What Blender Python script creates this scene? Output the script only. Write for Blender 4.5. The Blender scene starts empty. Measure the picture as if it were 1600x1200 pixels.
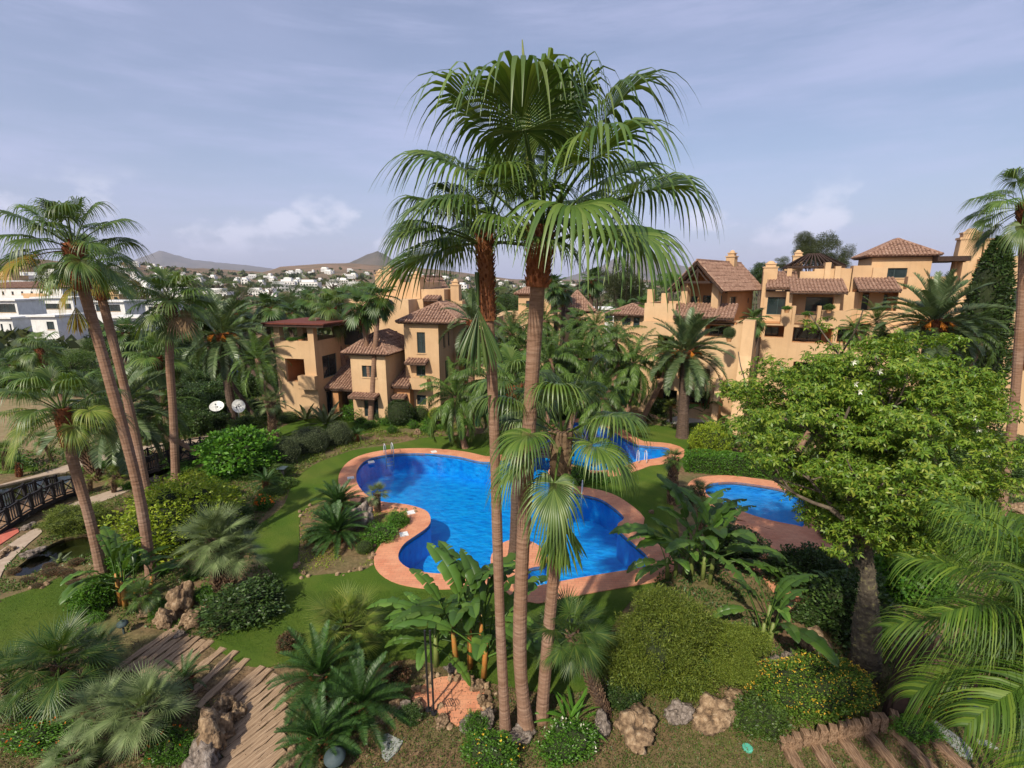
import bpy, math, random
import numpy as np
from mathutils import Vector, Matrix, noise
from mathutils.geometry import delaunay_2d_cdt

# ------------------------------------------------------------------ camera, sky, sun, exposure
C = bpy.context.scene
PI = math.pi
H = 12.0                      # eye height above the lawns
FL = 760.0                    # focal length in photo pixels (photo is 1600 wide)
TH = math.radians(11.9)       # downward pitch
cT, sT = math.cos(TH), math.sin(TH)
cam_d = bpy.data.cameras.new('camera')
cam = bpy.data.objects.new('camera', cam_d)
C.collection.objects.link(cam)
cam.location = (0, 0, H)
cam.rotation_euler = (PI / 2 - TH, 0, 0)
cam_d.sensor_width = 36.0
cam_d.lens = FL / 1600 * 36.0
cam_d.clip_start = 0.1
cam_d.clip_end = 40000
C.camera = cam

SUN_AZ = math.radians(208)    # clockwise from +Y
SUN_EL = math.radians(43)
world = bpy.data.worlds.new('World')
C.world = world
world.use_nodes = True
wn, wl = world.node_tree.nodes, world.node_tree.links
wn.clear()
wo = wn.new('ShaderNodeOutputWorld')
bg = wn.new('ShaderNodeBackground')
sky = wn.new('ShaderNodeTexSky')
sky.sky_type = 'NISHITA'
sky.sun_disc = False
sky.sun_elevation = SUN_EL
sky.sun_rotation = SUN_AZ
sky.air_density = 1.0
sky.dust_density = 2.0
sky.ozone_density = 2.0
bg.inputs['Strength'].default_value = 0.1
tc = wn.new('ShaderNodeTexCoord')


def wnode(t, **k):
    n = wn.new(t)
    for a, b in k.items():
        setattr(n, a, b)
    return n


def wmath(op, a, b=None, clamp=False):
    n = wnode('ShaderNodeMath', operation=op, use_clamp=clamp)
    for i, x in enumerate((a, b)):
        if x is None:
            continue
        if isinstance(x, (int, float)):
            n.inputs[i].default_value = x
        else:
            wl.new(x, n.inputs[i])
    return n.outputs[0]


def wnoise(scale, detail, rough, vscale, off=(0, 0, 0), rot=(0, 0, 0)):
    mp = wnode('ShaderNodeMapping')
    mp.inputs['Scale'].default_value = vscale
    mp.inputs['Location'].default_value = off
    mp.inputs['Rotation'].default_value = rot
    wl.new(tc.outputs['Generated'], mp.inputs[0])
    n = wnode('ShaderNodeTexNoise')
    n.inputs['Scale'].default_value = scale
    n.inputs['Detail'].default_value = detail
    n.inputs['Roughness'].default_value = rough
    wl.new(mp.outputs[0], n.inputs['Vector'])
    return n.outputs[0]


def wramp(x, a, b):
    n = wnode('ShaderNodeMapRange', interpolation_type='SMOOTHSTEP')
    n.inputs[1].default_value = a
    n.inputs[2].default_value = b
    wl.new(x, n.inputs[0])
    return n.outputs[0]


def wmix(f, a, b):
    n = wnode('ShaderNodeMix', data_type='RGBA')
    for s, x in ((0, f), (6, a), (7, b)):
        if isinstance(x, (int, float)):
            n.inputs[s].default_value = x
        elif isinstance(x, tuple):
            n.inputs[s].default_value = (*x, 1)
        else:
            wl.new(x, n.inputs[s])
    return n.outputs[2]


sep = wnode('ShaderNodeSeparateXYZ')
wl.new(tc.outputs['Generated'], sep.inputs[0])
zz = sep.outputs[2]
v1 = wramp(wnoise(1.3, 5, .55, (1, 1, 3.4), (3.1, .4, 0), (.25, .1, .5)), .3, .7)
v2 = wramp(wnoise(2.6, 7, .62, (.55, 1.2, 5.5), (1.1, .4, 2), (.5, .25, .9)), .42, .72)
veil = wmath('ADD', wmath('MULTIPLY', v1, .45), wmath('MULTIPLY', v2, .75), True)
CLX, CLY = 1.35, .2
cA = wmix(wmath('ADD', wmath('MULTIPLY', veil, .42), .24), sky.outputs[0], (4.75, 5.0, 7.3))
# low cumulus bank just above the horizon
low = wmath('MULTIPLY', wramp(zz, .03, .07), wramp(wmath('MULTIPLY', zz, -1.0), -.185, -.10))
cum = wmath('MULTIPLY', low, wramp(wnoise(5.2, 7, .55, (1, 1, 1.7), (CLX, CLY, .3)), .53, .62))
cB = wmix(wmath('MULTIPLY', cum, .6), cA, (8.4, 8.3, 9.2))
# pale band at the horizon
hz = wramp(wmath('MULTIPLY', wmath('ABSOLUTE', zz), -1.0), -.22, 0.0)
cC = wmix(wmath('MULTIPLY', hz, .55), cB, (4.15, 4.45, 6.6))
wl.new(cC, bg.inputs[0])
wl.new(bg.outputs[0], wo.inputs[0])

sun_d = bpy.data.lights.new('sun', 'SUN')
sun_d.energy = 4.2
sun_d.angle = math.radians(0.9)
sun_d.color = (1.0, .91, .76)
sun = bpy.data.objects.new('sun', sun_d)
C.collection.objects.link(sun)
sdir = Vector((math.sin(SUN_AZ) * math.cos(SUN_EL), math.cos(SUN_AZ) * math.cos(SUN_EL), math.sin(SUN_EL)))
sun.rotation_euler = sdir.to_track_quat('Z', 'Y').to_euler()
sun.location = (-20, -30, 60)

C.view_settings.view_transform = 'Standard'
C.view_settings.look = 'None'
C.view_settings.gamma = 1
C.view_settings.exposure = 0.38
C.view_settings.use_curve_mapping = False
C.cycles.max_bounces = 8
C.cycles.diffuse_bounces = 3
C.cycles.glossy_bounces = 2
C.cycles.transmission_bounces = 4
C.cycles.transparent_max_bounces = 8
C.cycles.volume_bounces = 0
C.cycles.caustics_reflective = False
C.cycles.caustics_refractive = False

# ------------------------------------------------------------------ places: a photo pixel to a point of the garden


def ray(px, py):
    dx, dy = (px - 800) / FL, (600 - py) / FL
    return Vector((dx, cT + dy * sT, -sT + dy * cT))


def G(px, py, z=0.0):
    r = ray(px, py)
    t = (z - H) / r.z
    return Vector((r.x * t, r.y * t, z))


def V(px, py, Y):
    r = ray(px, py)
    t = Y / r.y
    return Vector((r.x * t, Y, H + r.z * t))


def depth(p):
    return p[1] * cT - (p[2] - H) * sT


def m_per_px(p):
    d = depth(p)
    return d / FL / (1 + (p[0] / d) ** 2) ** .4


# ------------------------------------------------------------------ objects
def thing(name, label, cat, loc=(0, 0, 0), rotz=0.0, group=None):
    o = bpy.data.objects.new(name, None)
    o.empty_display_size = .3
    C.collection.objects.link(o)
    o.location = loc
    o.rotation_euler = (0, 0, rotz)
    return tag(o, label, cat, group)


def tag(o, label=None, cat=None, group=None, kind=None):
    if label:
        o['label'] = label
    if cat:
        o['category'] = cat
    if group:
        o['group'] = group
    if kind:
        o['kind'] = kind
    return o


def link(name, me, parent=None, loc=(0, 0, 0), rot=(0, 0, 0), sc=(1, 1, 1)):
    o = bpy.data.objects.new(name, me)
    C.collection.objects.link(o)
    o.location, o.rotation_euler = loc, rot
    o.scale = sc if hasattr(sc, '__len__') else (sc, sc, sc)
    if parent is not None:
        o.parent = parent
    return o


def npmesh(name, verts, faces, mat, smooth=False):
    """verts (n,3), faces (m,k) with one k."""
    me = bpy.data.meshes.new(name)
    verts = np.asarray(verts, dtype=np.float32)
    faces = np.asarray(faces, dtype=np.int32)
    m, k = faces.shape
    me.vertices.add(len(verts))
    me.vertices.foreach_set('co', verts.ravel())
    me.loops.add(m * k)
    me.loops.foreach_set('vertex_index', faces.ravel())
    me.polygons.add(m)
    me.polygons.foreach_set('loop_start', np.arange(0, m * k, k, dtype=np.int32))
    if smooth:
        me.polygons.foreach_set('use_smooth', np.ones(m, dtype=bool))
    me.update(calc_edges=True)
    if mat:
        me.materials.append(mat)
    return me


class MB:
    """Collects faces for one mesh."""

    def __init__(self):
        self.v, self.f = [], []

    def add(self, vs, fs):
        n = len(self.v)
        self.v += [tuple(x) for x in vs]
        self.f += [tuple(i + n for i in f) for f in fs]
        return self

    def box(self, x0, x1, y0, y1, z0, z1, M=None):
        vs = [Vector((x, y, z)) for z in (z0, z1) for y in (y0, y1) for x in (x0, x1)]
        if M is not None:
            vs = [M @ v for v in vs]
        return self.add(vs, [(0, 2, 3, 1), (4, 5, 7, 6), (0, 1, 5, 4), (2, 6, 7, 3), (0, 4, 6, 2), (1, 3, 7, 5)])

    def bar(self, a, b, w, h=None, up=(0, 0, 1)):
        a, b = Vector(a), Vector(b)
        h = h or w
        d = (b - a)
        L = d.length
        d = d.normalized()
        s = d.cross(Vector(up))
        s = s.normalized() if s.length > 1e-4 else Vector((1, 0, 0))
        u = s.cross(d)
        M = Matrix((s, d, u)).transposed().to_4x4()
        M.translation = a
        return self.box(-w / 2, w / 2, 0, L, -h / 2, h / 2, M)

    def tube(self, pts, rad, n=8, cap=True):
        pts = [Vector(p) for p in pts]
        if not hasattr(rad, '__len__'):
            rad = [rad] * len(pts)
        vs, fs = [], []
        side = None
        for i, p in enumerate(pts):
            d = (pts[min(i + 1, len(pts) - 1)] - pts[max(i - 1, 0)]).normalized()
            if side is None:
                side = d.cross(Vector((0, 1, 0.01))).normalized()
            side = (side - d * side.dot(d)).normalized()
            u = d.cross(side)
            for k in range(n):
                a = 2 * PI * k / n
                vs.append(p + (side * math.cos(a) + u * math.sin(a)) * rad[i])
        for i in range(len(pts) - 1):
            for k in range(n):
                k2 = (k + 1) % n
                fs.append((i * n + k, i * n + k2, (i + 1) * n + k2, (i + 1) * n + k))
        if cap:
            fs.append(tuple(range(n - 1, -1, -1)))
            fs.append(tuple((len(pts) - 1) * n + k for k in range(n)))
        return self.add(vs, fs)

    def mesh(self, name, mat, smooth=False):
        me = bpy.data.meshes.new(name)
        me.from_pydata(self.v, [], self.f)
        me.materials.append(mat)
        if smooth:
            me.polygons.foreach_set('use_smooth', [True] * len(me.polygons))
        me.update()
        return me

    def build(self, name, mat, parent=None, smooth=False, **k):
        return link(name, self.mesh(name, mat, smooth), parent, **k)


# ------------------------------------------------------------------ materials
def new_mat(name):
    m = bpy.data.materials.new(name)
    m.use_nodes = True
    n = m.node_tree.nodes
    b = n['Principled BSDF']
    return m, n, m.node_tree.links, b


def nnode(n, t, **k):
    x = n.new(t)
    for a, b in k.items():
        setattr(x, a, b)
    return x


def tex_noise(n, l, scale, detail=4, rough=.55, coord='Object', vs=(1, 1, 1)):
    t = n.new('ShaderNodeTexCoord')
    mp = n.new('ShaderNodeMapping')
    mp.inputs['Scale'].default_value = vs
    l.new(t.outputs[coord], mp.inputs[0])
    x = n.new('ShaderNodeTexNoise')
    x.inputs['Scale'].default_value = scale
    x.inputs['Detail'].default_value = detail
    x.inputs['Roughness'].default_value = rough
    l.new(mp.outputs[0], x.inputs['Vector'])
    return x.outputs[0]


def ramp(n, l, x, stops):
    r = n.new('ShaderNodeValToRGB')
    el = r.color_ramp.elements
    while len(el) < len(stops):
        el.new(.5)
    for e, (p, c) in zip(el, stops):
        e.position = p
        e.color = (*c, 1)
    l.new(x, r.inputs[0])
    return r.outputs[0]


def mixc(n, l, f, a, b, blend='MIX'):
    x = n.new('ShaderNodeMix')
    x.data_type = 'RGBA'
    x.blend_type = blend
    for s, y in ((0, f), (6, a), (7, b)):
        if isinstance(y, (int, float)):
            x.inputs[s].default_value = y
        elif isinstance(y, tuple):
            x.inputs[s].default_value = (*y, 1)
        else:
            l.new(y, x.inputs[s])
    return x.outputs[2]


def bump(n, l, b, h, strength=.3, dist=.05):
    x = n.new('ShaderNodeBump')
    x.inputs['Strength'].default_value = strength
    x.inputs['Distance'].default_value = dist
    l.new(h, x.inputs['Height'])
    l.new(x.outputs[0], b.inputs['Normal'])


def rough_mat(name, stops, scale=3, detail=5, rough=.85, bstr=.3, bdist=.02, vs=(1, 1, 1), coord='Object', spec=.3, big=None):
    m, n, l, b = new_mat(name)
    x = tex_noise(n, l, scale, detail, .6, coord, vs)
    c = ramp(n, l, x, stops)
    if big:
        y = tex_noise(n, l, big[0], 3, .5, coord)
        c = mixc(n, l, ramp(n, l, y, [(.35, (0, 0, 0)), (.65, (1, 1, 1))]), c, mixc(n, l, .65, c, big[1]))
    l.new(c, b.inputs['Base Color'])
    b.inputs['Roughness'].default_value = rough
    b.inputs['Specular IOR Level'].default_value = spec
    if bstr:
        bump(n, l, b, x, bstr, bdist)
    return m


def leaf_mat(name, cols, trans=.3, rough=.45, spec=.35, big=None, objvar=.25):
    """Leaves: each leaf of a mesh takes its own tone, each plant is a little lighter or darker."""
    m, n, l, b = new_mat(name)
    g = n.new('ShaderNodeNewGeometry')
    k = len(cols)
    c = ramp(n, l, g.outputs['Random Per Island'], [(i / (k - 1) if k > 1 else 0, cols[i]) for i in range(k)])
    oi = n.new('ShaderNodeObjectInfo')
    hs = n.new('ShaderNodeHueSaturation')
    mr = n.new('ShaderNodeMapRange')
    mr.inputs[3].default_value = 1 - objvar
    mr.inputs[4].default_value = 1 + objvar
    l.new(oi.outputs['Random'], mr.inputs[0])
    l.new(mr.outputs[0], hs.inputs['Value'])
    l.new(c, hs.inputs['Color'])
    c = hs.outputs[0]
    if big:
        y = tex_noise(n, l, big[0], 3, .5)
        c = mixc(n, l, ramp(n, l, y, [(.42, (0, 0, 0)), (.62, (1, 1, 1))]), c, big[1])
    l.new(c, b.inputs['Base Color'])
    b.inputs['Roughness'].default_value = rough
    b.inputs['Specular IOR Level'].default_value = spec
    t = n.new('ShaderNodeBsdfTranslucent')
    tcol = mixc(n, l, 1.0, c, (1.25, 1.2, .55), 'MULTIPLY')
    l.new(tcol, t.inputs['Color'])
    ms = n.new('ShaderNodeMixShader')
    ms.inputs[0].default_value = trans
    l.new(b.outputs[0], ms.inputs[1])
    l.new(t.outputs[0], ms.inputs[2])
    l.new(ms.outputs[0], n['Material Output'].inputs[0])
    return m


def plain(name, col, rough=.6, metal=0.0, spec=.4):
    return rough_mat(name, [(.3, tuple(x * .82 for x in col)), (.7, tuple(min(1, x * 1.12) for x in col))], 6, 4, rough, .12, .01, spec=spec)


M = {}
M['fan'] = leaf_mat('fan_leaf', [(.045, .095, .016), (.085, .15, .024), (.16, .22, .05)], .28, .4, .5)
M['fan_yellow'] = leaf_mat('fan_leaf_yellowing', [(.16, .2, .025), (.3, .24, .03), (.36, .17, .03)], .4, .5)
M['fan_dead'] = leaf_mat('fan_leaf_dry', [(.16, .1, .05), (.25, .16, .08)], .2, .8)
M['fan_lime'] = leaf_mat('fan_leaf_lime', [(.085, .14, .02), (.15, .21, .03), (.27, .29, .07)], .3, .45)
M['fan_blue'] = leaf_mat('fan_leaf_bluish', [(.085, .13, .045), (.14, .19, .07), (.22, .27, .12)], .2, .5)
M['fan_dark'] = leaf_mat('fan_leaf_dark', [(.03, .075, .013), (.06, .115, .02), (.12, .165, .03)], .25, .4, .5)
M['date'] = leaf_mat('date_leaf', [(.055, .095, .035), (.09, .14, .05), (.14, .18, .075)], .22, .42, .5)
M['queen'] = leaf_mat('queen_leaf', [(.045, .09, .016), (.08, .145, .025), (.125, .2, .035)], .32, .42, .4)
M['areca'] = leaf_mat('areca_leaf', [(.04, .09, .01), (.085, .165, .018), (.18, .26, .03)], .35, .5, .3)
M['cycad'] = leaf_mat('cycad_leaf', [(.015, .05, .01), (.035, .09, .016), (.07, .14, .025)], .15, .45, .4)
M['banana'] = leaf_mat('banana_leaf', [(.045, .1, .018), (.075, .155, .025), (.12, .21, .035)], .3, .38, .4, objvar=.4)
M['stalk'] = plain('green_stalk', (.16, .2, .05), .5)
M['stalk_orange'] = rough_mat('orange_leaf_stalk', [(.3, (.3, .14, .03)), (.5, (.42, .17, .04)), (.7, (.2, .2, .05))], 4, 4, .5, .15)
M['petiole'] = rough_mat('palm_stalk', [(.3, (.14, .19, .04)), (.7, (.26, .26, .07))], 5, 3, .5, .1)
M['trunk'] = rough_mat('palm_trunk', [(.25, (.12, .066, .044)), (.5, (.26, .16, .11)), (.75, (.38, .26, .19))], 2.2, 7, .9, .8, .03, vs=(1.2, 1.2, 9), big=(.5, (.2, .1, .05)))
M['trunk_dark'] = rough_mat('palm_trunk_dark', [(.3, (.05, .032, .022)), (.7, (.14, .095, .07))], 3, 6, .9, .8, .04, vs=(1.5, 1.5, 6))
M['boots'] = leaf_mat('palm_leaf_bases', [(.1, .028, .012), (.2, .06, .022), (.3, .12, .045)], 0.0, .7, .3)
M['boots_grey'] = leaf_mat('palm_leaf_bases_grey', [(.07, .04, .025), (.15, .09, .055), (.25, .17, .1)], 0.0, .8, .2)
M['fruit'] = leaf_mat('date_fruit', [(.5, .16, .012), (.65, .24, .02), (.4, .11, .01)], .1, .6)
M['bark'] = rough_mat('tree_bark', [(.3, (.05, .038, .028)), (.6, (.14, .11, .08)), (.8, (.22, .2, .12))], 5, 7, .95, .8, .04)
M['bark_green'] = rough_mat('floss_bark', [(.3, (.03, .024, .018)), (.55, (.085, .07, .05)), (.72, (.2, .19, .07))], 7, 7, .95, .9, .04)
M['floss'] = leaf_mat('floss_leaf', [(.06, .125, .014), (.11, .2, .02), (.17, .265, .028), (.25, .29, .04)], .36, .42)
M['shrub'] = leaf_mat('shrub_leaf', [(.035, .075, .012), (.065, .12, .018), (.11, .17, .03)], .2, .45)
M['shrub_dark'] = leaf_mat('shrub_leaf_dark', [(.022, .05, .012), (.042, .085, .018), (.075, .125, .026)], .15, .45)
M['shrub_olive'] = leaf_mat('shrub_leaf_olive', [(.06, .085, .035), (.1, .13, .055), (.15, .18, .09)], .15, .6)
M['shrub_bright'] = leaf_mat('shrub_leaf_bright', [(.045, .13, .012), (.08, .2, .02), (.13, .27, .03)], .32, .4)
M['shrub_lime'] = leaf_mat('shrub_leaf_lime', [(.13, .21, .012), (.22, .3, .018), (.3, .35, .03)], .3, .5)
M['lantana'] = leaf_mat('lantana_leaf', [(.05, .12, .012), (.1, .19, .02), (.17, .25, .03)], .3, .5)
M['juniper'] = leaf_mat('juniper_leaf', [(.075, .12, .014), (.14, .195, .02), (.22, .26, .035)], .15, .6)
M['gum'] = leaf_mat('gum_leaf', [(.035, .05, .018), (.06, .08, .026), (.1, .115, .04)], .2, .5)
M['redleaf'] = leaf_mat('red_leaf', [(.05, .03, .015), (.14, .06, .03), (.08, .09, .03)], .15, .6)
M['flower_yellow'] = leaf_mat('yellow_flower', [(.75, .5, .03), (.8, .6, .08), (.7, .32, .02)], .2, .6)
M['flower_orange'] = leaf_mat('orange_flower', [(.65, .13, .015), (.75, .22, .02), (.5, .08, .02)], .2, .6)
M['flower_white'] = leaf_mat('white_flower', [(.7, .68, .5), (.75, .75, .65)], .2, .6)
M['flower_violet'] = leaf_mat('violet_flower', [(.3, .28, .5), (.4, .4, .6)], .2, .6)
M['rock'] = rough_mat('limestone', [(.3, (.05, .035, .022)), (.46, (.2, .13, .075)), (.58, (.34, .235, .14)), (.75, (.46, .36, .25))], 2.6, 11, .98, 1.0, .12)
M['rock_grey'] = rough_mat('grey_stone', [(.3, (.05, .042, .035)), (.48, (.2, .16, .13)), (.6, (.3, .25, .21)), (.78, (.44, .4, .35))], 3, 11, .98, 1.0, .12)
M['slate'] = rough_mat('stone_slab', [(.3, (.2, .22, .2)), (.7, (.34, .35, .32))], 6, 6, .9, .4, .01)
M['stucco'] = rough_mat('ochre_stucco', [(.25, (.53, .35, .195)), (.6, (.61, .42, .24)), (.8, (.66, .47, .285))], 1.1, 7, .95, .15, .01, big=(.28, (.45, .28, .15)))
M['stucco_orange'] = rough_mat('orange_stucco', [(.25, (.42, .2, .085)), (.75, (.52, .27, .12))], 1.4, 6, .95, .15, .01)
M['tiles'] = rough_mat('roof_tile', [(.25, (.07, .038, .028)), (.42, (.2, .11, .075)), (.56, (.3, .18, .125)), (.75, (.4, .29, .215))], 5, 5, .9, .3, .02)
M['timber'] = rough_mat('dark_timber', [(.3, (.025, .014, .01)), (.7, (.06, .035, .024))], 6, 5, .8, .3, vs=(1, 1, 1))
M['red_timber'] = rough_mat('red_timber', [(.3, (.09, .022, .014)), (.7, (.16, .045, .028))], 6, 5, .8, .3)
M['black_timber'] = rough_mat('black_timber', [(.3, (.012, .011, .012)), (.7, (.035, .032, .034))], 6, 5, .6, .3)
M['sleeper'] = rough_mat('weathered_sleeper', [(.3, (.035, .02, .012)), (.43, (.17, .1, .055)), (.56, (.32, .2, .12)), (.75, (.47, .34, .22))], 5, 10, .95, 1.0, .05, vs=(9, .7, 3))
M['plank'] = rough_mat('path_plank', [(.3, (.1, .06, .035)), (.45, (.3, .2, .12)), (.6, (.43, .3, .19)), (.78, (.54, .41, .28))], 4, 10, .95, 1.0, .04, vs=(12, .6, 3))
M['window_frame'] = plain('dark_window_frame', (.03, .05, .05), .4)
M['white_paint'] = rough_mat('white_paint', [(.3, (.62, .61, .58)), (.7, (.78, .77, .74))], 1, 4, .8, .1)
M['white_clean'] = plain('white_plastic', (.72, .72, .7), .4)
M['metal'] = plain('brushed_steel', (.55, .57, .6), .25, 1)
M['black_metal'] = plain('black_metal', (.02, .02, .022), .4)
M['grey_metal'] = plain('grey_lamp_metal', (.05, .075, .08), .7)
M['green_cap'] = plain('green_plastic', (.1, .42, .3), .5)
M['blue_paint'] = plain('blue_paint', (.06, .1, .35), .5)
M['red_cloth'] = plain('orange_cloth', (.75, .13, .03), .8)
M['red_court'] = rough_mat('red_paving', [(.3, (.42, .1, .07)), (.7, (.52, .15, .1))], 6, 5, .9, .2)
m, n, l, b = new_mat('window_glass')
l.new(ramp(n, l, tex_noise(n, l, .6, 3), [(.3, (.012, .02, .022)), (.7, (.04, .055, .06))]), b.inputs['Base Color'])
b.inputs['Roughness'].default_value = .05
b.inputs['Specular IOR Level'].default_value = 1.0
M['pane'] = m
m, n, l, b = new_mat('dark_room')
b.inputs['Base Color'].default_value = (.2, .09, .045, 1)
b.inputs['Roughness'].default_value = .9
M['room'] = m

# rain streaks and patches on the plaster
for k_ in ('stucco', 'stucco_orange', 'white_paint'):
    mm = M[k_]
    n_, l_, b_ = mm.node_tree.nodes, mm.node_tree.links, mm.node_tree.nodes['Principled BSDF']
    src = b_.inputs['Base Color'].links[0].from_socket
    st = tex_noise(n_, l_, 1.0, 6, .65, vs=(2.6, 2.6, .16))
    f_ = ramp(n_, l_, st, [(.5, (0, 0, 0)), (.74, (.28, .28, .28))])
    l_.new(mixc(n_, l_, f_, src, (.27, .18, .11) if k_ != 'white_paint' else (.35, .33, .3)), b_.inputs['Base Color'])

# lawn
m, n, l, b = new_mat('lawn_grass')
fine = tex_noise(n, l, 24, 6, .75)
mid = tex_noise(n, l, 1.6, 5, .6)
big = tex_noise(n, l, .25, 4, .6)
c = ramp(n, l, fine, [(.25, (.025, .05, .006)), (.5, (.068, .12, .014)), (.78, (.14, .2, .028))])
c = mixc(n, l, ramp(n, l, mid, [(.35, (0, 0, 0)), (.7, (.6, .6, .6))]), c, (.07, .13, .015))
c = mixc(n, l, ramp(n, l, big, [(.42, (0, 0, 0)), (.7, (.75, .75, .75))]), c, (.13, .155, .03))
wv = nnode(n, 'ShaderNodeTexWave', wave_type='BANDS', bands_direction='DIAGONAL')
wv.inputs['Scale'].default_value = .32
wv.inputs['Distortion'].default_value = 5
t_ = n.new('ShaderNodeTexCoord')
l.new(t_.outputs['Object'], wv.inputs[0])
c = mixc(n, l, ramp(n, l, wv.outputs[0], [(.3, (0, 0, 0)), (.8, (.25, .25, .25))]), c, (.04, .09, .012))
l.new(c, b.inputs['Base Color'])
b.inputs['Roughness'].default_value = .95
b.inputs['Specular IOR Level'].default_value = .1
bump(n, l, b, fine, .9, .05)
M['lawn'] = m
M['blade'] = leaf_mat('grass_blade', [(.03, .075, .01), (.055, .115, .016), (.09, .15, .025)], .2, .7, .1)
M['soil'] = rough_mat('bed_soil', [(.25, (.06, .036, .02)), (.5, (.17, .105, .055)), (.75, (.27, .18, .1))], 5, 9, .98, .9, .06, big=(.45, (.09, .11, .03)))
M['sand'] = rough_mat('dry_earth', [(.25, (.18, .11, .055)), (.5, (.27, .185, .1)), (.8, (.36, .27, .16))], 2.2, 8, .98, .6, .05, big=(.2, (.14, .14, .05)))
M['gravel'] = rough_mat('pale_gravel', [(.25, (.34, .31, .27)), (.75, (.56, .53, .48))], 9, 8, .98, .8, .04)
M['concrete'] = rough_mat('pale_concrete', [(.25, (.3, .22, .16)), (.75, (.46, .37, .28))], 3, 7, .95, .4, .02)
# terracotta paving with joints
m, n, l, b = new_mat('terracotta_paving')
t_ = n.new('ShaderNodeTexCoord')
br = n.new('ShaderNodeTexBrick')
br.inputs['Scale'].default_value = 1.0
br.inputs['Brick Width'].default_value = .3
br.inputs['Row Height'].default_value = .15
br.inputs['Mortar Size'].default_value = .008
br.inputs['Color1'].default_value = (.5, .17, .085, 1)
br.inputs['Color2'].default_value = (.62, .25, .13, 1)
br.inputs['Mortar'].default_value = (.3, .14, .08, 1)
l.new(t_.outputs['Object'], br.inputs[0])
nz = tex_noise(n, l, 1.3, 6, .65)
c = mixc(n, l, ramp(n, l, nz, [(.3, (0, 0, 0)), (.75, (.7, .7, .7))]), br.outputs[0], (.66, .35, .2))
nz2 = tex_noise(n, l, .5, 4, .65)
c = mixc(n, l, ramp(n, l, nz2, [(.5, (0, 0, 0)), (.8, (.6, .6, .6))]), c, (.38, .14, .08))
l.new(c, b.inputs['Base Color'])
b.inputs['Roughness'].default_value = .8
bump(n, l, b, br.outputs[1], -.3, .01)
M['terracotta'] = m


def water_mat(name, tint, rough, scale, bs, bd, fac=1.0):
    m, n, l, b = new_mat(name)
    n.remove(b)
    tr = n.new('ShaderNodeBsdfTransparent')
    tr.inputs[0].default_value = (*tint, 1)
    gl = n.new('ShaderNodeBsdfGlossy')
    gl.inputs['Roughness'].default_value = rough
    gl.inputs['Color'].default_value = (fac, fac, fac, 1)
    fr = n.new('ShaderNodeFresnel')
    fr.inputs[0].default_value = 1.33
    nz = tex_noise(n, l, scale, 4, .6, vs=(1, 1.6, 1))
    bp = n.new('ShaderNodeBump')
    bp.inputs['Strength'].default_value = bs
    bp.inputs['Distance'].default_value = bd
    l.new(nz, bp.inputs['Height'])
    l.new(bp.outputs[0], gl.inputs['Normal'])
    l.new(bp.outputs[0], fr.inputs['Normal'])
    ms = n.new('ShaderNodeMixShader')
    l.new(fr.outputs[0], ms.inputs[0])
    l.new(tr.outputs[0], ms.inputs[1])
    l.new(gl.outputs[0], ms.inputs[2])
    l.new(ms.outputs[0], n['Material Output'].inputs[0])
    return m


M['pool_water'] = water_mat('pool_water', (.66, .93, 1.0), .03, 2.4, .35, .05, .55)
M['pond_water'] = water_mat('pond_water', (.5, .55, .35), .03, 3, .1, .02, .9)
# pool basin: blue mosaic, with the water's paler ripples painted into its colour
m, n, l, b = new_mat('painted_ripple_mosaic')
nz = tex_noise(n, l, 1.8, 5, .6, vs=(1, 1.7, 1))
vor = nnode(n, 'ShaderNodeTexVoronoi', feature='DISTANCE_TO_EDGE')
vor.inputs['Scale'].default_value = 2.6
t_ = n.new('ShaderNodeTexCoord')
dis = n.new('ShaderNodeMix'); dis.data_type = 'VECTOR'
ns2 = n.new('ShaderNodeTexNoise'); ns2.inputs['Scale'].default_value = 2.0
l.new(t_.outputs['Object'], ns2.inputs[0])
dis.inputs[0].default_value = .25
l.new(t_.outputs['Object'], dis.inputs[4]); l.new(ns2.outputs[1], dis.inputs[5])
l.new(dis.outputs[1], vor.inputs[0])
c = ramp(n, l, nz, [(.25, (.003, .22, .72)), (.5, (.005, .38, .9)), (.66, (.015, .48, .96)), (.8, (.05, .55, .98))])
l.new(c, b.inputs['Base Color'])
b.inputs['Roughness'].default_value = .5
M['mosaic'] = m
m, n, l, b = new_mat('small_pool_mosaic')
nz = tex_noise(n, l, 1.3, 5, .6)
l.new(ramp(n, l, nz, [(.35, (.03, .3, .72)), (.7, (.08, .42, .82))]), b.inputs['Base Color'])
b.inputs['Roughness'].default_value = .5
M['mosaic_small'] = m
M['pond_bed'] = rough_mat('pond_bed', [(.3, (.05, .045, .015)), (.55, (.13, .11, .035)), (.75, (.2, .17, .06))], 2, 6, .9, .3, .05, big=(.3, (.12, .17, .17)))
HAZE = True

# ------------------------------------------------------------------ ground, pools, ponds
def catmull(P, k=6, closed=True):
    out, n = [], len(P)
    for i in range(n):
        p0, p1, p2, p3 = P[i - 1], P[i], P[(i + 1) % n], P[(i + 2) % n]
        for j in range(k):
            t = j / k
            out.append(.5 * ((2 * p1) + (p2 - p0) * t + (2 * p0 - 5 * p1 + 4 * p2 - p3) * t * t + (3 * p1 - p0 - 3 * p2 + p3) * t ** 3))
    return out


def poly(px, smooth=4):
    P = [G(x, y).to_2d() for x, y in px]
    return catmull(P, smooth) if smooth else P


def area(P):
    return sum(P[i].x * P[(i + 1) % len(P)].y - P[(i + 1) % len(P)].x * P[i].y for i in range(len(P))) / 2


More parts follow.
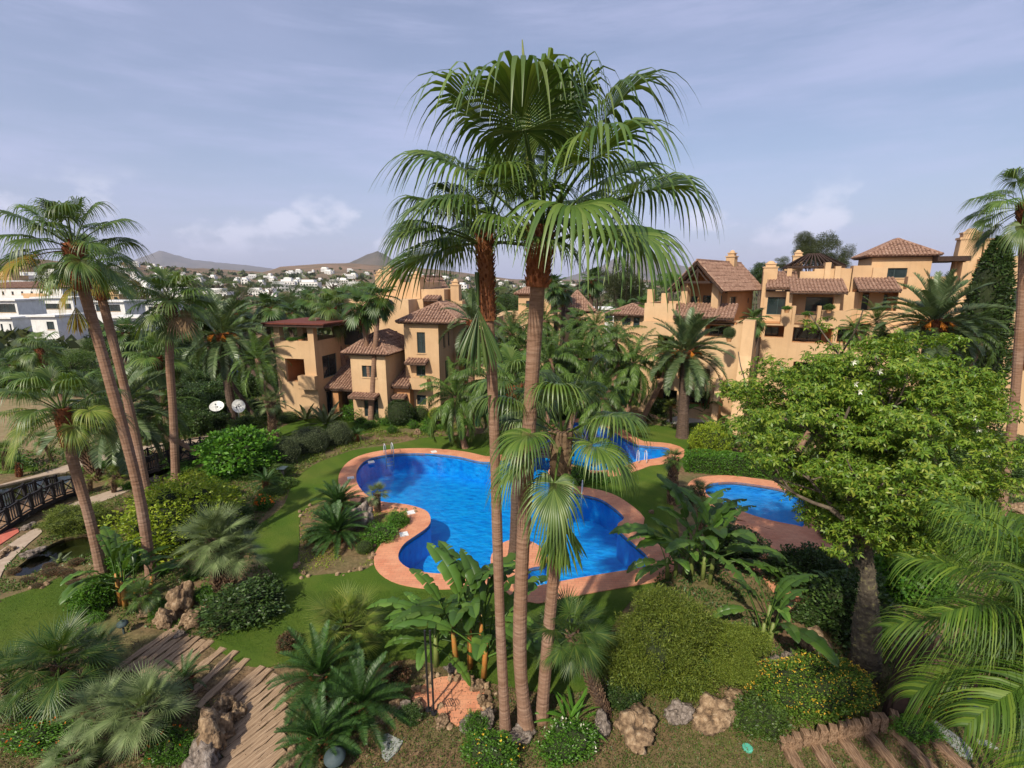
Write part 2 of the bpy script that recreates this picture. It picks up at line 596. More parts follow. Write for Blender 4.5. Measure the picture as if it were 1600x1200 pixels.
def offset(P, w):
    s = 1 if area(P) > 0 else -1
    n, out = len(P), []
    for i in range(n):
        d = (P[(i + 1) % n] - P[i - 1])
        nrm = Vector((d.y, -d.x)).normalized() * s
        out.append(P[i] + nrm * w)
    return out


def inside(pt, P):
    x, y = pt[0], pt[1]
    c = False
    j = len(P) - 1
    for i in range(len(P)):
        xi, yi, xj, yj = P[i][0], P[i][1], P[j][0], P[j][1]
        if (yi > y) != (yj > y) and x < (xj - xi) * (y - yi) / (yj - yi) + xi:
            c = not c
        j = i
    return c


def dist_poly(pts, P):
    """numpy distance of pts (n,2) to the closed outline P."""
    A = np.array([tuple(p) for p in P])
    B = np.roll(A, -1, axis=0)
    pts = np.asarray(pts)
    d2 = np.full(len(pts), 1e9)
    for a, b in zip(A, B):
        ab = b - a
        t = np.clip(((pts - a) @ ab) / max(ab @ ab, 1e-9), 0, 1)
        q = a + t[:, None] * ab
        d2 = np.minimum(d2, ((pts - q) ** 2).sum(1))
    return np.sqrt(d2)


def inside_np(pts, P):
    pts = np.asarray(pts)
    x, y = pts[:, 0], pts[:, 1]
    c = np.zeros(len(pts), bool)
    A = [tuple(p) for p in P]
    j = len(A) - 1
    for i in range(len(A)):
        xi, yi = A[i][0], A[i][1]
        xj, yj = A[j][0], A[j][1]
        if yi != yj:
            k = ((yi > y) != (yj > y)) & (x < (xj - xi) * (y - yi) / (yj - yi) + xi)
            c ^= k
        j = i
    return c


POOL = poly([(557, 750), (558, 737), (567, 724), (583, 716), (610, 711), (650, 709), (690, 711), (720, 715), (750, 722), (775, 722),
             (800, 718), (825, 713), (838, 703), (838, 690), (858, 681), (880, 668), (900, 661), (925, 661), (950, 670), (968, 682),
             (990, 694), (1015, 698), (1040, 700), (1047, 705), (1040, 713), (1020, 718), (998, 721), (975, 729), (945, 736), (915, 735),
             (893, 727), (876, 721), (862, 728), (856, 742), (862, 758), (882, 769), (915, 775), (938, 781), (957, 793), (975, 810),
             (966, 819), (966, 829), (982, 844), (998, 858), (1012, 872), (1010, 886), (975, 893), (920, 902), (870, 911), (850, 915), (828, 918),
             (824, 904), (826, 890), (851, 884), (854, 870), (843, 855), (825, 846), (800, 845), (782, 852), (768, 868), (764, 888), (740, 895),
             (695, 898), (665, 896), (640, 890), (625, 879), (623, 866), (632, 851), (650, 838), (668, 825), (673, 814), (668, 801), (650, 793),
             (625, 788), (597, 785), (575, 776), (562, 763)], 3)
KPOOL = poly([(1103, 762), (1114, 756), (1145, 754), (1180, 758), (1215, 764), (1250, 775), (1258, 790), (1256, 822), (1243, 822),
              (1207, 815), (1175, 806), (1145, 794), (1113, 780), (1103, 771)], 3)
COP, KCOP = offset(POOL, 1.05), offset(KPOOL, 1.0)
LAWN = poly([(330, 1002), (400, 962), (434, 925), (425, 895), (402, 870), (392, 845), (400, 825), (420, 810), (442, 792), (450, 775),
             (457, 755), (475, 737), (500, 722), (530, 711), (560, 702), (600, 697), (637, 690), (675, 683), (735, 680), (800, 670),
             (850, 652), (900, 646), (960, 650), (1000, 661), (1060, 669), (1108, 676), (1110, 689), (1080, 700), (1068, 722), (1058, 745),
             (1052, 790), (1060, 830), (1060, 870), (1040, 905), (985, 940), (948, 1000), (940, 1060), (880, 1085), (770, 1068), (700, 1045),
             (640, 1030), (560, 1045), (470, 1042), (440, 1038), (400, 1046), (350, 1022)], 3)
LAWN_LEFT = poly([(-260, 960), (-60, 960), (0, 938), (60, 918), (108, 900), (135, 930), (152, 965), (125, 990), (70, 1008), (0, 1036), (-200, 1050)], 3)
LAWN_BACK = poly([(405, 690), (440, 668), (480, 655), (560, 650), (640, 655), (700, 648), (690, 664), (600, 672), (520, 690), (450, 700)], 3)
LAWN_RIGHT = poly([(1400, 800), (1470, 780), (1560, 800), (1680, 790), (1700, 860), (1560, 880), (1440, 850)], 3)
LAWN_GOLF = poly([(-100, 735), (60, 735), (0, 700), (-150, 690)], 3)
BED = poly([(467, 896), (468, 850), (469, 810), (482, 793), (520, 778), (565, 778), (600, 792), (640, 800), (630, 815), (590, 850), (582, 882), (560, 893), (510, 898)], 3)
SAND = poly([(-250, 722), (-100, 700), (60, 705), (150, 690), (210, 665), (260, 640), (250, 622), (140, 618), (0, 625), (-200, 628)], 3)
PLAY = poly([(395, 640), (360, 620), (330, 590), (310, 560), (400, 545), (470, 560), (440, 600)], 3)
POND1 = poly([(-120, 790), (-40, 768), (20, 755), (60, 746), (105, 738), (112, 748), (85, 765), (50, 778), (20, 800), (-60, 850)], 3)
POND2 = poly([(20, 893), (60, 862), (100, 842), (140, 836), (160, 850), (145, 866), (100, 878), (60, 893), (30, 900)], 3)
POND3 = poly([(205, 742), (225, 722), (270, 715), (320, 705), (335, 715), (300, 730), (260, 740), (225, 752)], 3)
PATHB = poly([(-60, 935), (-20, 880), (0, 862), (35, 838), (58, 826), (66, 832), (45, 850), (10, 885), (0, 905), (-20, 940)], 2)
PATHC = poly([(-60, 775), (60, 742), (120, 722), (200, 702), (340, 680), (342, 686), (200, 712), (120, 733), (60, 752), (-60, 790)], 2)
PATHD = poly([(105, 790), (180, 765), (230, 745), (232, 752), (185, 775), (110, 800)], 2)
COURT = poly([(-60, 830), (0, 826), (28, 826), (30, 832), (0, 852), (-60, 880)], 0)
BOARD = poly([(170, 1010), (215, 985), (262, 990), (312, 1020), (360, 1038), (425, 1048), (452, 1075), (446, 1120), (436, 1170), (440, 1260),
              (330, 1260), (345, 1190), (372, 1140), (352, 1090), (300, 1075), (235, 1060), (190, 1040)], 3)
PATIO = poly([(645, 1100), (655, 1078), (680, 1062), (715, 1058), (745, 1068), (762, 1090), (765, 1115), (745, 1135), (712, 1135), (690, 1118)], 3)
GRAV = poly([(1040, 660), (1060, 650), (1110, 649), (1140, 655), (1120, 664), (1075, 664)], 3)
TERR = poly([(1030, 648), (1080, 640), (1200, 636), (1330, 640), (1330, 655), (1200, 655), (1150, 660), (1110, 650)], 2)
PAVE_R = poly([(1150, 815), (1200, 828), (1262, 836), (1300, 845), (1290, 960), (1230, 955), (1190, 900), (1150, 870)], 2)

SPUR = poly([(766, 893), (770, 866), (785, 850), (808, 845), (828, 847), (846, 857), (854, 872), (850, 885), (826, 892), (825, 915), (800, 932), (775, 915)], 0)
REG = [('mulch', 'soil', None, 0.0)]
layers = [  # first hit wins: key, polygon, object name, material, height
    ('pool', POOL), ('kpool', KPOOL), ('cop', COP), ('spur', SPUR), ('kcop', KCOP), ('pond1', POND1), ('pond2', POND2), ('pond3', POND3),
    ('court', COURT), ('pathb', PATHB), ('pathc', PATHC), ('pathd', PATHD), ('board', BOARD), ('patio', PATIO), ('grav', GRAV), ('terr', TERR),
    ('paver', PAVE_R), ('bed', BED), ('lawn', LAWN), ('lawnl', LAWN_LEFT), ('lawnb', LAWN_BACK), ('lawnr', LAWN_RIGHT), ('lawng', LAWN_GOLF), ('sand', SAND), ('play', PLAY)]
rim = [Vector((66 * math.cos(a), 66 * math.sin(a))) for a in [2 * PI * i / 90 for i in range(90)]]
verts, edges = [], []
for P in [rim] + [p for _, p in layers]:
    s = len(verts)
    verts += P
    edges += [(s + i, s + (i + 1) % len(P)) for i in range(len(P))]
cv, ce, cf, *_ = delaunay_2d_cdt(verts, edges, [], 0, 1e-4)
cent = np.array([[(cv[a][0] + cv[b_][0] + cv[c_][0]) / 3, (cv[a][1] + cv[b_][1] + cv[c_][1]) / 3] for a, b_, c_ in cf])
cls = np.full(len(cf), 'soil', dtype='<U8')
inr = {k: inside_np(cent, P) for k, P in layers}
inr['cop'] = dist_poly(cent, POOL) < 1.05
inr['cop'] |= inr['spur']
inr['kcop'] = dist_poly(cent, KPOOL) < 1.0
for k, P in reversed(layers):
    if k == 'spur':
        continue
    cls[inr[k]] = k


def region(name, keys, mat, z, skirt=.2, kind='structure', parent=None):
    vm, vs, fs, ec = {}, [], [], {}
    for i, f in enumerate(cf):
        if cls[i] not in keys:
            continue
        a = cent[i]
        p = [cv[j] for j in f]
        if (p[1][0] - p[0][0]) * (p[2][1] - p[0][1]) - (p[1][1] - p[0][1]) * (p[2][0] - p[0][0]) < 0:
            f = f[::-1]
        q = []
        for j in f:
            if j not in vm:
                vm[j] = len(vs)
                vs.append((cv[j][0], cv[j][1], z))
            q.append(vm[j])
        fs.append(tuple(q))
        for u, w in zip(q, q[1:] + q[:1]):
            ec[(u, w)] = 1
    if skirt:
        low = {}
        for (u, w) in list(ec):
            if (w, u) not in ec:
                for x in (u, w):
                    if x not in low:
                        low[x] = len(vs)
                        vs.append((vs[x][0], vs[x][1], z - skirt))
                fs.append((w, u, low[u], low[w]))
    mb = MB()
    mb.v, mb.f = vs, fs
    o = mb.build(name, mat, parent)
    if kind:
        tag(o, kind=kind)
    return o


region('ground', ('soil', 'bed'), M['soil'], 0.0)
region('lawn', ('lawn',), M['lawn'], .03)
region('side_lawn', ('lawnl', 'lawng'), M['lawn'], .03)
region('back_lawn', ('lawnb', 'lawnr'), M['lawn'], .03)
region('pool_paving', ('cop',), M['terracotta'], .06)
region('small_pool_paving', ('kcop', 'paver'), M['terracotta'], .06)
region('patio_paving', ('patio',), M['terracotta'], .05)
region('dry_ground', ('sand', 'play'), M['sand'], .012)
region('gravel_path', ('grav',), M['gravel'], .03)
region('terrace_paving', ('terr',), M['concrete'], .03)
region('garden_path', ('pathb', 'pathc', 'pathd'), M['concrete'], .04)
region('board_path_earth', ('board',), M['soil'], .015)
region('red_path', ('court',), M['red_court'], .04)
for nm, k, P, zw, zb, wm, bm_ in (('pool', 'pool', POOL, -.07, -1.5, 'pool_water', 'mosaic'), ('small_pool', 'kpool', KPOOL, -.07, -.6, 'pool_water', 'mosaic_small'),
                                  ('pond', 'pond1', POND1, -.1, -.5, 'pond_water', 'pond_bed'), ('lower_pond', 'pond2', POND2, -.1, -.5, 'pond_water', 'pond_bed'),
                                  ('stream', 'pond3', POND3, -.1, -.5, 'pond_water', 'pond_bed')):
    region(nm + '_water', (k,), M[wm], zw, 0)
    o = region(nm + '_basin_floor', (k,), M[bm_], zb, 0)
    mb = MB()
    s = 1 if area(P) > 0 else -1
    n_ = len(P)
    top = .045 if 'pool' in nm else -.005
    for i in range(n_):
        a, b_ = P[i], P[(i + 1) % n_]
        mb.add([(a.x, a.y, top), (b_.x, b_.y, top), (b_.x, b_.y, zb), (a.x, a.y, zb)], [(0, 1, 2, 3)])
    tag(mb.build(nm + '_basin_wall', M[bm_]), kind='structure')

# ------------------------------------------------------------------ terrain beyond the garden
SKY = [(-900, 425), (-500, 415), (-200, 404), (0, 402), (90, 404), (180, 414), (225, 411), (290, 417), (360, 420), (430, 425), (450, 417), (520, 411), (560, 410), (620, 415),
       (700, 422), (740, 427), (800, 436), (850, 437), (950, 437), (1050, 438), (1200, 436), (1500, 434), (2500, 430)]
spx, spy = [a for a, _ in SKY], [b_ for _, b_ in SKY]
CREST = [(-900, 420), (0, 420), (200, 700), (300, 1200), (450, 1500), (900, 1700), (2500, 1700)]


def terrain_z(ax, r):
    """ax: azimuth (rad, 0 = +Y, + = right)."""
    if abs(ax) < 1.2:
        px = 800 + FL * math.tan(ax) * .985
        py = float(np.interp(px, spx, spy))
        rc = float(np.interp(px, [a for a, _ in CREST], [c for _, c in CREST]))
    else:
        py, rc = 430.0, 700.0
    hc = V(800, py, rc * math.cos(min(abs(ax), 1.2))).z
    t = min(max((r - 90) / (rc - 90), 0), 1)
    z = hc * (t * t * .75 + .25 * t)
    nz = noise.noise(Vector((ax * 9, r / 130, 3))) * .07 + noise.noise(Vector((ax * 30, r / 45, 7))) * .025
    z += nz * hc * t * (1 - t) * 4 * .8
    if r > rc:
        z = hc * max(0, 1 - ((r - rc) / (rc * .8)))
    return z - .05


tv, tf = [], []
rs = [54, 58] + list(np.geomspace(62, 3200, 74))
NA = 420
for i, r in enumerate(rs):
    for j in range(NA):
        a = -PI + 2 * PI * j / NA
        z = -3.2 if r < 57 else terrain_z(a, r)
        tv.append((r * math.sin(a), r * math.cos(a), z))
for i in range(len(rs) - 1):
    for j in range(NA):
        j2 = (j + 1) % NA
        tf.append((i * NA + j, i * NA + j2, (i + 1) * NA + j2, (i + 1) * NA + j))
M['terrain'] = rough_mat('scrub_land', [(.28, (.05, .05, .022)), (.44, (.15, .105, .06)), (.54, (.25, .15, .09)), (.62, (.17, .11, .065)), (.75, (.07, .07, .03))], .02, 12, 1, .5, 2.0, big=(.004, (.09, .075, .04)))
tag(link('terrain', npmesh('terrain', tv, tf, M['terrain'], True)), kind='structure')
# plain under everything out to the horizon
mb = MB()
mb.box(-30000, 30000, -30000, 30000, -6, -5)
tag(mb.build('plain', M['terrain']), kind='structure')


def ridge(name, prof, D, W, mat, seed, rug=.12):
    """a range of hills: its skyline given by photo pixels at distance D, W metres deep."""
    xs = np.arange(prof[0][0], prof[-1][0] + 1, 4.0)
    ys = np.interp(xs, [p[0] for p in prof], [p[1] for p in prof])
    vs, fs = [], []
    K = 22
    for i, (x, y) in enumerate(zip(xs, ys)):
        hc = V(x, y, D).z
        for k in range(K):
            s = k / (K - 1) * 2 - 1
            Y = D + s * W
            X = V(x, y, D).x * Y / D
            q = Vector((X / W * 3, Y / W * 3, seed))
            f = (1 - abs(s) ** 1.3)
            z = hc * f * (1 + rug * 2.0 * noise.fractal(q, .9, 2.1, 5) * (abs(s) * 1.6 if abs(s) < .6 else .9)) + noise.noise(Vector((X / W * 26, seed, 0))) * hc * .025 * (k > 4)
            vs.append((X, Y, z - 4))
    n_ = len(xs)
    for i in range(n_ - 1):
        for k in range(K - 1):
            fs.append((i * K + k, (i + 1) * K + k, (i + 1) * K + k + 1, i * K + k + 1))
    tag(link(name, npmesh(name, vs, fs, mat, True)), kind='structure')


M['hill'] = rough_mat('rocky_hill', [(.3, (.045, .042, .028)), (.5, (.09, .075, .05)), (.7, (.13, .1, .075))], .004, 8, 1, .6, 12)
ridge('hill', [(470, 441), (500, 414), (530, 411), (545, 409), (562, 402), (575, 396), (590, 392), (602, 397), (617, 407), (640, 414), (665, 420), (700, 428), (740, 437), (780, 441)], 3600, 900, M['hill'], 1.3)
ridge('mountain', [(120, 441), (180, 415), (220, 402), (250, 391), (275, 398), (300, 405), (345, 410), (390, 414), (440, 421), (500, 424), (560, 426), (640, 418), (700, 424), (760, 432), (820, 437), (900, 437)], 9000, 2300, M['hill'], 5.1, .08)
ridge('mountain', [(860, 441), (900, 428), (940, 415), (965, 400), (990, 396), (1020, 399), (1050, 411), (1080, 418), (1120, 428), (1200, 434), (1400, 440)], 8000, 2300, M['hill'], 9.1, .08)

# ------------------------------------------------------------------ plant generators
def unit(v):
    return v / max(v.length, 1e-9)


def curve_dir(e0, e1, n, L, drop=1.3):
    """points of a stalk that starts at elevation e0 and ends at e1, in the XZ plane."""
    p, out, dirs = Vector((0, 0, 0)), [], []
    for i in range(n + 1):
        t = i / n
        e = e0 + (e1 - e0) * t ** drop
        d = Vector((math.cos(e), 0, math.sin(e)))
        out.append(p.copy())
        dirs.append(d)
        p = p + d * (L / n)
    return out, dirs


def fan_frond(name, elev, seed, mat, pet=1.0, R=1.15, nseg=40, fuse=.5, hang=3.2, bend=.9, span=150, close=0.0, stations=8, tipvar=.12, fold=.3):
    """costapalmate leaf: stalk, pleated blade, drooping tips. close > 0 folds the blade like a shut umbrella."""
    rn = random.Random(seed)
    e0 = math.radians(elev)
    e1 = e0 - bend * (.35 + .65 * math.cos(e0))
    pts, dirs = curve_dir(e0, e1, 6, pet)
    vs, fs = [], []
    # stalk: 3-sided
    for i, (p, d) in enumerate(zip(pts, dirs)):
        w = .028 * (1.25 - .6 * i / 6)
        up = Vector((-d.z, 0, d.x))
        vs += [p + Vector((0, w, 0)), p - Vector((0, w, 0)), p - up * w * 1.2]
    for i in range(6):
        for a, b_ in ((0, 1), (1, 2), (2, 0)):
            fs.append((i * 3 + a, i * 3 + b_, i * 3 + 3 + b_, i * 3 + 3 + a))
    d0, base = dirs[-1], pts[-1]
    up = Vector((-d0.z, 0, d0.x))
    side = Vector((0, 1, 0))
    g = Vector((0, 0, -1))
    da = 2 * math.radians(span) / nseg
    tw = rn.uniform(-.25, .25)
    side = unit(side * math.cos(tw) + up * math.sin(tw))
    up = unit(d0.cross(side)) * (1 if d0.cross(side).dot(up) > 0 else -1)
    for k in range(nseg):
        a = -math.radians(span) + da * (k + .5)
        ca, sa = math.cos(a), math.sin(a)
        L = R * (.72 + .28 * max(ca, -.6)) * rn.uniform(1 - tipvar, 1 + tipvar * .5)
        sd = side * sa * (1 - close) + d0 * abs(sa) * close
        # blade is keeled: sides rise, then fall
        dr = unit(d0 * ca + sd + up * (fold * abs(sa) * (1 - close)) + d0 * .12)
        if close:
            dr = unit(dr + Vector((0, rn.uniform(-.12, .12), 0)) + up * rn.uniform(-.1, .1))
        lat = unit(dr.cross(up)) if dr.cross(up).length > .1 else side
        nrm = unit(lat.cross(dr))
        p = base + d0 * (.12 * R * max(ca, 0))
        s0 = len(vs)
        hk = hang * rn.uniform(.75, 1.25)
        jit = Vector((rn.uniform(-1, 1), rn.uniform(-1, 1), rn.uniform(-1, 1))) * .12
        prev = 0
        for i in range(stations):
            t = (i / (stations - 1)) ** .9
            if i:
                over = max(0, t - fuse * .8)
                dd = unit(dr + (g * hk + jit) * over ** 1.15 + g * .06)
                p = p + dd * (L * (t - prev))
            prev = t
            hw = t * L * math.tan(da / 2) * 1.06
            m_ = fuse * L * math.tan(da / 2) * 1.06
            if t > fuse:
                hw = m_ * (1 - ((t - fuse) / (1 - fuse))) ** .9
            hw = max(hw, .0015)
            if close:
                hw *= .7
            pl = .35 * hw * (1 if t < fuse else .6)
            vs += [p + lat * hw - nrm * pl, p + nrm * pl, p - lat * hw - nrm * pl]
        for i in range(stations - 1):
            q = s0 + i * 3
            fs.append((q, q + 1, q + 4, q + 3))
            fs.append((q + 1, q + 2, q + 5, q + 4))
    return npmesh(name, vs, fs, mat)


def pin_frond(name, elev, seed, mat, L=3.0, n=46, ll=.45, lw=.03, bend=1.3, droop=.5, vee=.5, start=.14, fwd=.6, plume=0.0, rach=.03, drop=1.3, st=4):
    """feather leaf: arching rachis with two rows of narrow leaflets."""
    rn = random.Random(seed)
    e0 = math.radians(elev)
    e1 = e0 - bend * (.45 + .55 * max(0, math.cos(e0)))
    N = 14
    pts, dirs = curve_dir(e0, e1, N, L, drop)
    sway = rn.uniform(-.12, .12) * L
    pts = [p + Vector((0, sway * (i / N) ** 2, 0)) for i, p in enumerate(pts)]
    vs, fs = [], []
    for i, (p, d) in enumerate(zip(pts, dirs)):
        w = rach * (1.05 - .9 * i / N)
        up = Vector((-d.z, 0, d.x))
        vs += [p + Vector((0, w, 0)), p - Vector((0, w, 0)), p - up * w * 1.2]
    for i in range(N):
        for a, b_ in ((0, 1), (1, 2), (2, 0)):
            fs.append((i * 3 + a, i * 3 + b_, i * 3 + 3 + b_, i * 3 + 3 + a))
    for k in range(n):
        t = start + (1 - start) * (k + .5) / n
        x = t * N
        i = min(int(x), N - 1)
        p = pts[i].lerp(pts[i + 1], x - i)
        d = unit(pts[i + 1] - pts[i])
        up = unit(Vector((-d.z, 0, d.x)))
        prof = math.sin(PI * min(1, (t - start) / (1 - start) * .82 + .14)) ** .6
        for s in (-1, 1):
            l_ = ll * prof * rn.uniform(.85, 1.1)
            v_ = vee + rn.uniform(-plume, plume)
            dd = unit(d * (fwd + .6 * t * t) + Vector((0, s, 0)) + up * v_ + Vector((rn.uniform(-.08, .08),) * 3))
            wv = unit(dd.cross(up)) if abs(dd.dot(up)) < .95 else d
            wv = unit(wv + up * rn.uniform(-.5, .5))
            q, s0 = p.copy(), len(vs)
            for j in range(st):
                u = j / (st - 1)
                hw = lw * .5 * (1, 1.1, .8, .5, .3)[min(j, 4)] if j < st - 1 else .002
                vs += [q + wv * hw, q - wv * hw]
                dd = unit(dd + Vector((0, 0, -1)) * droop * (.5 + u))
                q = q + dd * (l_ / (st - 1))
            for j in range(st - 1):
                fs.append((s0 + 2 * j, s0 + 2 * j + 1, s0 + 2 * j + 3, s0 + 2 * j + 2))
    return npmesh(name, vs, fs, mat)


def paddle_leaf(name, elev, seed, mat, pet=1.0, L=1.5, W=.45, bend=1.1, tears=3):
    """banana-like leaf: stalk and a broad folded blade with a few splits."""
    rn = random.Random(seed)
    e0 = math.radians(elev)
    pts, dirs = curve_dir(e0, e0 - .25, 4, pet)
    vs, fs = [], []
    for i, (p, d) in enumerate(zip(pts, dirs)):
        w = .035 * (1.2 - .55 * i / 4)
        up = Vector((-d.z, 0, d.x))
        vs += [p + Vector((0, w, 0)), p - Vector((0, w, 0)), p - up * w * 1.3]
    for i in range(4):
        for a, b_ in ((0, 1), (1, 2), (2, 0)):
            fs.append((i * 3 + a, i * 3 + b_, i * 3 + 3 + b_, i * 3 + 3 + a))
    off = pts[-1]
    N = 16
    mp, md = curve_dir(e0 - .25, e0 - .25 - bend, N, L, 1.2)
    tear = {(rn.randint(3, N - 2), s) for s in (-1, 1) for _ in range(tears)}
    tw = rn.uniform(-.5, .5)
    for s in (-1, 1):
        dz = 0.0
        seg = []
        for i in range(N + 1):
            t = i / N
            d = md[i]
            up = Vector((-d.z, 0, d.x))
            w = W * math.sin(PI * min(1, t * .93 + .05)) ** .55 * (1 - .25 * t)
            if t > .97:
                w = .01
            lift = .55 + .1 * math.sin(i * 1.7 + seed)
            sd = unit(Vector((0, s, 0)) * math.cos(tw * .4) + up * lift + up * s * math.sin(tw))
            a = off + mp[i]
            mid = a + sd * w * .55
            edge = mid + unit(sd - up * (.75 + .25 * math.sin(i * 2.1 + seed * 3 + s)) + Vector((0, 0, -dz))) * w * .5
            seg.append((a, mid, edge))
        i0 = 0
        cuts = sorted(i for i, q in tear if q == s) + [N]
        for c_ in cuts:
            if c_ <= i0:
                continue
            s0 = len(vs)
            lo = Vector((0, 0, -rn.uniform(0, .14) * W * 2))
            for i in range(i0, c_ + 1):
                a, m_, e_ = seg[i]
                sh = lo * ((i - i0) / (c_ - i0)) + unit(md[i]) * (-.03 if i == c_ and c_ < N else 0)
                vs += [a, m_ + sh * .4, e_ + sh]
            for i in range(c_ - i0):
                q = s0 + 3 * i
                fs.append((q, q + 1, q + 4, q + 3))
                fs.append((q + 1, q + 2, q + 5, q + 4))
            i0 = c_
    return npmesh(name, vs, fs, mat, True)


def trunk_path(P, k=5):
    """smooth path through few points (open)."""
    P = [Vector(p) for p in P]
    if len(P) == 2:
        P = [P[0], P[0].lerp(P[1], .5), P[1]]
    Q = [P[0] * 2 - P[1]] + P + [P[-1] * 2 - P[-2]]
    out = []
    for i in range(1, len(Q) - 2):
        for j in range(k):
            t = j / k
            p0, p1, p2, p3 = Q[i - 1:i + 3]
            out.append(.5 * ((2 * p1) + (p2 - p0) * t + (2 * p0 - 5 * p1 + 4 * p2 - p3) * t * t + (3 * p1 - p0 - 3 * p2 + p3) * t ** 3))
    out.append(P[-1])
    return out


def resample(P, step):
    L = [0]
    for a, b_ in zip(P, P[1:]):
        L.append(L[-1] + (b_ - a).length)
    n = max(3, int(L[-1] / step))
    out, i = [], 0
    for k in range(n + 1):
        x = L[-1] * k / n
        while i < len(L) - 2 and L[i + 1] < x:
            i += 1
        t = (x - L[i]) / max(L[i + 1] - L[i], 1e-9)
        out.append(P[i].lerp(P[i + 1], t))
    return out


def ringed_trunk(parent, path, r0, r1, mat, step=.07, sides=14, flare=1.5, seed=0):
    rn = random.Random(seed)
    P = resample(path, step)
    n = len(P)
    rad = []
    for i in range(n):
        t = i / (n - 1)
        r = r0 + (r1 - r0) * t
        h = t * len(P) * step
        r *= 1 + (flare - 1) * math.exp(-h / .45)
        r *= 1 + (.028 if i % 2 else 0) * rn.uniform(.0, 1.6) + .03 * math.sin(i * .11 + seed)
        rad.append(r)
    mb = MB().tube(P, rad, sides)
    return mb.build('trunk', mat, parent, smooth=False)


def leaf_bases(parent, path, r, t0, mat, size=.16, per_m=70, seed=0, sleeve=True, flare=.25, name='leaf_bases'):
    """old leaf stubs that wrap the trunk in spirals from t0 (0..1) to its top."""
    rn = random.Random(seed)
    P = resample(path, .06)
    i0 = int(t0 * (len(P) - 1))
    S = P[i0:]
    mb = MB()
    if sleeve:
        mb.tube(S, [r * (1.04 + .1 * rn.random() + flare * .6 * i / len(S)) for i in range(len(S))], 10)
    L = len(S) * .06
    n = int(L * per_m)
    for k in range(n):
        t = (k + .5) / n
        x = t * (len(S) - 1)
        i = min(int(x), len(S) - 2)
        p = S[i].lerp(S[i + 1], x - i)
        ax = unit(S[i + 1] - S[i])
        a = k * 2.39996
        s = ax.cross(Vector((0, 1, .02))).normalized()
        u = ax.cross(s)
        o = s * math.cos(a) + u * math.sin(a)
        tn = ax.cross(o)
        rr = r * (1 + flare * t)
        b0 = p + o * rr * .95
        ln = size * rn.uniform(.7, 1.3)
        tip = b0 + unit(ax * 1.0 + o * rn.uniform(.45, 1.0)) * ln
        w = size * rn.uniform(.22, .4)
        mb.add([b0 + tn * w, b0 - tn * w, b0 + o * w * .6 - ax * w, tip + tn * w * .45, tip - tn * w * .45, tip + o * w * .5],
               [(0, 1, 4, 3), (1, 2, 5, 4), (2, 0, 3, 5), (3, 4, 5)])
    return mb.build(name, mat, parent)


FANS, PINS = {}, {}
ELEVS = (82, 62, 42, 22, 2, -20, -42, -62)


def fan_set(key, mat, nv=2, **k):
    FANS[key] = [(e, [fan_frond('fan_frond', e, 100 * i + e + hash_(key), mat, **k) for i in range(nv)]) for e in ELEVS]


def pin_set(key, mat, nv=2, **k):
    FANS[key] = [(e, [pin_frond('feather_frond', e, 100 * i + e + hash_(key), mat, **k) for i in range(nv)]) for e in ELEVS]


def hash_(s):
    return sum(ord(c_) * (i + 3) for i, c_ in enumerate(s))


def crown(root, top, key, n, sc, e_hi=84, e_lo=-45, seed=0, name='frond', power=1.0, tilt=None, extra=None):
    """fronds of a palm in a spiral round its growing point, each frond an object."""
    rn = random.Random(seed)
    S = FANS[key]
    for k in range(n):
        t = k / max(n - 1, 1)
        e = e_hi + (e_lo - e_hi) * t ** power + rn.uniform(-7, 7)
        e_, ms = min(S, key=lambda q: abs(q[0] - e))
        me = rn.choice(ms)
        az = k * 2.39996 + rn.uniform(-.3, .3)
        s = sc * rn.uniform(.86, 1.1) * (1 - .12 * (t < .12))
        o = link(name, me, root, top + Vector((math.cos(az), math.sin(az), 0)) * .05 * sc - Vector((0, 0, .25 * sc * t)), (rn.uniform(-.08, .08), -math.radians(e - e_) * .8, az), (s, s * rn.uniform(.92, 1.08), s))
        if extra and rn.random() < extra[1] and t > .55:
            o.material_slots[0].link = 'OBJECT'
            o.material_slots[0].material = extra[0]


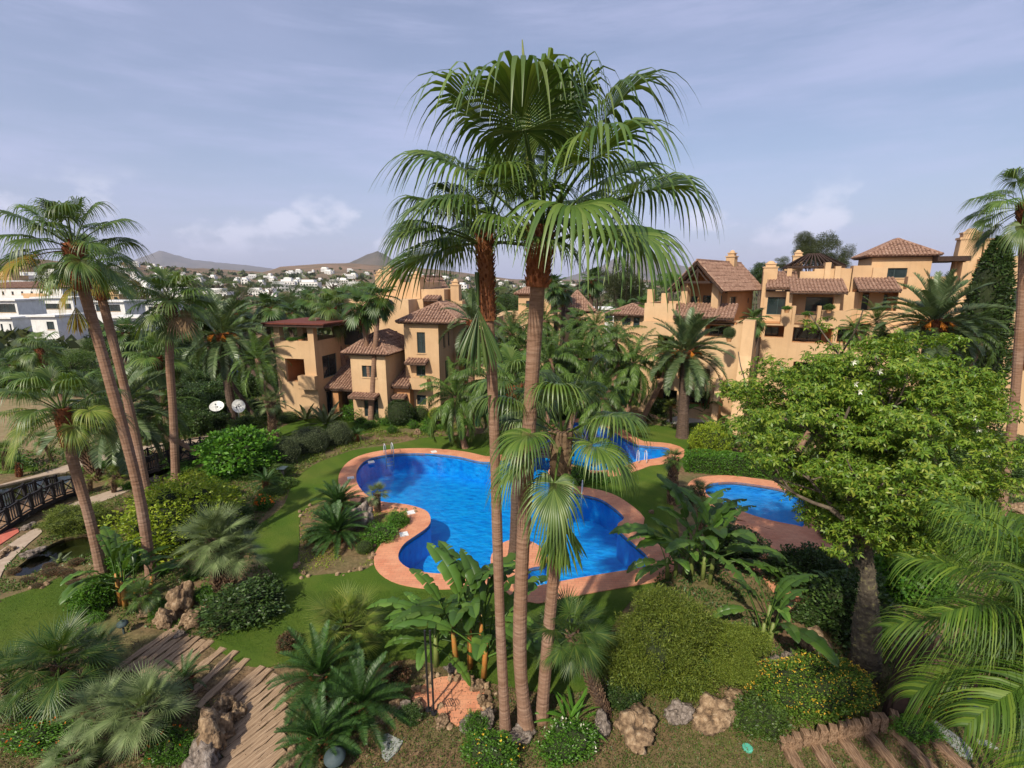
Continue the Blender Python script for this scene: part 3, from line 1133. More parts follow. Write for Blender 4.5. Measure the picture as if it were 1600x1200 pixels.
def palm(label, pts, key, n, cr_px, tw_px, top_px=None, neck=1.25, boots=.14, name='fan_palm', cat='palm', trunk='trunk', e=(84, -45), seed=1, base_z=0.0, dY=None,
         bootmat='boots', group=None, flare=1.5, power=1.0, extra=None, full_boots=False, bsize=1.0, fr=2.1, tstep=.08, sides=12, lean=0.0):
    """pts: photo pixels from the trunk's foot to its crown; sizes in photo pixels."""
    B = G(*pts[0], base_z)
    if dY is not None:
        B = V(pts[0][0], pts[0][1], dY)
        B.z = base_z
    W = [B] + [V(x, y, B.y + lean * (i + 1)) for i, (x, y) in enumerate(pts[1:])]
    if dY is not None:
        W[0] = Vector((V(pts[0][0], pts[0][1], dY).x, dY, base_z))
    root = thing(name, label, cat, B, 0, group)
    L = [w - B for w in W]
    path = trunk_path(L)
    m1, m0 = m_per_px(W[-1]), m_per_px(B)
    r1 = tw_px * m1 / 2
    r0 = (top_px or tw_px * 1.12) * m1 / 2 if False else tw_px * 1.1 * m1 / 2
    sc = cr_px * m1 / fr
    if full_boots:
        MB().tube(resample(path, .2), r1 * .85, 8).build('trunk', M[trunk], root)
        leaf_bases(root, path, r1 * .85, 0.0, M[bootmat], size=r1 * .75 * bsize, per_m=min(160, 20 / max(r1, .05)), seed=seed, sleeve=False, flare=.12)
    else:
        ringed_trunk(root, path, r0, r1, M[trunk], tstep, sides, flare, seed)
        if boots:
            leaf_bases(root, path, r1 * neck, 1 - boots, M[bootmat], size=r1 * .95 * bsize, per_m=min(110, 14 / max(r1, .05)), seed=seed)
    crown(root, L[-1], key, n, sc, e[0], e[1], seed, extra=extra, power=power)
    return root, L[-1], sc


# frond families (unit size about 2.1 m from growing point to tip)
fan_set('fan_big', M['fan'], 3, pet=1.15, R=1.25, nseg=54, hang=4.4, fuse=.42, stations=9, bend=.5)
fan_set('fan_mid', M['fan'], 2, pet=.95, R=1.35, nseg=34, hang=3.2, fuse=.42, stations=7, bend=.6)
fan_set('fan_far', M['fan_dark'], 2, pet=.8, R=1.3, nseg=22, hang=1.6, fuse=.55, stations=5)
fan_set('chama_lime', M['fan_lime'], 2, pet=.9, R=.95, nseg=26, hang=.1, fuse=.3, bend=.35, span=115, stations=5, fold=.15)
fan_set('chama_blue', M['fan_blue'], 2, pet=.85, R=1.05, nseg=30, hang=.25, fuse=.3, bend=.4, span=120, stations=5, fold=.15)
fan_set('chama_dark', M['fan_dark'], 2, pet=.85, R=1.05, nseg=30, hang=.5, fuse=.35, bend=.5, span=130, stations=6, fold=.2)
pin_set('date', M['date'], 2, L=2.15, n=60, ll=.36, lw=.026, bend=1.15, droop=.12, vee=.55, rach=.026, st=3)
pin_set('queen', M['queen'], 2, L=2.2, n=64, ll=.42, lw=.026, bend=1.9, droop=.75, vee=.25, plume=.5, rach=.024, st=4)
pin_set('date_small', M['queen'], 2, L=2.1, n=42, ll=.3, lw=.022, bend=1.7, droop=.2, vee=.4, rach=.02, st=3)
pin_set('cycad', M['cycad'], 2, L=2.05, n=84, ll=.27, lw=.015, bend=.95, droop=.05, vee=.42, start=.08, fwd=.35, rach=.022, st=3)
pin_set('areca', M['areca'], 2, L=2.2, n=44, ll=.62, lw=.04, bend=1.5, droop=.4, vee=.45, fwd=.8, rach=.018, st=5)
FANS['banana'] = [(e_, [paddle_leaf('paddle_leaf', e_, 7 * e_ + i, M['banana'], pet=.9, L=1.4, W=.25) for i in range(2)]) for e_ in ELEVS]
FANS['agave'] = [(e_, [paddle_leaf('blade_leaf', e_, e_ + i, M['shrub_olive'], pet=.05, L=1.6, W=.16, bend=.4, tears=0) for i in range(1)]) for e_ in ELEVS]
FANS['strap'] = [(e_, [paddle_leaf('strap_leaf', e_, e_ + i, M['shrub_bright'], pet=.05, L=1.7, W=.1, bend=1.1, tears=0) for i in range(2)]) for e_ in ELEVS]


def leaves(P, Nrm, size, aspect=.5, seed=0, up=.25, fold=.18, hang=0.0):
    """one small folded leaf at every point: (verts, faces)."""
    rs_ = np.random.RandomState(seed)
    n = len(P)
    d = rs_.normal(size=(n, 3))
    d += Nrm * .9 + np.array([0, 0, up - hang])
    d /= np.linalg.norm(d, axis=1)[:, None] + 1e-9
    a = rs_.normal(size=(n, 3)) + Nrm * .6
    s = np.cross(d, a)
    s /= np.linalg.norm(s, axis=1)[:, None] + 1e-9
    nn = np.cross(s, d)
    L = (size * rs_.uniform(.6, 1.3, n))[:, None]
    W = L * aspect * .5
    v = np.stack([P, P + d * L * .45 + s * W + nn * L * fold * .5, P + d * L, P + d * L * .45 - s * W + nn * L * fold * .5], 1).reshape(-1, 3)
    f = np.arange(4 * n).reshape(n, 4)
    return v, f


def blob_points(n, seed, lump=.25, freq=1.6, flat=1.0, shell=.22, zmin=-.85):
    """points in the outer shell of a lumpy unit ball, with outward normals."""
    rs_ = np.random.RandomState(seed)
    d = rs_.normal(size=(int(n * 1.4), 3))
    d /= np.linalg.norm(d, axis=1)[:, None]
    d = d[d[:, 2] > zmin][:n]
    lum = np.array([noise.noise(Vector(tuple(q * freq + seed))) + .45 * noise.noise(Vector(tuple(q * freq * 2.7 + seed * 2))) for q in d])
    r = (1 + lump * lum) * (1 - shell * rs_.uniform(0, 1, len(d)) ** 1.6)
    return d * r[:, None], d


def core_ball(scale, seed, lump=.25, freq=1.6, n=14):
    vs, fs = [], []
    for i in range(n + 1):
        th = PI * i / n
        for j in range(n * 2):
            ph = PI * j / n
            d = Vector((math.sin(th) * math.cos(ph), math.sin(th) * math.sin(ph), math.cos(th)))
            q = d * freq + Vector((seed,) * 3)
            r = scale * (1 + lump * (noise.noise(q) + .45 * noise.noise(d * freq * 2.7 + Vector((seed * 2,) * 3))))
            vs.append(d * r)
    m_ = n * 2
    for i in range(n):
        for j in range(m_):
            fs.append((i * m_ + j, (i + 1) * m_ + j, (i + 1) * m_ + (j + 1) % m_, i * m_ + (j + 1) % m_))
    return vs, fs


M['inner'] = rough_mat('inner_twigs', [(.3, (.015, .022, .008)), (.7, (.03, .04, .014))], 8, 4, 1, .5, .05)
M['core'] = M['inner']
SHR = {}


def shrub_mesh(key, mat, n, size, lump=.25, freq=1.6, seed=1, aspect=.5, up=.3, shell=.2, k=2):
    SHR[key] = []
    for i in range(k):
        P, N = blob_points(n, seed + i * 17, lump, freq, shell=shell)
        v, f = leaves(P, N, size, aspect, seed + i, up)
        me = npmesh('foliage', v, f, M[mat])
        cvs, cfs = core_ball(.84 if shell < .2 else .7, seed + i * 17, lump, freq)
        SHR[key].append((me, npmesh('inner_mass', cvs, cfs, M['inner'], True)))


shrub_mesh('clipped', 'shrub', 5200, .075, .06, 1.4, 3, shell=.08)
shrub_mesh('clipped_dark', 'shrub_dark', 5200, .075, .07, 1.4, 5, shell=.1)
shrub_mesh('clipped_lime', 'shrub_lime', 4500, .08, .05, 1.4, 6, shell=.1, k=1)
shrub_mesh('olive', 'shrub_olive', 5600, .07, .14, 1.8, 8, shell=.14)
shrub_mesh('loose', 'shrub', 5600, .13, .55, 2.3, 9, shell=.42, k=3)
shrub_mesh('loose_dark', 'shrub_dark', 5600, .13, .55, 2.3, 19, shell=.42, k=3)
shrub_mesh('bright', 'shrub_bright', 5600, .14, .42, 2.3, 29, shell=.35, aspect=.6)
shrub_mesh('lime', 'shrub_lime', 10000, .08, .45, 2.6, 39, shell=.3, k=1)
shrub_mesh('juniper', 'juniper', 26000, .085, .55, 2.6, 49, shell=.42, aspect=.25, k=2)
shrub_mesh('gum', 'gum', 5200, .11, .42, 1.9, 59, shell=.5, aspect=.45, k=3)
shrub_mesh('low', 'shrub_bright', 4200, .12, .6, 2.3, 69, shell=.45, k=2)
shrub_mesh('lantana', 'lantana', 14000, .055, .4, 2.4, 79, shell=.3, k=1, aspect=.55)
shrub_mesh('red', 'redleaf', 2400, .16, .3, 2, 89, shell=.5, k=1)


def flowers(parent, mat, n, size, dims, seed, name='flower_heads'):
    P, N = blob_points(n, seed, .2, 2.2, shell=.02, zmin=-.1)
    P = P * np.array(dims) * 1.02
    v, f = leaves(P, N, size, .8, seed, .8, 0)
    v2, f2 = leaves(P, N, size, .8, seed + 9, .8, 0)
    v3, f3 = leaves(P, N, size, .8, seed + 5, .8, 0)
    k = len(v)
    o = link(name, npmesh(name, np.vstack([v, v2, v3]), np.vstack([f, f2 + k, f3 + 2 * k]), M[mat]), parent)
    o['kind'] = 'stuff'
    return o


def shrub(label, px, py, wpx, hpx, key='loose', name='shrub', cat='shrub', seed=0, group=None, z=0.0, stem=False, dscale=1.0, lift=0.0, Y=None):
    """(px, py) = the middle of the foot of the shrub in the photo; width and height in photo pixels."""
    rn = random.Random(seed + px * 7 + py)
    zc = .3
    for _ in range(6):
        Cc = G(px, py - hpx / 2 - lift, z + zc)
        mp = m_per_px(Cc)
        dep = math.atan2(H - zc, Cc.y)
        rx, sh_ = wpx * mp / 2, hpx * mp / 2
        ry = min(rx, .75 * sh_ / math.sin(dep))
        rz = math.sqrt(sh_ ** 2 - (ry * math.sin(dep)) ** 2) / math.cos(dep)
        zc = rz * .82 + lift * mp
    dscale = ry / rx * dscale
    B = Vector((Cc.x, Cc.y, z))
    root = thing(name, label, cat, B, 0, group)
    me, co = SHR[key][rn.randrange(len(SHR[key]))]
    cz = zc
    rot = (0, 0, rn.choice((0, PI)) + rn.uniform(-.3, .3))
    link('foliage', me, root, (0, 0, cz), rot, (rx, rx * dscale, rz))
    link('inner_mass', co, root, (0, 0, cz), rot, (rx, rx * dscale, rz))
    if stem or lift:
        mb = MB()
        for k in range(3 if not stem else 1):
            a = k * 2.1
            mb.tube([(0, 0, -.1), (.15 * rx * math.cos(a), .15 * rx * math.sin(a), cz * .5), (.4 * rx * math.cos(a), .4 * rx * math.sin(a), cz)], [.05 + .03 * rx] * 3, 6)
        mb.build('stem', M['bark'], root)
    return root, (rx, rx * dscale, rz), cz


def broad_tree(label, B, cz, R, nclump, key, seed, name='tree', trunk_r=.2, lean=0, cl=.42, group=None, mat='bark', frac=.34, lf=1.0, inner=0.0):
    """tapered trunk, limbs, and a crown of separate foliage clumps (all joined as one crown)."""
    rn = random.Random(seed)
    root = thing(name, label, 'tree', B, 0, group)
    top = Vector((lean, 0, cz))
    mb = MB()
    mb.tube(trunk_path([Vector((0, 0, -.2)), Vector((lean * .3, 0, cz * .4)), top * .85]), [trunk_r * (1.2 - .8 * i / 10) for i in range(11)], 9)
    me0 = SHR[key]
    pts = []
    for k in range(nclump):
        while True:
            d = Vector((rn.uniform(-1, 1), rn.uniform(-1, 1), rn.uniform(-1, 1)))
            if .25 < d.length < 1:
                break
        d = unit(d) * rn.uniform(.45, .82)
        pts.append(top + Vector((d.x * R[0], d.y * R[1], d.z * R[2])))
    for p in pts[:12]:
        st_ = Vector((lean * .4, 0, cz * rn.uniform(.35, .7)))
        mb.tube([st_, st_.lerp(p, .5) + Vector((0, 0, -.1 * R[2])), p], [trunk_r * .42, trunk_r * .25, trunk_r * .1], 6)
    mb.build('trunk', M[mat], root)
    V_, F_, n0 = [], [], 0
    for p in pts:
        me, _ = rn.choice(me0)
        k = len(me.vertices)
        co = np.empty(k * 3, np.float32)
        me.vertices.foreach_get('co', co)
        co = co.reshape(-1, 4, 3)
        sel = np.random.RandomState(rn.randrange(9999)).rand(len(co)) < frac
        s = cl * rn.uniform(.7, 1.25)
        a = rn.uniform(0, 6.3)
        Rm = np.array([[math.cos(a), -math.sin(a), 0], [math.sin(a), math.cos(a), 0], [0, 0, 1]])
        q = co[sel]
        c0 = q[:, :1]
        q = (c0 @ Rm.T) * s * np.array([R[0], R[1], R[2] * .8]) + ((q - c0) @ Rm.T) * s * lf * min(R) + np.array(p)
        V_.append(q.reshape(-1, 3))
        F_.append(np.arange(len(V_[-1])).reshape(-1, 4) + n0)
        n0 += len(V_[-1])
    link('crown', npmesh('crown', np.vstack(V_), np.vstack(F_), me0[0][0].materials[0]), root)
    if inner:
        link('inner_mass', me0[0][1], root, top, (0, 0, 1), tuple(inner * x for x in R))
    return root


ROCKS = []
for i in range(6):
    vs, fs = core_ball(1, 31 + i * 7, .6, 1.1, 20)
    vs = [v * (1 + .3 * (.3 - abs(noise.fractal(v * 1.3 + Vector((i * 3,) * 3), 1.1, 2.1, 4)))) + unit(v) * .05 * noise.noise(v * 6) + Vector((noise.cell(v * 2.1 + Vector((i,) * 3)),) * 3) * .07 for v in vs]
    ROCKS.append((vs, fs))
RM = {(i, k): npmesh('rock', ROCKS[i][0], ROCKS[i][1], M[k], False) for i in range(6) for k in ('rock', 'rock_grey')}


def rock(label, px, py, wpx, hpx, seed=0, mat='rock', group=None, z=0.0, dp=.8):
    B = G(px, py, z)
    mp = m_per_px(B)
    rn = random.Random(seed * 13 + px)
    rx, rz = wpx * mp / 2, hpx * mp / 2
    return tag(link('rock', RM[(rn.randrange(6), mat)], None, B + Vector((0, 0, rz * .55)), (rn.uniform(-.3, .3), rn.uniform(-.3, .3), rn.uniform(0, 6)), (rx, rx * dp, rz)), label, 'rock', group)

# ------------------------------------------------------------------ buildings
class Building:
    def __init__(self, name, label, px0, Y0, psi, cat='building', z=0.0, group=None):
        self.O = Vector((V(px0, 440, Y0).x, Y0, z))
        self.p = psi = math.radians(psi)
        self.e1 = Vector((math.cos(psi), -math.sin(psi), 0))
        self.e2 = Vector((math.sin(psi), math.cos(psi), 0))
        self.root = thing(name, label, cat, self.O, -psi, group)

    def S(self, px, py, v):
        """photo pixel on the plane at local depth v -> (u, z)."""
        r = ray(px, py)
        c = Vector((0, 0, H)) - (self.O + self.e2 * v)
        t = -c.dot(self.e2) / r.dot(self.e2)
        q = c + r * t
        return q.dot(self.e1), q.z + 0.0

    def E(self, px, py, u):
        r = ray(px, py)
        c = Vector((0, 0, H)) - (self.O + self.e1 * u)
        t = -c.dot(self.e1) / r.dot(self.e1)
        q = c + r * t
        return q.dot(self.e2), q.z

    def rect(self, px0, py0, px1, py1, v, kind='w', **k):
        """opening in a front wall from two photo corners."""
        (a, zt), (b_, zb) = self.S(px0, py0, v), self.S(px1, py1, v)
        return (min(a, b_), max(a, b_), min(zt, zb), max(zt, zb), kind, k)

    def wall(self, mb, kind, c, a0, a1, z0, z1, ops, th=.28):
        """kind S/N: plane v=c, a=u. E/W: plane u=c, a=v. ops cut real holes."""
        out = {'S': -1, 'N': 1, 'W': -1, 'E': 1}[kind]

        def P(a, z, d):
            q = c - out * d
            return (a, q, z) if kind in 'SN' else (q, a, z)
        ops = [o for o in ops if o[0] < a1 and o[1] > a0]
        A = sorted({a0, a1} | {min(max(x, a0), a1) for o in ops for x in o[:2]})
        Z = sorted({z0, z1} | {min(max(x, z0), z1) for o in ops for x in o[2:4]})

        def solid(i, j):
            if i < 0 or j < 0 or i >= len(A) - 1 or j >= len(Z) - 1:
                return False
            x, z = (A[i] + A[i + 1]) / 2, (Z[j] + Z[j + 1]) / 2
            return not any(o[0] < x < o[1] and o[2] < z < o[3] for o in ops)
        for i in range(len(A) - 1):
            for j in range(len(Z) - 1):
                if not solid(i, j):
                    continue
                a, b_, y, z = A[i], A[i + 1], Z[j], Z[j + 1]
                mb.add([P(a, y, 0), P(b_, y, 0), P(b_, z, 0), P(a, z, 0)], [(0, 1, 2, 3)])
                mb.add([P(a, y, th), P(b_, y, th), P(b_, z, th), P(a, z, th)], [(3, 2, 1, 0)])
                for (di, dj, q) in ((-1, 0, (a, y, a, z)), (1, 0, (b_, y, b_, z)), (0, -1, (a, y, b_, y)), (0, 1, (a, z, b_, z))):
                    if not solid(i + di, j + dj):
                        mb.add([P(q[0], q[1], 0), P(q[2], q[3], 0), P(q[2], q[3], th), P(q[0], q[1], th)], [(0, 1, 2, 3)])

    def fit(self, kind, c, o, th=.28):
        a0, a1, z0, z1, k, kw = o
        out = {'S': -1, 'N': 1, 'W': -1, 'E': 1}[kind]

        def box(mb, a, b_, y, z, d0, d1):
            p, q = sorted((c - out * d0, c - out * d1))
            if kind in 'SN':
                mb.box(a, b_, p, q, y, z)
            else:
                mb.box(p, q, a, b_, y, z)
        if k in ('w', 'd'):
            fr = MB()
            w = .07
            box(fr, a0, a1, z1 - w, z1, .1, .18)
            box(fr, a0, a1, z0, z0 + w, .1, .18)
            box(fr, a0, a0 + w, z0 + w, z1 - w, .1, .18)
            box(fr, a1 - w, a1, z0 + w, z1 - w, .1, .18)
            n = max(1, int((a1 - a0) / .95))
            for i in range(1, n + (n == 1 and a1 - a0 > .7)):
                x = a0 + (a1 - a0) * i / max(n, 2 if n == 1 else n)
                box(fr, x - w / 2, x + w / 2, z0 + w, z1 - w, .11, .17)
            f = fr.build('window' if k == 'w' else 'door', M['window_frame'], self.root)
            pn = MB()
            box(pn, a0 + w * .5, a1 - w * .5, z0 + w * .5, z1 - w * .5, .135, .15)
            pn.build('pane', M['pane'], f)
            if k == 'w' and z1 - z0 > .6:
                sl = MB()
                box(sl, a0 - .06, a1 + .06, z0 - .09, z0 - .003, -.06, .1)
                sl.build('sill', M['stucco'], f)
        elif k == 'l':          # loggia: a covered terrace behind the opening
            dp = kw.get('depth', 2.2)
            rm = MB()
            x0, x1, y0, y1 = a0 - .25, a1 + .25, z0 - .02, z1 + .15
            box(rm, x0, x1, y0, y1, dp, dp + .1)
            box(rm, x0, x1, y1, y1 + .08, th + .01, dp)
            box(rm, x0, x1, y0 - .1, y0, th + .01, dp)
            box(rm, x0 - .1, x0, y0, y1, th + .01, dp)
            box(rm, x1, x1 + .1, y0, y1, th + .01, dp)
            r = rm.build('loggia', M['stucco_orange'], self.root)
            w = (a1 - a0)
            g = MB()
            gz = min(z1 - .25, z0 + 2.2)
            box(g, a0 + w * .12, a0 + w * .8, z0, gz, dp - .06, dp - .01)
            g.build('door', M['pane'], r)
            g2 = MB()
            for t in (.12, .46, .8):
                box(g2, a0 + w * t - .04, a0 + w * t + .04, z0, gz, dp - .1, dp - .062)
            g2.build('door_frame', M['window_frame'], r)
            if kw.get('rail'):
                rl = MB()
                zt = z0 + .95
                box(rl, a0, a1, zt, zt + .05, .08, .14)
                nn = max(3, int(w / .14))
                for i in range(nn + 1):
                    x = a0 + (w - .03) * i / nn
                    box(rl, x, x + .02, z0, zt, .1, .12)
                rl.build('railing', M['black_metal'], self.root)

    def block(self, u0, u1, v0, v1, z0, z1, S=(), E=(), W=(), N=(), mat='stucco', top=True, name='wall'):
        mb = MB()
        t = .28
        self.wall(mb, 'S', v0, u0, u1, z0, z1, list(S))
        self.wall(mb, 'N', v1, u0, u1, z0, z1, list(N))
        self.wall(mb, 'E', u1, v0 + t, v1 - t, z0, z1, list(E))
        self.wall(mb, 'W', u0, v0 + t, v1 - t, z0, z1, list(W))
        if top:
            zt = z1 - (.02 if top is True else top)
            mb.add([(u0 + t, v0 + t, zt), (u1 - t, v0 + t, zt), (u1 - t, v1 - t, zt), (u0 + t, v1 - t, zt)], [(0, 1, 2, 3)])
        o = mb.build(name, M[mat], self.root)
        for k, c, ops in (('S', v0, S), ('E', u1, E), ('W', u0, W), ('N', v1, N)):
            for op in ops:
                self.fit(k, c, op)
        return o

    def box(self, name, mat, *a, parent=None):
        return MB().box(*a).build(name, M[mat], parent or self.root)

    def slope(self, A, B_, Cc, D, mb, sp=.26):
        """barrel tiles on the slope with eave A-B and upper edge D-C."""
        A, B_, Cc, D = map(Vector, (A, B_, Cc, D))
        e = B_ - A
        L = e.length
        e = unit(e)
        n = unit(e.cross((D + Cc) / 2 - A))
        if n.z < 0:
            n = -n
        s = unit(n.cross(e))
        if s.z < 0:
            s = -s
        h = (D - A).dot(s)
        dx, cx = (D - A).dot(e), (Cc - A).dot(e)
        mb.add([A, B_, Cc, D], [(0, 1, 2, 3)] if (Cc - D).length > .02 else [(0, 1, 2)])
        mb.add([A - n * .1, B_ - n * .1, Cc - n * .1, D - n * .1], [(3, 2, 1, 0)])
        mb.add([A, B_, B_ - n * .1, A - n * .1], [(3, 2, 1, 0)])
        k = max(2, int(L / sp))
        w = L / k
        for i in range(k):
            u = (i + .5) * w
            m_ = h
            if u < dx:
                m_ = h * u / dx
            if u > cx:
                m_ = min(m_, h * (L - u) / max(L - cx, 1e-6))
            if m_ < .12:
                continue
            rows = max(1, int(m_ / .42))
            for r in range(rows):
                a, b_ = m_ * r / rows, m_ * (r + 1) / rows
                jl = .012 * math.sin(i * 12.9 + r * 78.2)
                vs = []
                for q, lf in ((a - (.05 if r == 0 else .02), .035), (b_, .0)):
                    for x, z in ((-.42, .0), (-.25, .085), (.25, .085), (.42, 0)):
                        vs.append(A + e * (u + x * w) + s * q + n * (z * w / .26 + lf + jl + .004))
                mb.add(vs, [(0, 1, 5, 4), (1, 2, 6, 5), (2, 3, 7, 6), (0, 3, 2, 1)])

    def ridge(self, mb, a, b_):
        mb.tube([a, b_], .11, 6)

    def hip(self, u0, u1, v0, v1, z, h, o=.45, name='roof'):
        u0, u1, v0, v1 = u0 - o, u1 + o, v0 - o, v1 + o
        W, D = u1 - u0, v1 - v0
        if W >= D:
            r0, r1 = Vector((u0 + D / 2, (v0 + v1) / 2, z + h)), Vector((u1 - D / 2, (v0 + v1) / 2, z + h))
        else:
            r0, r1 = Vector(((u0 + u1) / 2, v0 + W / 2, z + h)), Vector(((u0 + u1) / 2, v1 - W / 2, z + h))
        a, b_, c_, d = Vector((u0, v0, z)), Vector((u1, v0, z)), Vector((u1, v1, z)), Vector((u0, v1, z))
        mb = MB()
        if W >= D:
            self.slope(a, b_, r1, r0, mb); self.slope(b_, c_, r1, r1, mb); self.slope(c_, d, r0, r1, mb); self.slope(d, a, r0, r0, mb)
        else:
            self.slope(a, b_, r0, r0, mb); self.slope(b_, c_, r1, r0, mb); self.slope(c_, d, r1, r1, mb); self.slope(d, a, r0, r1, mb)
        for p, q in ((a, r0), (b_, r1 if W >= D else r0), (c_, r1), (d, r0 if W >= D else r1), (r0, r1)):
            if (p - q).length > .05:
                self.ridge(mb, p + Vector((0, 0, .05)), q + Vector((0, 0, .06)))
        r = mb.build(name, M['tiles'], self.root)
        self.box('eaves_board', 'timber', u0 + .12, u1 - .12, v0 + .12, v1 - .12, z - .16, z - .1 - .01, parent=r)
        return r

    def shed(self, u0, u1, v0, v1, z0, z1, name='roof', board=True):
        """single slope: eave at v0 (front) height z0, top at v1 height z1."""
        mb = MB()
        self.slope((u0, v0, z0), (u1, v0, z0), (u1, v1, z1), (u0, v1, z1), mb)
        r = mb.build(name, M['tiles'], self.root)
        if board:
            b2 = MB().bar((u0 + .03, v0 + .1, z0 - .13), (u1 - .03, v0 + .1, z0 - .13), .12, .12)
            for i in range(max(2, int((u1 - u0) / .6)) + 1):
                k = max(2, int((u1 - u0) / .6))
                x = u0 + .08 + (u1 - u0 - .16) * i / k
                b2.bar((x, v0 + .08, z0 - .2), (x, v1 - .04, z1 - .2), .08, .1)
            b2.build('rafters', M['timber'], r)
        return r

    def gable(self, u0, u1, v0, v1, z, h, o=.5, axis='v'):
        mb = MB()
        um = (u0 + u1) / 2
        a, b_ = u0 - o, u1 + o
        dz = h * o / (um - u0)
        f, k = v0 - o * 1.3, v1 + o
        self.slope((a, k, z - dz), (a, f, z - dz), (um, f, z + h), (um, k, z + h), mb)
        self.slope((b_, f, z - dz), (b_, k, z - dz), (um, k, z + h), (um, f, z + h), mb)
        self.ridge(mb, (um, f, z + h + .06), (um, k, z + h + .06))
        r = mb.build('roof', M['tiles'], self.root)
        t = MB()
        for q in (f + .12, f + 1.0):
            t.bar((a + .1, q, z - dz - .12), (um, q, z + h - .16), .14, .2)
            t.bar((b_ - .1, q, z - dz - .12), (um, q, z + h - .16), .14, .2)
        t.bar((u0 + .1, f + .35, z - .05), (u1 - .1, f + .35, z - .05), .16, .2)
        t.bar((um, f + .35, z), (um, f + .35, z + h - .2), .14)
        t.bar((u0 + (um - u0) * .45, f + .35, z), (um, f + .35, z + h * .6), .12)
        t.bar((u1 - (um - u0) * .45, f + .35, z), (um, f + .35, z + h * .6), .12)
        t.build('roof_truss', M['timber'], r)
        return r

    def chimney(self, u, v, z0, z1, w=.8, cap=True, taper=0.0):
        mb = MB()
        mb.box(u - w / 2, u + w / 2, v - w / 2, v + w / 2, z0, z1 - .62)
        mb.box(u - w / 2 - .07, u + w / 2 + .07, v - w / 2 - .07, v + w / 2 + .07, z1 - .62, z1 - .52)
        q = w * .36
        mb.box(u - q, u + q, v - q, v + q, z1 - .52, z1 - .3)
        mb.box(u - q - .06, u + q + .06, v - q - .06, v + q + .06, z1 - .3, z1 - .22)
        n0 = len(mb.v)
        r = q * .9
        vs = [(u + r * math.cos(a) * s, v + r * math.sin(a) * s, z1 - .22 + hh) for s, hh in ((1, 0), (.8, .14), (.35, .24)) for a in [PI * i / 4 for i in range(8)]]
        fs = [(i, (i + 1) % 8, 8 + (i + 1) % 8, 8 + i) for i in range(8)] + [(8 + i, 8 + (i + 1) % 8, 16 + (i + 1) % 8, 16 + i) for i in range(8)] + [tuple(range(16, 24))]
        mb.add(vs, fs)
        return mb.build('chimney', M['stucco'], self.root)

    def buttress(self, u0, u1, v0, v1, z0, zs, name='buttress'):
        """sloping parapet / buttress seen from the side: profile in v-z, thickness u0..u1."""
        pr = [(v, z) for v, z in zs]
        n = len(pr)
        vs = [(u0, v, z) for v, z in pr] + [(u1, v, z) for v, z in pr]
        fs = [tuple(range(n)), tuple(range(2 * n - 1, n - 1, -1))] + [(i, i + n, (i + 1) % n + n, (i + 1) % n) for i in range(n)]
        mb = MB().add(vs, fs)
        return mb.build(name, M['stucco'], self.root)


# ---- the ochre apartment house on the left
b = Building('apartment_building', 'ochre apartment house with hipped tile roofs and a red pergola terrace on its left', 435, 42.5, 12)
S = b.S
# left terrace wing
uA0, uA1 = S(435, 600, 0)[0], S(496, 600, 0)[0]
z_par, z_fl2, z_roof = S(470, 533, 0)[1], S(470, 549, 0)[1], S(470, 505, 0)[1]
zl0, zl1 = S(460, 598, 0)[1], S(460, 560, 0)[1]
dW = 5.2
vE = lambda px, py: b.E(px, py, uA1)
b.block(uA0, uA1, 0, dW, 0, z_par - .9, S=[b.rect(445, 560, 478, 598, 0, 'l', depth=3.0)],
        E=[(1.0, 3.3, zl0 + .25, zl1 + .1, 'w', {}), (1.2, 2.2, .1, 2.2, 'd', {})])
b.block(uA0, uA1, 0, dW, z_par - .9, z_par, top=.88, name='parapet')
for u_, v_ in ((uA0 + .3, .3), (uA0 + 1.2, 2.3), (uA1 - .3, .3), (uA0 + .3, dW - .3), (uA1 - .3, dW - .3)):
    b.box('column', 'stucco', u_ - .28, u_ + .28, v_ - .28, v_ + .28, z_par - .88 if v_ != .3 and v_ != dW - .3 else z_par, z_roof - .3)
rf = b.box('pergola_roof', 'timber', uA0 - .5, uA1 + 1.4, -.6, dW + .4, z_roof - .3, z_roof - .08)
b.box('roof_edge', 'red_timber', uA0 - .6, uA1 + 1.5, -.7, dW + .5, z_roof - .08, z_roof + .05, parent=rf)
g = b.box('terrace_door', 'window_frame', uA1 - .2, uA1 + 2.2, dW - .35, dW - .2, z_par - .88, z_roof - .4)
b.box('pane', 'pane', uA1 - .1, uA1 + 2.1, dW - .37, dW - .352, z_par - .8, z_roof - .5, parent=g)
# balcony box of the lower terrace
zb0, zb1 = S(478, 609, -.6)[1], S(478, 588, -.6)[1]
b.block(S(466, 600, -.6)[0], S(492, 600, -.6)[0], -.6, -.01, zb0, zb1, name='balcony')
# recessed middle wall
uB1 = S(640, 520, dW)[0]
zB = S(600, 468, dW)[1]
b.block(uA1 + .02, uB1, dW + .02, dW + 8, 0, zB, S=[b.rect(551, 512, 572, 530, dW, 'w'), b.rect(596, 515, 602, 527, dW, 'w'), b.rect(615, 517, 621, 528, dW, 'w'),
                                                    b.rect(530, 560, 548, 584, dW, 'l', depth=1.2)])
b.shed(S(549, 512, dW)[0], S(575, 512, dW)[0], dW - .7, dW, S(560, 511, dW - .7)[1], S(560, 505, dW)[1], 'awning_roof')
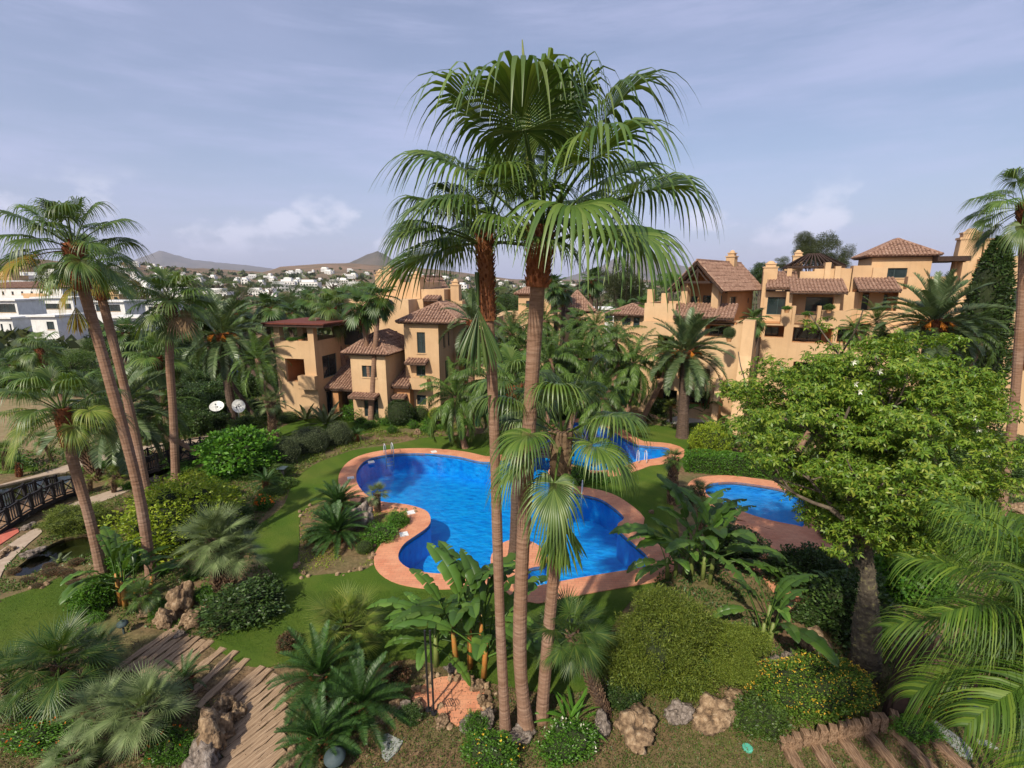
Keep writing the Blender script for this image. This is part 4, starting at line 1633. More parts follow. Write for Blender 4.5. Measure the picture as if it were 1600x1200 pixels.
# projecting hipped wing in the middle
vC = -.4
uC0, uC1 = S(550, 600, vC)[0], S(604, 600, vC)[0]
zC = S(580, 553, vC)[1]
b.block(uC0, uC1, vC, dW, 0, zC, S=[b.rect(565, 571, 589, 590, vC, 'w'), b.rect(568, 622, 592, 652, vC, 'd')])
b.hip(uC0, uC1, vC, dW + .2, zC + .05, 1.55, .5)
b.shed(S(553, 622, vC)[0], S(594, 622, vC)[0], vC - 1.0, vC - .003, S(570, 622, vC - 1)[1], S(570, 614, vC)[1], 'awning_roof')
# porch roof to the left of it
zp = S(530, 607, 1.2)[1]
b.shed(uA1 + .02, uC0 - .02, .9, dW, zp, zp + 2.0, 'porch_roof')
for u_ in (uA1 + .9, uC0 - .45):
    b.box('column', 'stucco_orange', u_ - .3, u_ + .3, 1.2, 1.8, 0, zp - .25)
# small lean-to on the right of the wing
vR = .8
b.block(uC1 + .02, S(640, 610, vR)[0], vR, dW, 0, S(625, 602, vR)[1] - .1, S=[b.rect(618, 625, 632, 650, vR, 'd')], mat='stucco_orange', name='lean_to')
b.shed(uC1 + .02, S(642, 602, vR)[0], vR - .5, vR + 2.4, S(625, 604, vR - .5)[1], S(625, 604, vR - .5)[1] + 1.1)
b.shed(S(617, 620, vR)[0], S(637, 620, vR)[0], vR - .7, vR - .003, S(625, 622, vR - .7)[1], S(625, 616, vR)[1], 'awning_roof')
# main hipped wing on the right
vD = 1.6
uD0, uD1 = S(633, 560, vD)[0], S(686, 560, vD)[0]
zD = S(660, 504, vD)[1]
b.block(uD0, uD1, vD, dW + 3, 0, zD, S=[b.rect(651, 519, 665, 552, vD, 'w'), b.rect(650, 570, 665, 588, vD, 'w'), b.rect(651, 617, 666, 633, vD, 'w')],
        E=[(1.2 + vD, 1.7 + vD, zD - 2.3, zD - 1.0, 'w', {}), (2.4 + vD, 2.9 + vD, zD - 2.3, zD - 1.0, 'w', {}), (1.5 + vD, 2.5 + vD, 2.9, 5.1, 'd', {})])
b.hip(uD0, uD1 + 1.6, vD, dW + 3, zD + .05, 1.5, .5)
b.shed(S(638, 568, vD)[0], S(671, 568, vD)[0], vD - .9, vD - .003, S(655, 568, vD - .9)[1], S(655, 560, vD)[1], 'awning_roof')
b.block(S(640, 600, vD - .8)[0], S(667, 600, vD - .8)[0], vD - .8, vD - .01, S(655, 609, vD - .8)[1], S(655, 592, vD - .8)[1], name='balcony')
# right wing beyond
uF1 = S(760, 540, vD + 4)[0]
b.block(uD1 + .02, uF1, vD + 4, vD + 11, 0, S(730, 500, vD + 4)[1], S=[b.rect(716, 545, 742, 600, vD + 4, 'l', depth=1.5), b.rect(719, 518, 727, 532, vD + 4, 'w')])
b.shed(S(710, 550, vD + 3)[0], S(750, 550, vD + 3)[0], vD + 3.2, vD + 3.99, S(730, 552, vD + 3.2)[1], S(730, 545, vD + 4)[1], 'awning_roof')
# upper storey set back, stepped parapets, chimneys
vU = dW + 4.5
z1_, z2_ = S(620, 470, vU)[1], S(620, 441, vU)[1]
b.block(S(604, 450, vU)[0], S(658, 450, vU)[0], vU, vU + 6, zB - 2, z2_, top=.5, S=[])
b.block(S(612, 430, vU)[0], S(624, 430, vU)[0], vU + .01, vU + 1.5, z2_, S(618, 436, vU)[1], name='parapet')
b.block(S(658, 460, vU - 1.5)[0] + .02, S(694, 460, vU - 1.5)[0], vU - 1.5, vU + 4, zB - 3, S(675, 452, vU - 1.5)[1], S=[b.rect(693 - 8, 470, 693 - 3, 484, vU - 1.5, 'w')])
b.block(S(694, 460, vU - .5)[0] + .02, S(722, 460, vU - .5)[0], vU - .5, vU + 5, zB - 4, S(706, 470, vU - .5)[1], S=[])
b.block(S(636, 470, vU - 2.5)[0], S(661, 470, vU - 2.5)[0], vU - 2.5, vU - 1.52, zB - 3, S(650, 468, vU - 2.5)[1], name='parapet')
ra = b.shed(S(660, 468, vU - 2.6)[0], S(684, 468, vU - 2.6)[0], vU - 2.6, vU - 1.51, S(670, 468, vU - 2.6)[1], S(670, 462, vU - 1.5)[1], 'awning_roof')
b.gable(S(655, 450, vU + 3)[0], S(672, 450, vU + 3)[0], vU + 3, vU + 8, S(660, 447, vU + 3)[1], 1.0, .3)
for px, pt, pb, w, dv in ((594, 421, 470, .85, 1.0), (608, 414, 465, 1.0, 1.0), (651, 424, 470, 1.0, -.6), (712, 436, 470, .85, 0)):
    u_, zt = S(px, pt, vU + dv)
    b.chimney(u_, vU + dv, zB - 2, zt, w)
# brown dish of a balcony awning on the far right wing
b.box('blind', 'tiles', S(736, 540, vD + 3.4)[0], S(753, 540, vD + 3.4)[0], vD + 3.4, vD + 3.9, S(745, 556, vD + 3.4)[1], S(745, 534, vD + 3.4)[1])
# terrace furniture seen under the loggia: planters on the parapet
BUILD_L = b

# ---- ochre block far behind the middle palms
b = Building('apartment_building', 'ochre house glimpsed through the palms behind the two tallest trunks', 775, 56, 6)
S = b.S
b.block(S(775, 500, 0)[0], S(868, 500, 0)[0], 0, 8, 0, S(800, 492, 0)[1], S=[b.rect(800, 505, 812, 520, 0, 'w'), b.rect(846, 540, 860, 562, 0, 'w'), b.rect(780, 540, 800, 570, 0, 'l')])
b.block(S(868, 500, 1)[0] + .02, S(945, 500, 1)[0], 1, 9, 0, S(900, 490, 1)[1], S=[b.rect(885, 505, 897, 520, 1, 'w'), b.rect(900, 545, 925, 575, 1, 'l'), b.rect(872, 545, 888, 575, 1, 'l')])
b.hip(S(880, 500, 0)[0], S(925, 500, 0)[0], 1.5, 6.5, S(900, 487, 0)[1], 2.2)
b.block(S(810, 500, 2)[0], S(860, 500, 2)[0], 2, 7, S(800, 492, 0)[1] - .5, S(830, 460, 2)[1], S=[b.rect(822, 470, 830, 480, 2, 'w')])
b.hip(S(810, 500, 2)[0], S(860, 500, 2)[0], 2, 7, S(830, 460, 2)[1] + .05, 1.3)
b.chimney(S(892, 470, 3)[0], 3, S(890, 490, 3)[1], S(892, 468, 3)[1], .8)

# ---- right: gabled pavilion house
b = Building('apartment_building', 'ochre house with a big gabled tile roof over an open rooftop loggia, right of centre', 1040, 43.5, 30)
S = b.S
z3 = S(1080, 505, 0)[1]
uG0, uG1 = S(1003, 520, 0)[0], S(1175, 520, 0)[0]
zT = S(1060, 490, 0)[1]
# lower storeys with open loggias
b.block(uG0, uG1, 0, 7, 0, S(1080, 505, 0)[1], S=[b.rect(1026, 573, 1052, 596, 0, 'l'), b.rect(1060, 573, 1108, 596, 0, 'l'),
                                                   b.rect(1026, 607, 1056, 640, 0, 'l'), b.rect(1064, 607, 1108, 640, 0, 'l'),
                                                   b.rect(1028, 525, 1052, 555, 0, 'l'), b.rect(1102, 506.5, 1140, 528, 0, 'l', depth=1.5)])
b.block(uG0, S(1056, 480, .4)[0], .4, 6.5, z3, S(1030, 474, .4)[1], name='parapet', top=.9)
zs = S(1080, 492, -.3)[1]
b.shed(S(1052, 490, -.5)[0], S(1148, 490, -.5)[0], -.6, 1.8, zs - .15, zs + .9)
# pavilion, turned towards the pool
p0 = Building('apartment_pavilion', 'x', 1063, 44.5, 44)
bpy.data.objects.remove(p0.root)
p0.root = b.root
rel = p0.O - b.O
Mrel = Matrix.Translation(Vector((rel.dot(b.e1), rel.dot(b.e2), 0))) @ Matrix.Rotation(-(p0.p - b.p), 4, 'Z')
kids0 = set(bpy.data.objects)
q = p0
uq0, uq1 = q.S(1063, 470, 0)[0], q.S(1122, 470, 0)[0]
zq = q.S(1090, 440, 0)[1]
for u_ in (uq0 + .3, uq1 - .3):
    q.box('column', 'stucco', u_ - .3, u_ + .3, 0, .6, z3, zq)
q.block(uq0, uq1, 2.0, 8.5, z3 - .5, zq, S=[(uq0 + 1.2, uq0 + 2.9, z3 + .1, z3 + 2.3, 'd', {}), (uq0 + .1, uq0 + .7, z3 + .1, z3 + 2.2, 'd', {})],
        E=[(2.6, 4.2, z3 + .9, z3 + 2.2, 'w', {}), (7.2, 7.7, z3 + 1.5, z3 + 2.0, 'w', {})], mat='stucco_orange', top=False)
mbx = MB()
mbx.add([(uq0, 2.0, zq), (uq1, 2.0, zq), ((uq0 + uq1) / 2, 2.0, zq + 1.6), (uq0, 2.2, zq), (uq1, 2.2, zq), ((uq0 + uq1) / 2, 2.2, zq + 1.6)], [(0, 1, 2), (3, 5, 4), (0, 2, 5, 3), (1, 4, 5, 2)])
mbx.build('gable_wall', M['stucco_orange'], b.root)
q.gable(uq0, uq1, 0, 8.5, zq, 1.75, .75)
q.chimney((uq0 + uq1) / 2 + .1, 6.5, zq, zq + 2.9, .8)
for o in set(bpy.data.objects) - kids0:
    if o.parent == b.root:
        o.matrix_local = Mrel @ o.matrix_local
# big curved flank wall that runs down to the ground
uf = S(1150, 600, -1.0)[0]
b.buttress(uf, uf + .9, 0, 0, 0, [(-3.6, 0), (-1.6, 3.4), (-.5, 6.0), (-.02, z3 + .4), (4.5, z3 + .4), (4.5, 0)])
b.buttress(S(1118, 600, -.5)[0], S(1118, 600, -.5)[0] + .5, 0, 0, 0, [(-1.9, 0), (-.9, 2.6), (-.02, 4.6), (-.02, 0)])
# lower left wing with dark eaves
u0_, u1_ = S(958, 520, 3)[0], S(1002, 520, 3)[0]
zw = S(980, 492, 3)[1]
b.block(u0_, u1_ + 1, 3, 9, 0, zw, S=[b.rect(972, 496, 985, 508, 3, 'w'), b.rect(990, 496, 999, 512, 3, 'd'), b.rect(955, 555, 985, 580, 3, 'l')])
b.hip(u0_, u1_, 3, 8, zw + .05, .9, .7)
for px, pt in ((1018, 452), (1040, 458)):
    u_, zt = S(px, pt, 3)
    b.box('chimney', 'stucco', u_ - .3, u_ + .3, 2.7, 3.3, z3, zt)

# ---- right: long terraced block
b = Building('apartment_building', 'long ochre block with stepped parapets and a slatted rooftop pergola at the right', 1195, 44.5, 24)
S = b.S
zf1, zf0 = S(1260, 508, 0)[1], S(1260, 545, 0)[1]
ztop = S(1260, 455, 0)[1]
uR0, uR1 = S(1192, 500, 0)[0], S(1482, 500, 0)[0]
b.block(uR0, uR1, 0, 9, 0, zf1, S=[b.rect(1240, 511, 1300, 538, 0, 'l'), b.rect(1310, 508, 1352, 538, 0, 'l'), b.rect(1196, 508, 1224, 528, 0, 'l'),
                                   b.rect(1240, 565, 1300, 600, 0, 'l'), b.rect(1380, 520, 1420, 560, 0, 'l'), b.rect(1440, 545, 1465, 590, 0, 'l')])
# upper floor, set back
vS = 1.8
zr = S(1280, 456, vS)[1]
b.block(uR0, S(1340, 480, vS)[0], vS, 9, zf1 - .4, zr, S=[b.rect(1200, 464, 1230, 492, vS, 'w'), b.rect(1260, 464, 1306, 487, vS, 'w')], mat='stucco')
b.block(S(1340, 480, vS)[0] + .02, uR1, vS, 9, zf1 - .4, S(1400, 452, vS)[1], S=[b.rect(1345, 456, 1400, 486, vS, 'l', depth=1.2)])
# parapet pieces of the front balcony
zp0, zp1 = zf1, S(1240, 483, 0)[1]
for a, c_, pt in ((1221, 1237, 484), (1238, 1243, 478), (1277, 1283, 478), (1284, 1330, 485)):
    b.block(S(a, 490, 0)[0], S(c_, 490, 0)[0] - .02, 0, .6, zf1, S(a, pt, 0)[1], name='parapet')
for px in (1233, 1309):
    u_ = S(px, 480, 0)[0]
    b.box('column', 'stucco', u_ - .25, u_ + .25, .62, 1.1, zf1, S(px, 456, .6)[1])
rl = MB()
ua, ub = S(1243, 490, 0)[0], S(1277, 490, 0)[0]
for i in range(26):
    x = ua + (ub - ua) * i / 25
    rl.box(x - .015, x + .015, .1, .13, zf1, zf1 + .9)
rl.box(ua, ub, .09, .14, zf1 + .9, zf1 + .95)
rl.build('railing', M['black_metal'], b.root)
# canopies
zc = S(1275, 456, -.2)[1]
b.shed(S(1235, 456, -.2)[0], S(1326, 456, -.2)[0], -.3, 3.0, zc, zc + 1.1)
b.shed(S(1197, 450, 1)[0], S(1250, 450, 1)[0], 1.0, 5.0, S(1225, 450, 1)[1], S(1225, 450, 1)[1] + 1.5)
b.shed(S(1342, 453, .2)[0], S(1410, 453, .2)[0], .2, 3.0, S(1375, 453, .2)[1], S(1375, 453, .2)[1] + 1.0)
# stepped parapet walls above
for a, c_, pt, v_ in ((1193, 1200, 425, 2.0), (1250, 1272, 424, 3.2), (1272, 1330, 420, 3.2), (1288, 1297, 410, 2.9), (1304, 1313, 416, 2.9), (1332, 1362, 415, 3.0), (1363, 1386, 418, 2.8)):
    b.block(S(a, 430, v_)[0], S(c_, 430, v_)[0], v_, v_ + 1.4, zr - 1.5, S(a, pt, v_)[1], name='parapet')
# top pavilion with window band
vP = 4.2
uP0, uP1 = S(1364, 400, vP)[0], S(1458, 400, vP)[0]
zP = S(1410, 400, vP)[1]
b.block(uP0, uP1, vP, vP + 5.5, zr - 1, zP, S=[b.rect(1380, 419, 1416, 434, vP, 'w')])
b.hip(uP0, uP1, vP, vP + 5.5, zP + .05, 1.5, .5)
b.box('terrace_roof', 'timber', uP1 + .02, S(1518, 402, 3)[0], 3, 8, S(1490, 404, 3)[1] - .2, S(1490, 400, 3)[1])
b.block(S(1502, 430, 3)[0], S(1518, 430, 3)[0], 3.1, 4, zr - 2, S(1510, 405, 3.1)[1] - .25, name='parapet')
b.block(S(1420, 430, 2)[0], S(1490, 430, 2)[0], 2, 3, zr - 1, S(1450, 432, 2)[1], name='parapet')
b.buttress(S(1488, 500, -1)[0], S(1488, 500, -1)[0] + .8, 0, 0, 0, [(-2.6, 0), (-1.0, 5), (-.02, zf1 + 2.4), (2.2, zf1 + 3.6), (2.2, 0)])
# tapered chimney stack
u_, zt = S(1521, 357, 4.5)
mb = MB()
for w0, w1, za, zb in ((1.5, 1.15, zr - 2, zt - .9), (1.3, 1.3, zt - .9, zt - .72), (.95, .95, zt - .72, zt - .42), (1.05, 1.05, zt - .42, zt - .3), (.7, .35, zt - .3, zt)):
    x = u_ - .1
    vs = [(x + s * w, 4.5 + t * w * .8, z) for z, w in ((za, w0), (zb, w1)) for s, t in ((-.62, -.5), (.62, -.5), (.62, .5), (-.62, .5))]
    mb.add(vs, [(0, 1, 5, 4), (1, 2, 6, 5), (2, 3, 7, 6), (3, 0, 4, 7), (4, 5, 6, 7)])
mb.box(u_ + .8, u_ + 1.7, 4.1, 4.9, zr - 2, zt - 1.0)
mb.box(u_ + .75, u_ + 1.75, 4.05, 4.95, zt - 1.0, zt - .85)
mb.build('chimney', M['stucco'], b.root)
for px, pt, v_, w in ((1205, 408, 3.5, 1.2), (1248, 391, 8, .9)):
    u_, zt = S(px, pt, v_)
    b.chimney(u_, v_, zr - 1, zt, w)
# slatted pyramid pergola
uc, zc = S(1272, 397, 6)
hw = 2.3
zb = S(1272, 416, 6)[1]
mb = MB()
for i in range(11):
    t = -1 + 2 * i / 10
    k = 1 - abs(t) * .85
    mb.bar((uc + t * hw, 6 - hw, zb), (uc + t * hw * .25, 6 - hw * .1 * 1, zb + (zc - zb)), .1, .1)
    mb.bar((uc + t * hw, 6 + hw, zb), (uc + t * hw * .25, 6, zb + (zc - zb)), .1, .1)
    mb.bar((uc - hw, 6 + t * hw, zb), (uc - hw * .25, 6 + t * hw * .1, zb + (zc - zb)), .1, .1)
    mb.bar((uc + hw, 6 + t * hw, zb), (uc + hw * .25, 6 + t * hw * .1, zb + (zc - zb)), .1, .1)
for s in (-1, 1):
    mb.bar((uc - hw, 6 + s * hw, zb - .1), (uc + hw, 6 + s * hw, zb - .1), .16)
    mb.bar((uc + s * hw, 6 - hw, zb - .1), (uc + s * hw, 6 + hw, zb - .1), .16)
mb.bar((uc - hw * .25, 6, zc), (uc + hw * .25, 6, zc), .16)
mb.build('pergola', M['timber'], b.root)
for s in (-1, 1):
    for t in (-1, 1):
        b.box('pergola_post', 'stucco', uc + s * (hw - .2) - .2, uc + s * (hw - .2) + .2, 6 + t * (hw - .2) - .2, 6 + t * (hw - .2) + .2, zr - 1, zb - .2)

# ---- sliver of one more house at the right edge
b = Building('apartment_building', 'ochre house with balconies at the right edge, mostly hidden by the dark conifer', 1548, 37, 24)
S = b.S
b.block(S(1560, 500, 0)[0], S(1700, 500, 0)[0], 0, 9, 0, S(1590, 400, 0)[1], S=[b.rect(1580, 512, 1600, 528, 0, 'l'), b.rect(1578, 545, 1602, 580, 0, 'l'), b.rect(1585, 450, 1600, 480, 0, 'w')])

# ---- white modern villas beyond the garden on the left
def villa(label, px0, px1, pyt, pyb, Y, rows, psi=0, group=None, roof=None):
    b = Building('villa', label, px0, Y, psi, 'house', z=min(0, 0))
    b.root['group'] = group or 'white houses beyond the garden'
    S = b.S
    u0, u1 = S(px0, pyb, 0)[0], S(px1, pyb, 0)[0]
    z0, z1 = S((px0 + px1) / 2, pyb, 0)[1], S((px0 + px1) / 2, pyt, 0)[1]
    ops = []
    for (a, c_, t, d) in rows:
        ops.append(b.rect(px0 + a * (px1 - px0), pyt + t * (pyb - pyt), px0 + c_ * (px1 - px0), pyt + d * (pyb - pyt), 0, 'w'))
    mb = MB()
    dp = max(6, (u1 - u0) * .5)
    b.wall(mb, 'S', 0, u0, u1, z0 - 6, z1, ops)
    b.wall(mb, 'N', dp, u0, u1, z0 - 6, z1, [])
    b.wall(mb, 'E', u1, .28, dp - .28, z0 - 6, z1, [])
    b.wall(mb, 'W', u0, .28, dp - .28, z0 - 6, z1, [])
    mb.add([(u0, .3, z1 - .1), (u1, .3, z1 - .1), (u1, dp, z1 - .1), (u0, dp, z1 - .1)], [(0, 1, 2, 3)])
    mb.build('wall', M['white_paint'], b.root)
    for o_ in ops:
        b.fit('S', 0, o_[:5] + ({},))
    if roof:
        b.hip(u0, u1, 0, dp, z1 + .02, roof, .4)
    else:
        b.box('roof', 'white_paint', u0 - .3, u1 + .3, -.5, dp + .3, z1 + .002, z1 + .3)
    return b


villa('white flat-roofed villa with two tinted windows at the left edge', -30, 25, 498, 530, 88, [(.55, .68, .25, .8), (.8, .92, .25, .8)])
villa('white villa with long green glass band, left edge, above the small one', -60, 30, 470, 494, 98, [(.1, .55, .2, .75), (.62, .95, .2, .75)])
villa('white row house with round portholes under a brown roof at the left', -50, 100, 449, 470, 122, [(.35, .38, .3, .55), (.45, .48, .3, .55), (.55, .58, .3, .55), (.65, .68, .3, .55), (.75, .78, .3, .55), (.85, .88, .3, .55)], roof=1.2)
villa('white block behind the leaning trunks with a blue glass strip', 57, 118, 466, 494, 112, [(.05, .6, .3, .6), (.7, .9, .3, .6)])
villa('low white wall house with teal windows right of the leaning trunks', 148, 196, 472, 488, 108, [(.02, .85, .25, .9)])
villa('white house half hidden by the bright shrub at the left', 52, 92, 495, 520, 86, [(.5, .85, .3, .8)])
villa('pale house with terracotta strip right of the twin palm trunks', 166, 222, 497, 508, 96, [(.1, .9, .4, .9)])
villa('white flat house seen between the fan palms left of the date palm', 228, 262, 474, 490, 118, [(.1, .8, .3, .7)])
villa('small white pavilion beyond the palms in the middle of the picture', 908, 960, 484, 502, 92, [(.05, .45, .3, 1.0), (.55, .95, .3, 1.0)])

# far town: small houses on the slopes
rn = random.Random(5)
TOWN = []
for k in range(4):
    mb = MB()
    w, d, h = ((9, 8, 6), (14, 9, 6.5), (8, 8, 4), (20, 10, 7))[k]
    mb.box(-w / 2, w / 2, -d / 2, d / 2, -6, h)
    mb.box(-w / 2 - .3, w / 2 + .3, -d / 2 - .3, d / 2 + .3, h + .002, h + .4)
    if k != 2:
        mb.box(-w / 2 + 1, w / 4, -d / 2 + 2, d / 2 - .5, h + .4, h + 3)
    mw = MB()
    n_ = max(2, int(w / 3.2))
    for r in range(2 if h > 5 else 1):
        for i in range(n_):
            x = -w / 2 + (i + .5) * w / n_
            mw.box(x - .8, x + .8, -d / 2 - .03, -d / 2 + .1, .8 + r * 3, 2.5 + r * 3)
    TOWN.append((mb, mw))
TM = [(a.mesh('wall', M['white_paint']), a.mesh('wall', M['stucco']), c_.mesh('window', M['pane'])) for a, c_ in TOWN]


def town(px, r, label, group, ochre=False, s=1.0):
    ax = math.atan((px - 800) / FL)
    z = terrain_z(ax, r)
    k = rn.randrange(4)
    root = thing('town_house', label, 'house', (r * math.sin(ax), r * math.cos(ax), z), rn.uniform(-.5, .5) - ax * .3, group)
    link('wall', TM[k][1 if ochre else 0], root, sc=s)
    link('window', TM[k][2], root, sc=s)


for i in range(150):
    px = rn.choice([rn.uniform(-40, 200), rn.uniform(200, 330), rn.uniform(340, 580), rn.uniform(430, 560), rn.uniform(-40, 420)])
    oc = px < 230 and rn.random() < .35
    town(px, rn.uniform(170, 390) if px < 200 else rn.uniform(300, 1050), 'small ochre house among many on the far slope' if oc else 'small white house among many on the far slope',
         'ochre houses on the far slope' if oc else 'white houses on the far slope', oc, rn.uniform(.45, .8))
for i in range(40):
    town(rn.uniform(600, 1010), rn.uniform(350, 1100), 'small white house among many on the far slope', 'white houses on the far slope', False, rn.uniform(.45, .8))
# scrub and small trees over the far slopes, past counting
rs_ = np.random.RandomState(8)
cs = []
for k in range(8000):
    a = rs_.uniform(-.85, .75)
    r = 95 * math.exp(rs_.uniform(0, 2.5))
    if noise.noise(Vector((a * 30, math.log(r) * 5, 1))) + rs_.uniform(-.3, .3) < 0:
        continue
    s = rs_.uniform(.8, 2.4) * (1 + r / 900)
    q_ = .32 if r < 260 else .7
    z = terrain_z(a, r)
    for j in range(22 if r < 260 else 7):
        cs.append((r * math.sin(a) + rs_.normal() * s * .6, r * math.cos(a) + rs_.normal() * s * .6, z + rs_.uniform(0, .9) * s, s * q_))
cs = np.array(cs)
d = rs_.normal(size=(len(cs), 2, 3)) * cs[:, 3][:, None, None] * .75
P_ = cs[:, :3]
v_ = np.stack([P_ + d[:, 0], P_ + d[:, 1], P_ - d[:, 0], P_ - d[:, 1]], 1).reshape(-1, 3)
tag(link('scrub', npmesh('scrub', v_, np.arange(len(v_)).reshape(-1, 4), M['gum'])), 'dark scrub and small trees dotting the far slopes', 'scrub', kind='stuff')

# ------------------------------------------------------------------ haze over the far land
mb = MB()
mb.box(-12500, 12500, -800, 12600, -7.0, 720)
m = bpy.data.materials.new('haze_air')
m.use_nodes = True
m.node_tree.nodes.clear()
pv = m.node_tree.nodes.new('ShaderNodeVolumePrincipled')
pv.inputs['Color'].default_value = (.78, .82, 1.0, 1)
pv.inputs['Density'].default_value = 0.00006
pv.inputs['Anisotropy'].default_value = 0.0
mo = m.node_tree.nodes.new('ShaderNodeOutputMaterial')
m.node_tree.links.new(pv.outputs[0], mo.inputs['Volume'])
if HAZE:
    tag(mb.build('haze', m), kind='stuff')

# ------------------------------------------------------------------ tall fan palms
YEL = (M['fan_yellow'], .3)
palm('tallest fan palm in the middle with a thick reddish neck, right of its twin', [(822, 1140), (812, 1000), (824, 720), (838, 480), (845, 352)], 'fan_big', 19, 262, 23,
     boots=.1, neck=1.45, e=(84, 6), seed=3, trunk='trunk', bsize=.8, tstep=.07, sides=16)
palm('tall fan palm in the middle, left twin with the slimmer crooked trunk', [(790, 1147), (781, 960), (771, 640), (762, 480), (757, 365)], 'fan_big', 15, 170, 17,
     boots=.14, e=(62, 14), seed=11, trunk='trunk', bsize=.8, tstep=.07, sides=14)
palm('fan palm with a dark fibrous neck, standing right of the two tallest palms', [(846, 1125), (856, 1000), (870, 840), (876, 720), (878, 672)], 'fan_big', 16, 150, 19,
     boots=.36, neck=1.5, bootmat='boots_grey', e=(70, -12), seed=24, extra=(M['fan_lime'], .25), bsize=.45, flare=1.35)
palm('slim dark palm rooted on the brick spur that juts into the pool', [(804, 868), (806, 780), (807, 690), (806, 600)], 'fan_mid', 20, 85, 15, boots=.2, seed=31, trunk='trunk_dark')
palm('leaning fan palm at the far left with the highest crown of its pair', [(238, 905), (215, 760), (170, 590), (133, 460), (113, 380)], 'fan_big', 24, 128, 19, boots=.12, neck=1.4, e=(82, -28), seed=42, extra=YEL, bsize=.75)
palm('second leaning fan palm at the left, its crown just right of the highest', [(232, 785), (214, 690), (186, 570), (163, 480), (149, 420)], 'fan_big', 16, 95, 15, boots=.12, e=(75, -25), seed=45, extra=YEL, bsize=.75)
palm('fan palm with a broad low drooping crown in front of the leaning pair', [(162, 905), (140, 810), (112, 712), (96, 638)], 'fan_big', 22, 112, 18, boots=.2, seed=51, extra=(M['fan_lime'], .4), bsize=.6, e=(78, -22))
palm('straight fan palm left of the date palm, its crown reaching the skyline', [(275, 752), (270, 640), (265, 560), (266, 470)], 'fan_mid', 24, 84, 13, boots=.18, seed=61, extra=(M['fan_dead'], .35))
palm('shorter fan palm close beside the straight one, trunk red at the neck', [(264, 705), (258, 640), (248, 590), (245, 558)], 'fan_mid', 22, 68, 10, boots=.2, seed=62)
palm('small fan palm at the left edge below the white villas', [(115, 700), (95, 620), (72, 570), (60, 545)], 'fan_mid', 18, 55, 8, boots=.2, seed=63, bsize=.8)
palm('right edge fan palm with the tallest bare trunk', [(1563, 805), (1583, 650), (1596, 480), (1603, 318)], 'fan_big', 24, 112, 17, boots=.08, seed=71)
palm('fan palm with a lower crown beside the tall one at the right edge', [(1560, 625), (1566, 570), (1574, 508)], 'fan_mid', 24, 66, 13, boots=.2, seed=72, e=(80, -60), extra=(M['queen'], .4))
palm('fan palm before the left house, right one of two with joined trunks', [(579, 662), (583, 590), (588, 520), (591, 466)], 'fan_far', 22, 40, 8, boots=.15, seed=81)
palm('fan palm before the left house, left one of two with joined trunks', [(580, 660), (578, 600), (572, 530), (563, 478)], 'fan_far', 22, 42, 8, boots=.15, seed=82)
palm('leaning fan palm in front of the porch roof of the left house', [(548, 636), (540, 580), (526, 530), (517, 482)], 'fan_mid', 20, 46, 9, boots=.12, seed=83)
for i, (x0, y0, x1, y1, x2, y2, cr, lb) in enumerate([
        (430, 600, 425, 540, 420, 480, 42, 'fan palm left of the pergola terrace, its crown in front of the brown hill'),
        (458, 560, 455, 520, 452, 490, 30, 'small fan palm just behind the pergola terrace roof'),
        (487, 560, 484, 510, 482, 470, 30, 'fan palm rising behind the pergola terrace with a thin trunk'),
        (540, 520, 538, 490, 536, 470, 34, 'fan palm crown between the pergola terrace and the twin palms'),
        (925, 560, 922, 490, 925, 438, 30, 'slim fan palm far behind, the left one of those against the mountain'),
        (1175, 600, 1178, 540, 1178, 500, 30, 'small fan palm against the flank wall of the long block'),
        (978, 580, 977, 530, 976, 488, 28, 'fan palm in front of the small white pavilion'),
        (868, 600, 868, 520, 866, 448, 30, 'fan palm showing just right of the thick reddish neck'),
        (880, 600, 879, 520, 880, 455, 24, 'very slim fan palm just right of the tallest trunk'),
        (905, 600, 903, 540, 902, 500, 26, 'short fan palm crown in front of the far ochre house'),
        (1003, 575, 1003, 520, 1004, 478, 24, 'small fan palm beside the dark eaves of the gabled house'),
        (330, 620, 325, 540, 322, 490, 42, 'fan palm behind and left of the date palm with orange fruit'),
        (205, 640, 200, 570, 196, 520, 44, 'fan palm behind the leaning pair of trunks'),
        (30, 640, 25, 600, 20, 570, 36, 'low fan palm on the left edge above the dry ground'),
        (385, 640, 378, 560, 372, 490, 34, 'fan palm behind and right of the date palm with orange fruit')]):
    d = min(62, G(x0, max(y0, 612)).y)
    dy = {0: 47, 1: 55, 2: 58, 3: 57, 4: 60, 5: 42, 6: 58, 7: 52, 8: 55, 9: 50, 10: 50, 11: 42, 12: 38, 13: 50, 14: 50}[i]
    palm(lb, [(x1, 0), (x1, y1), (x2, y2)], 'fan_far', 20, cr, 6.5, boots=.15, seed=100 + i, dY=dy, tstep=.15, sides=8, trunk='trunk_dark')

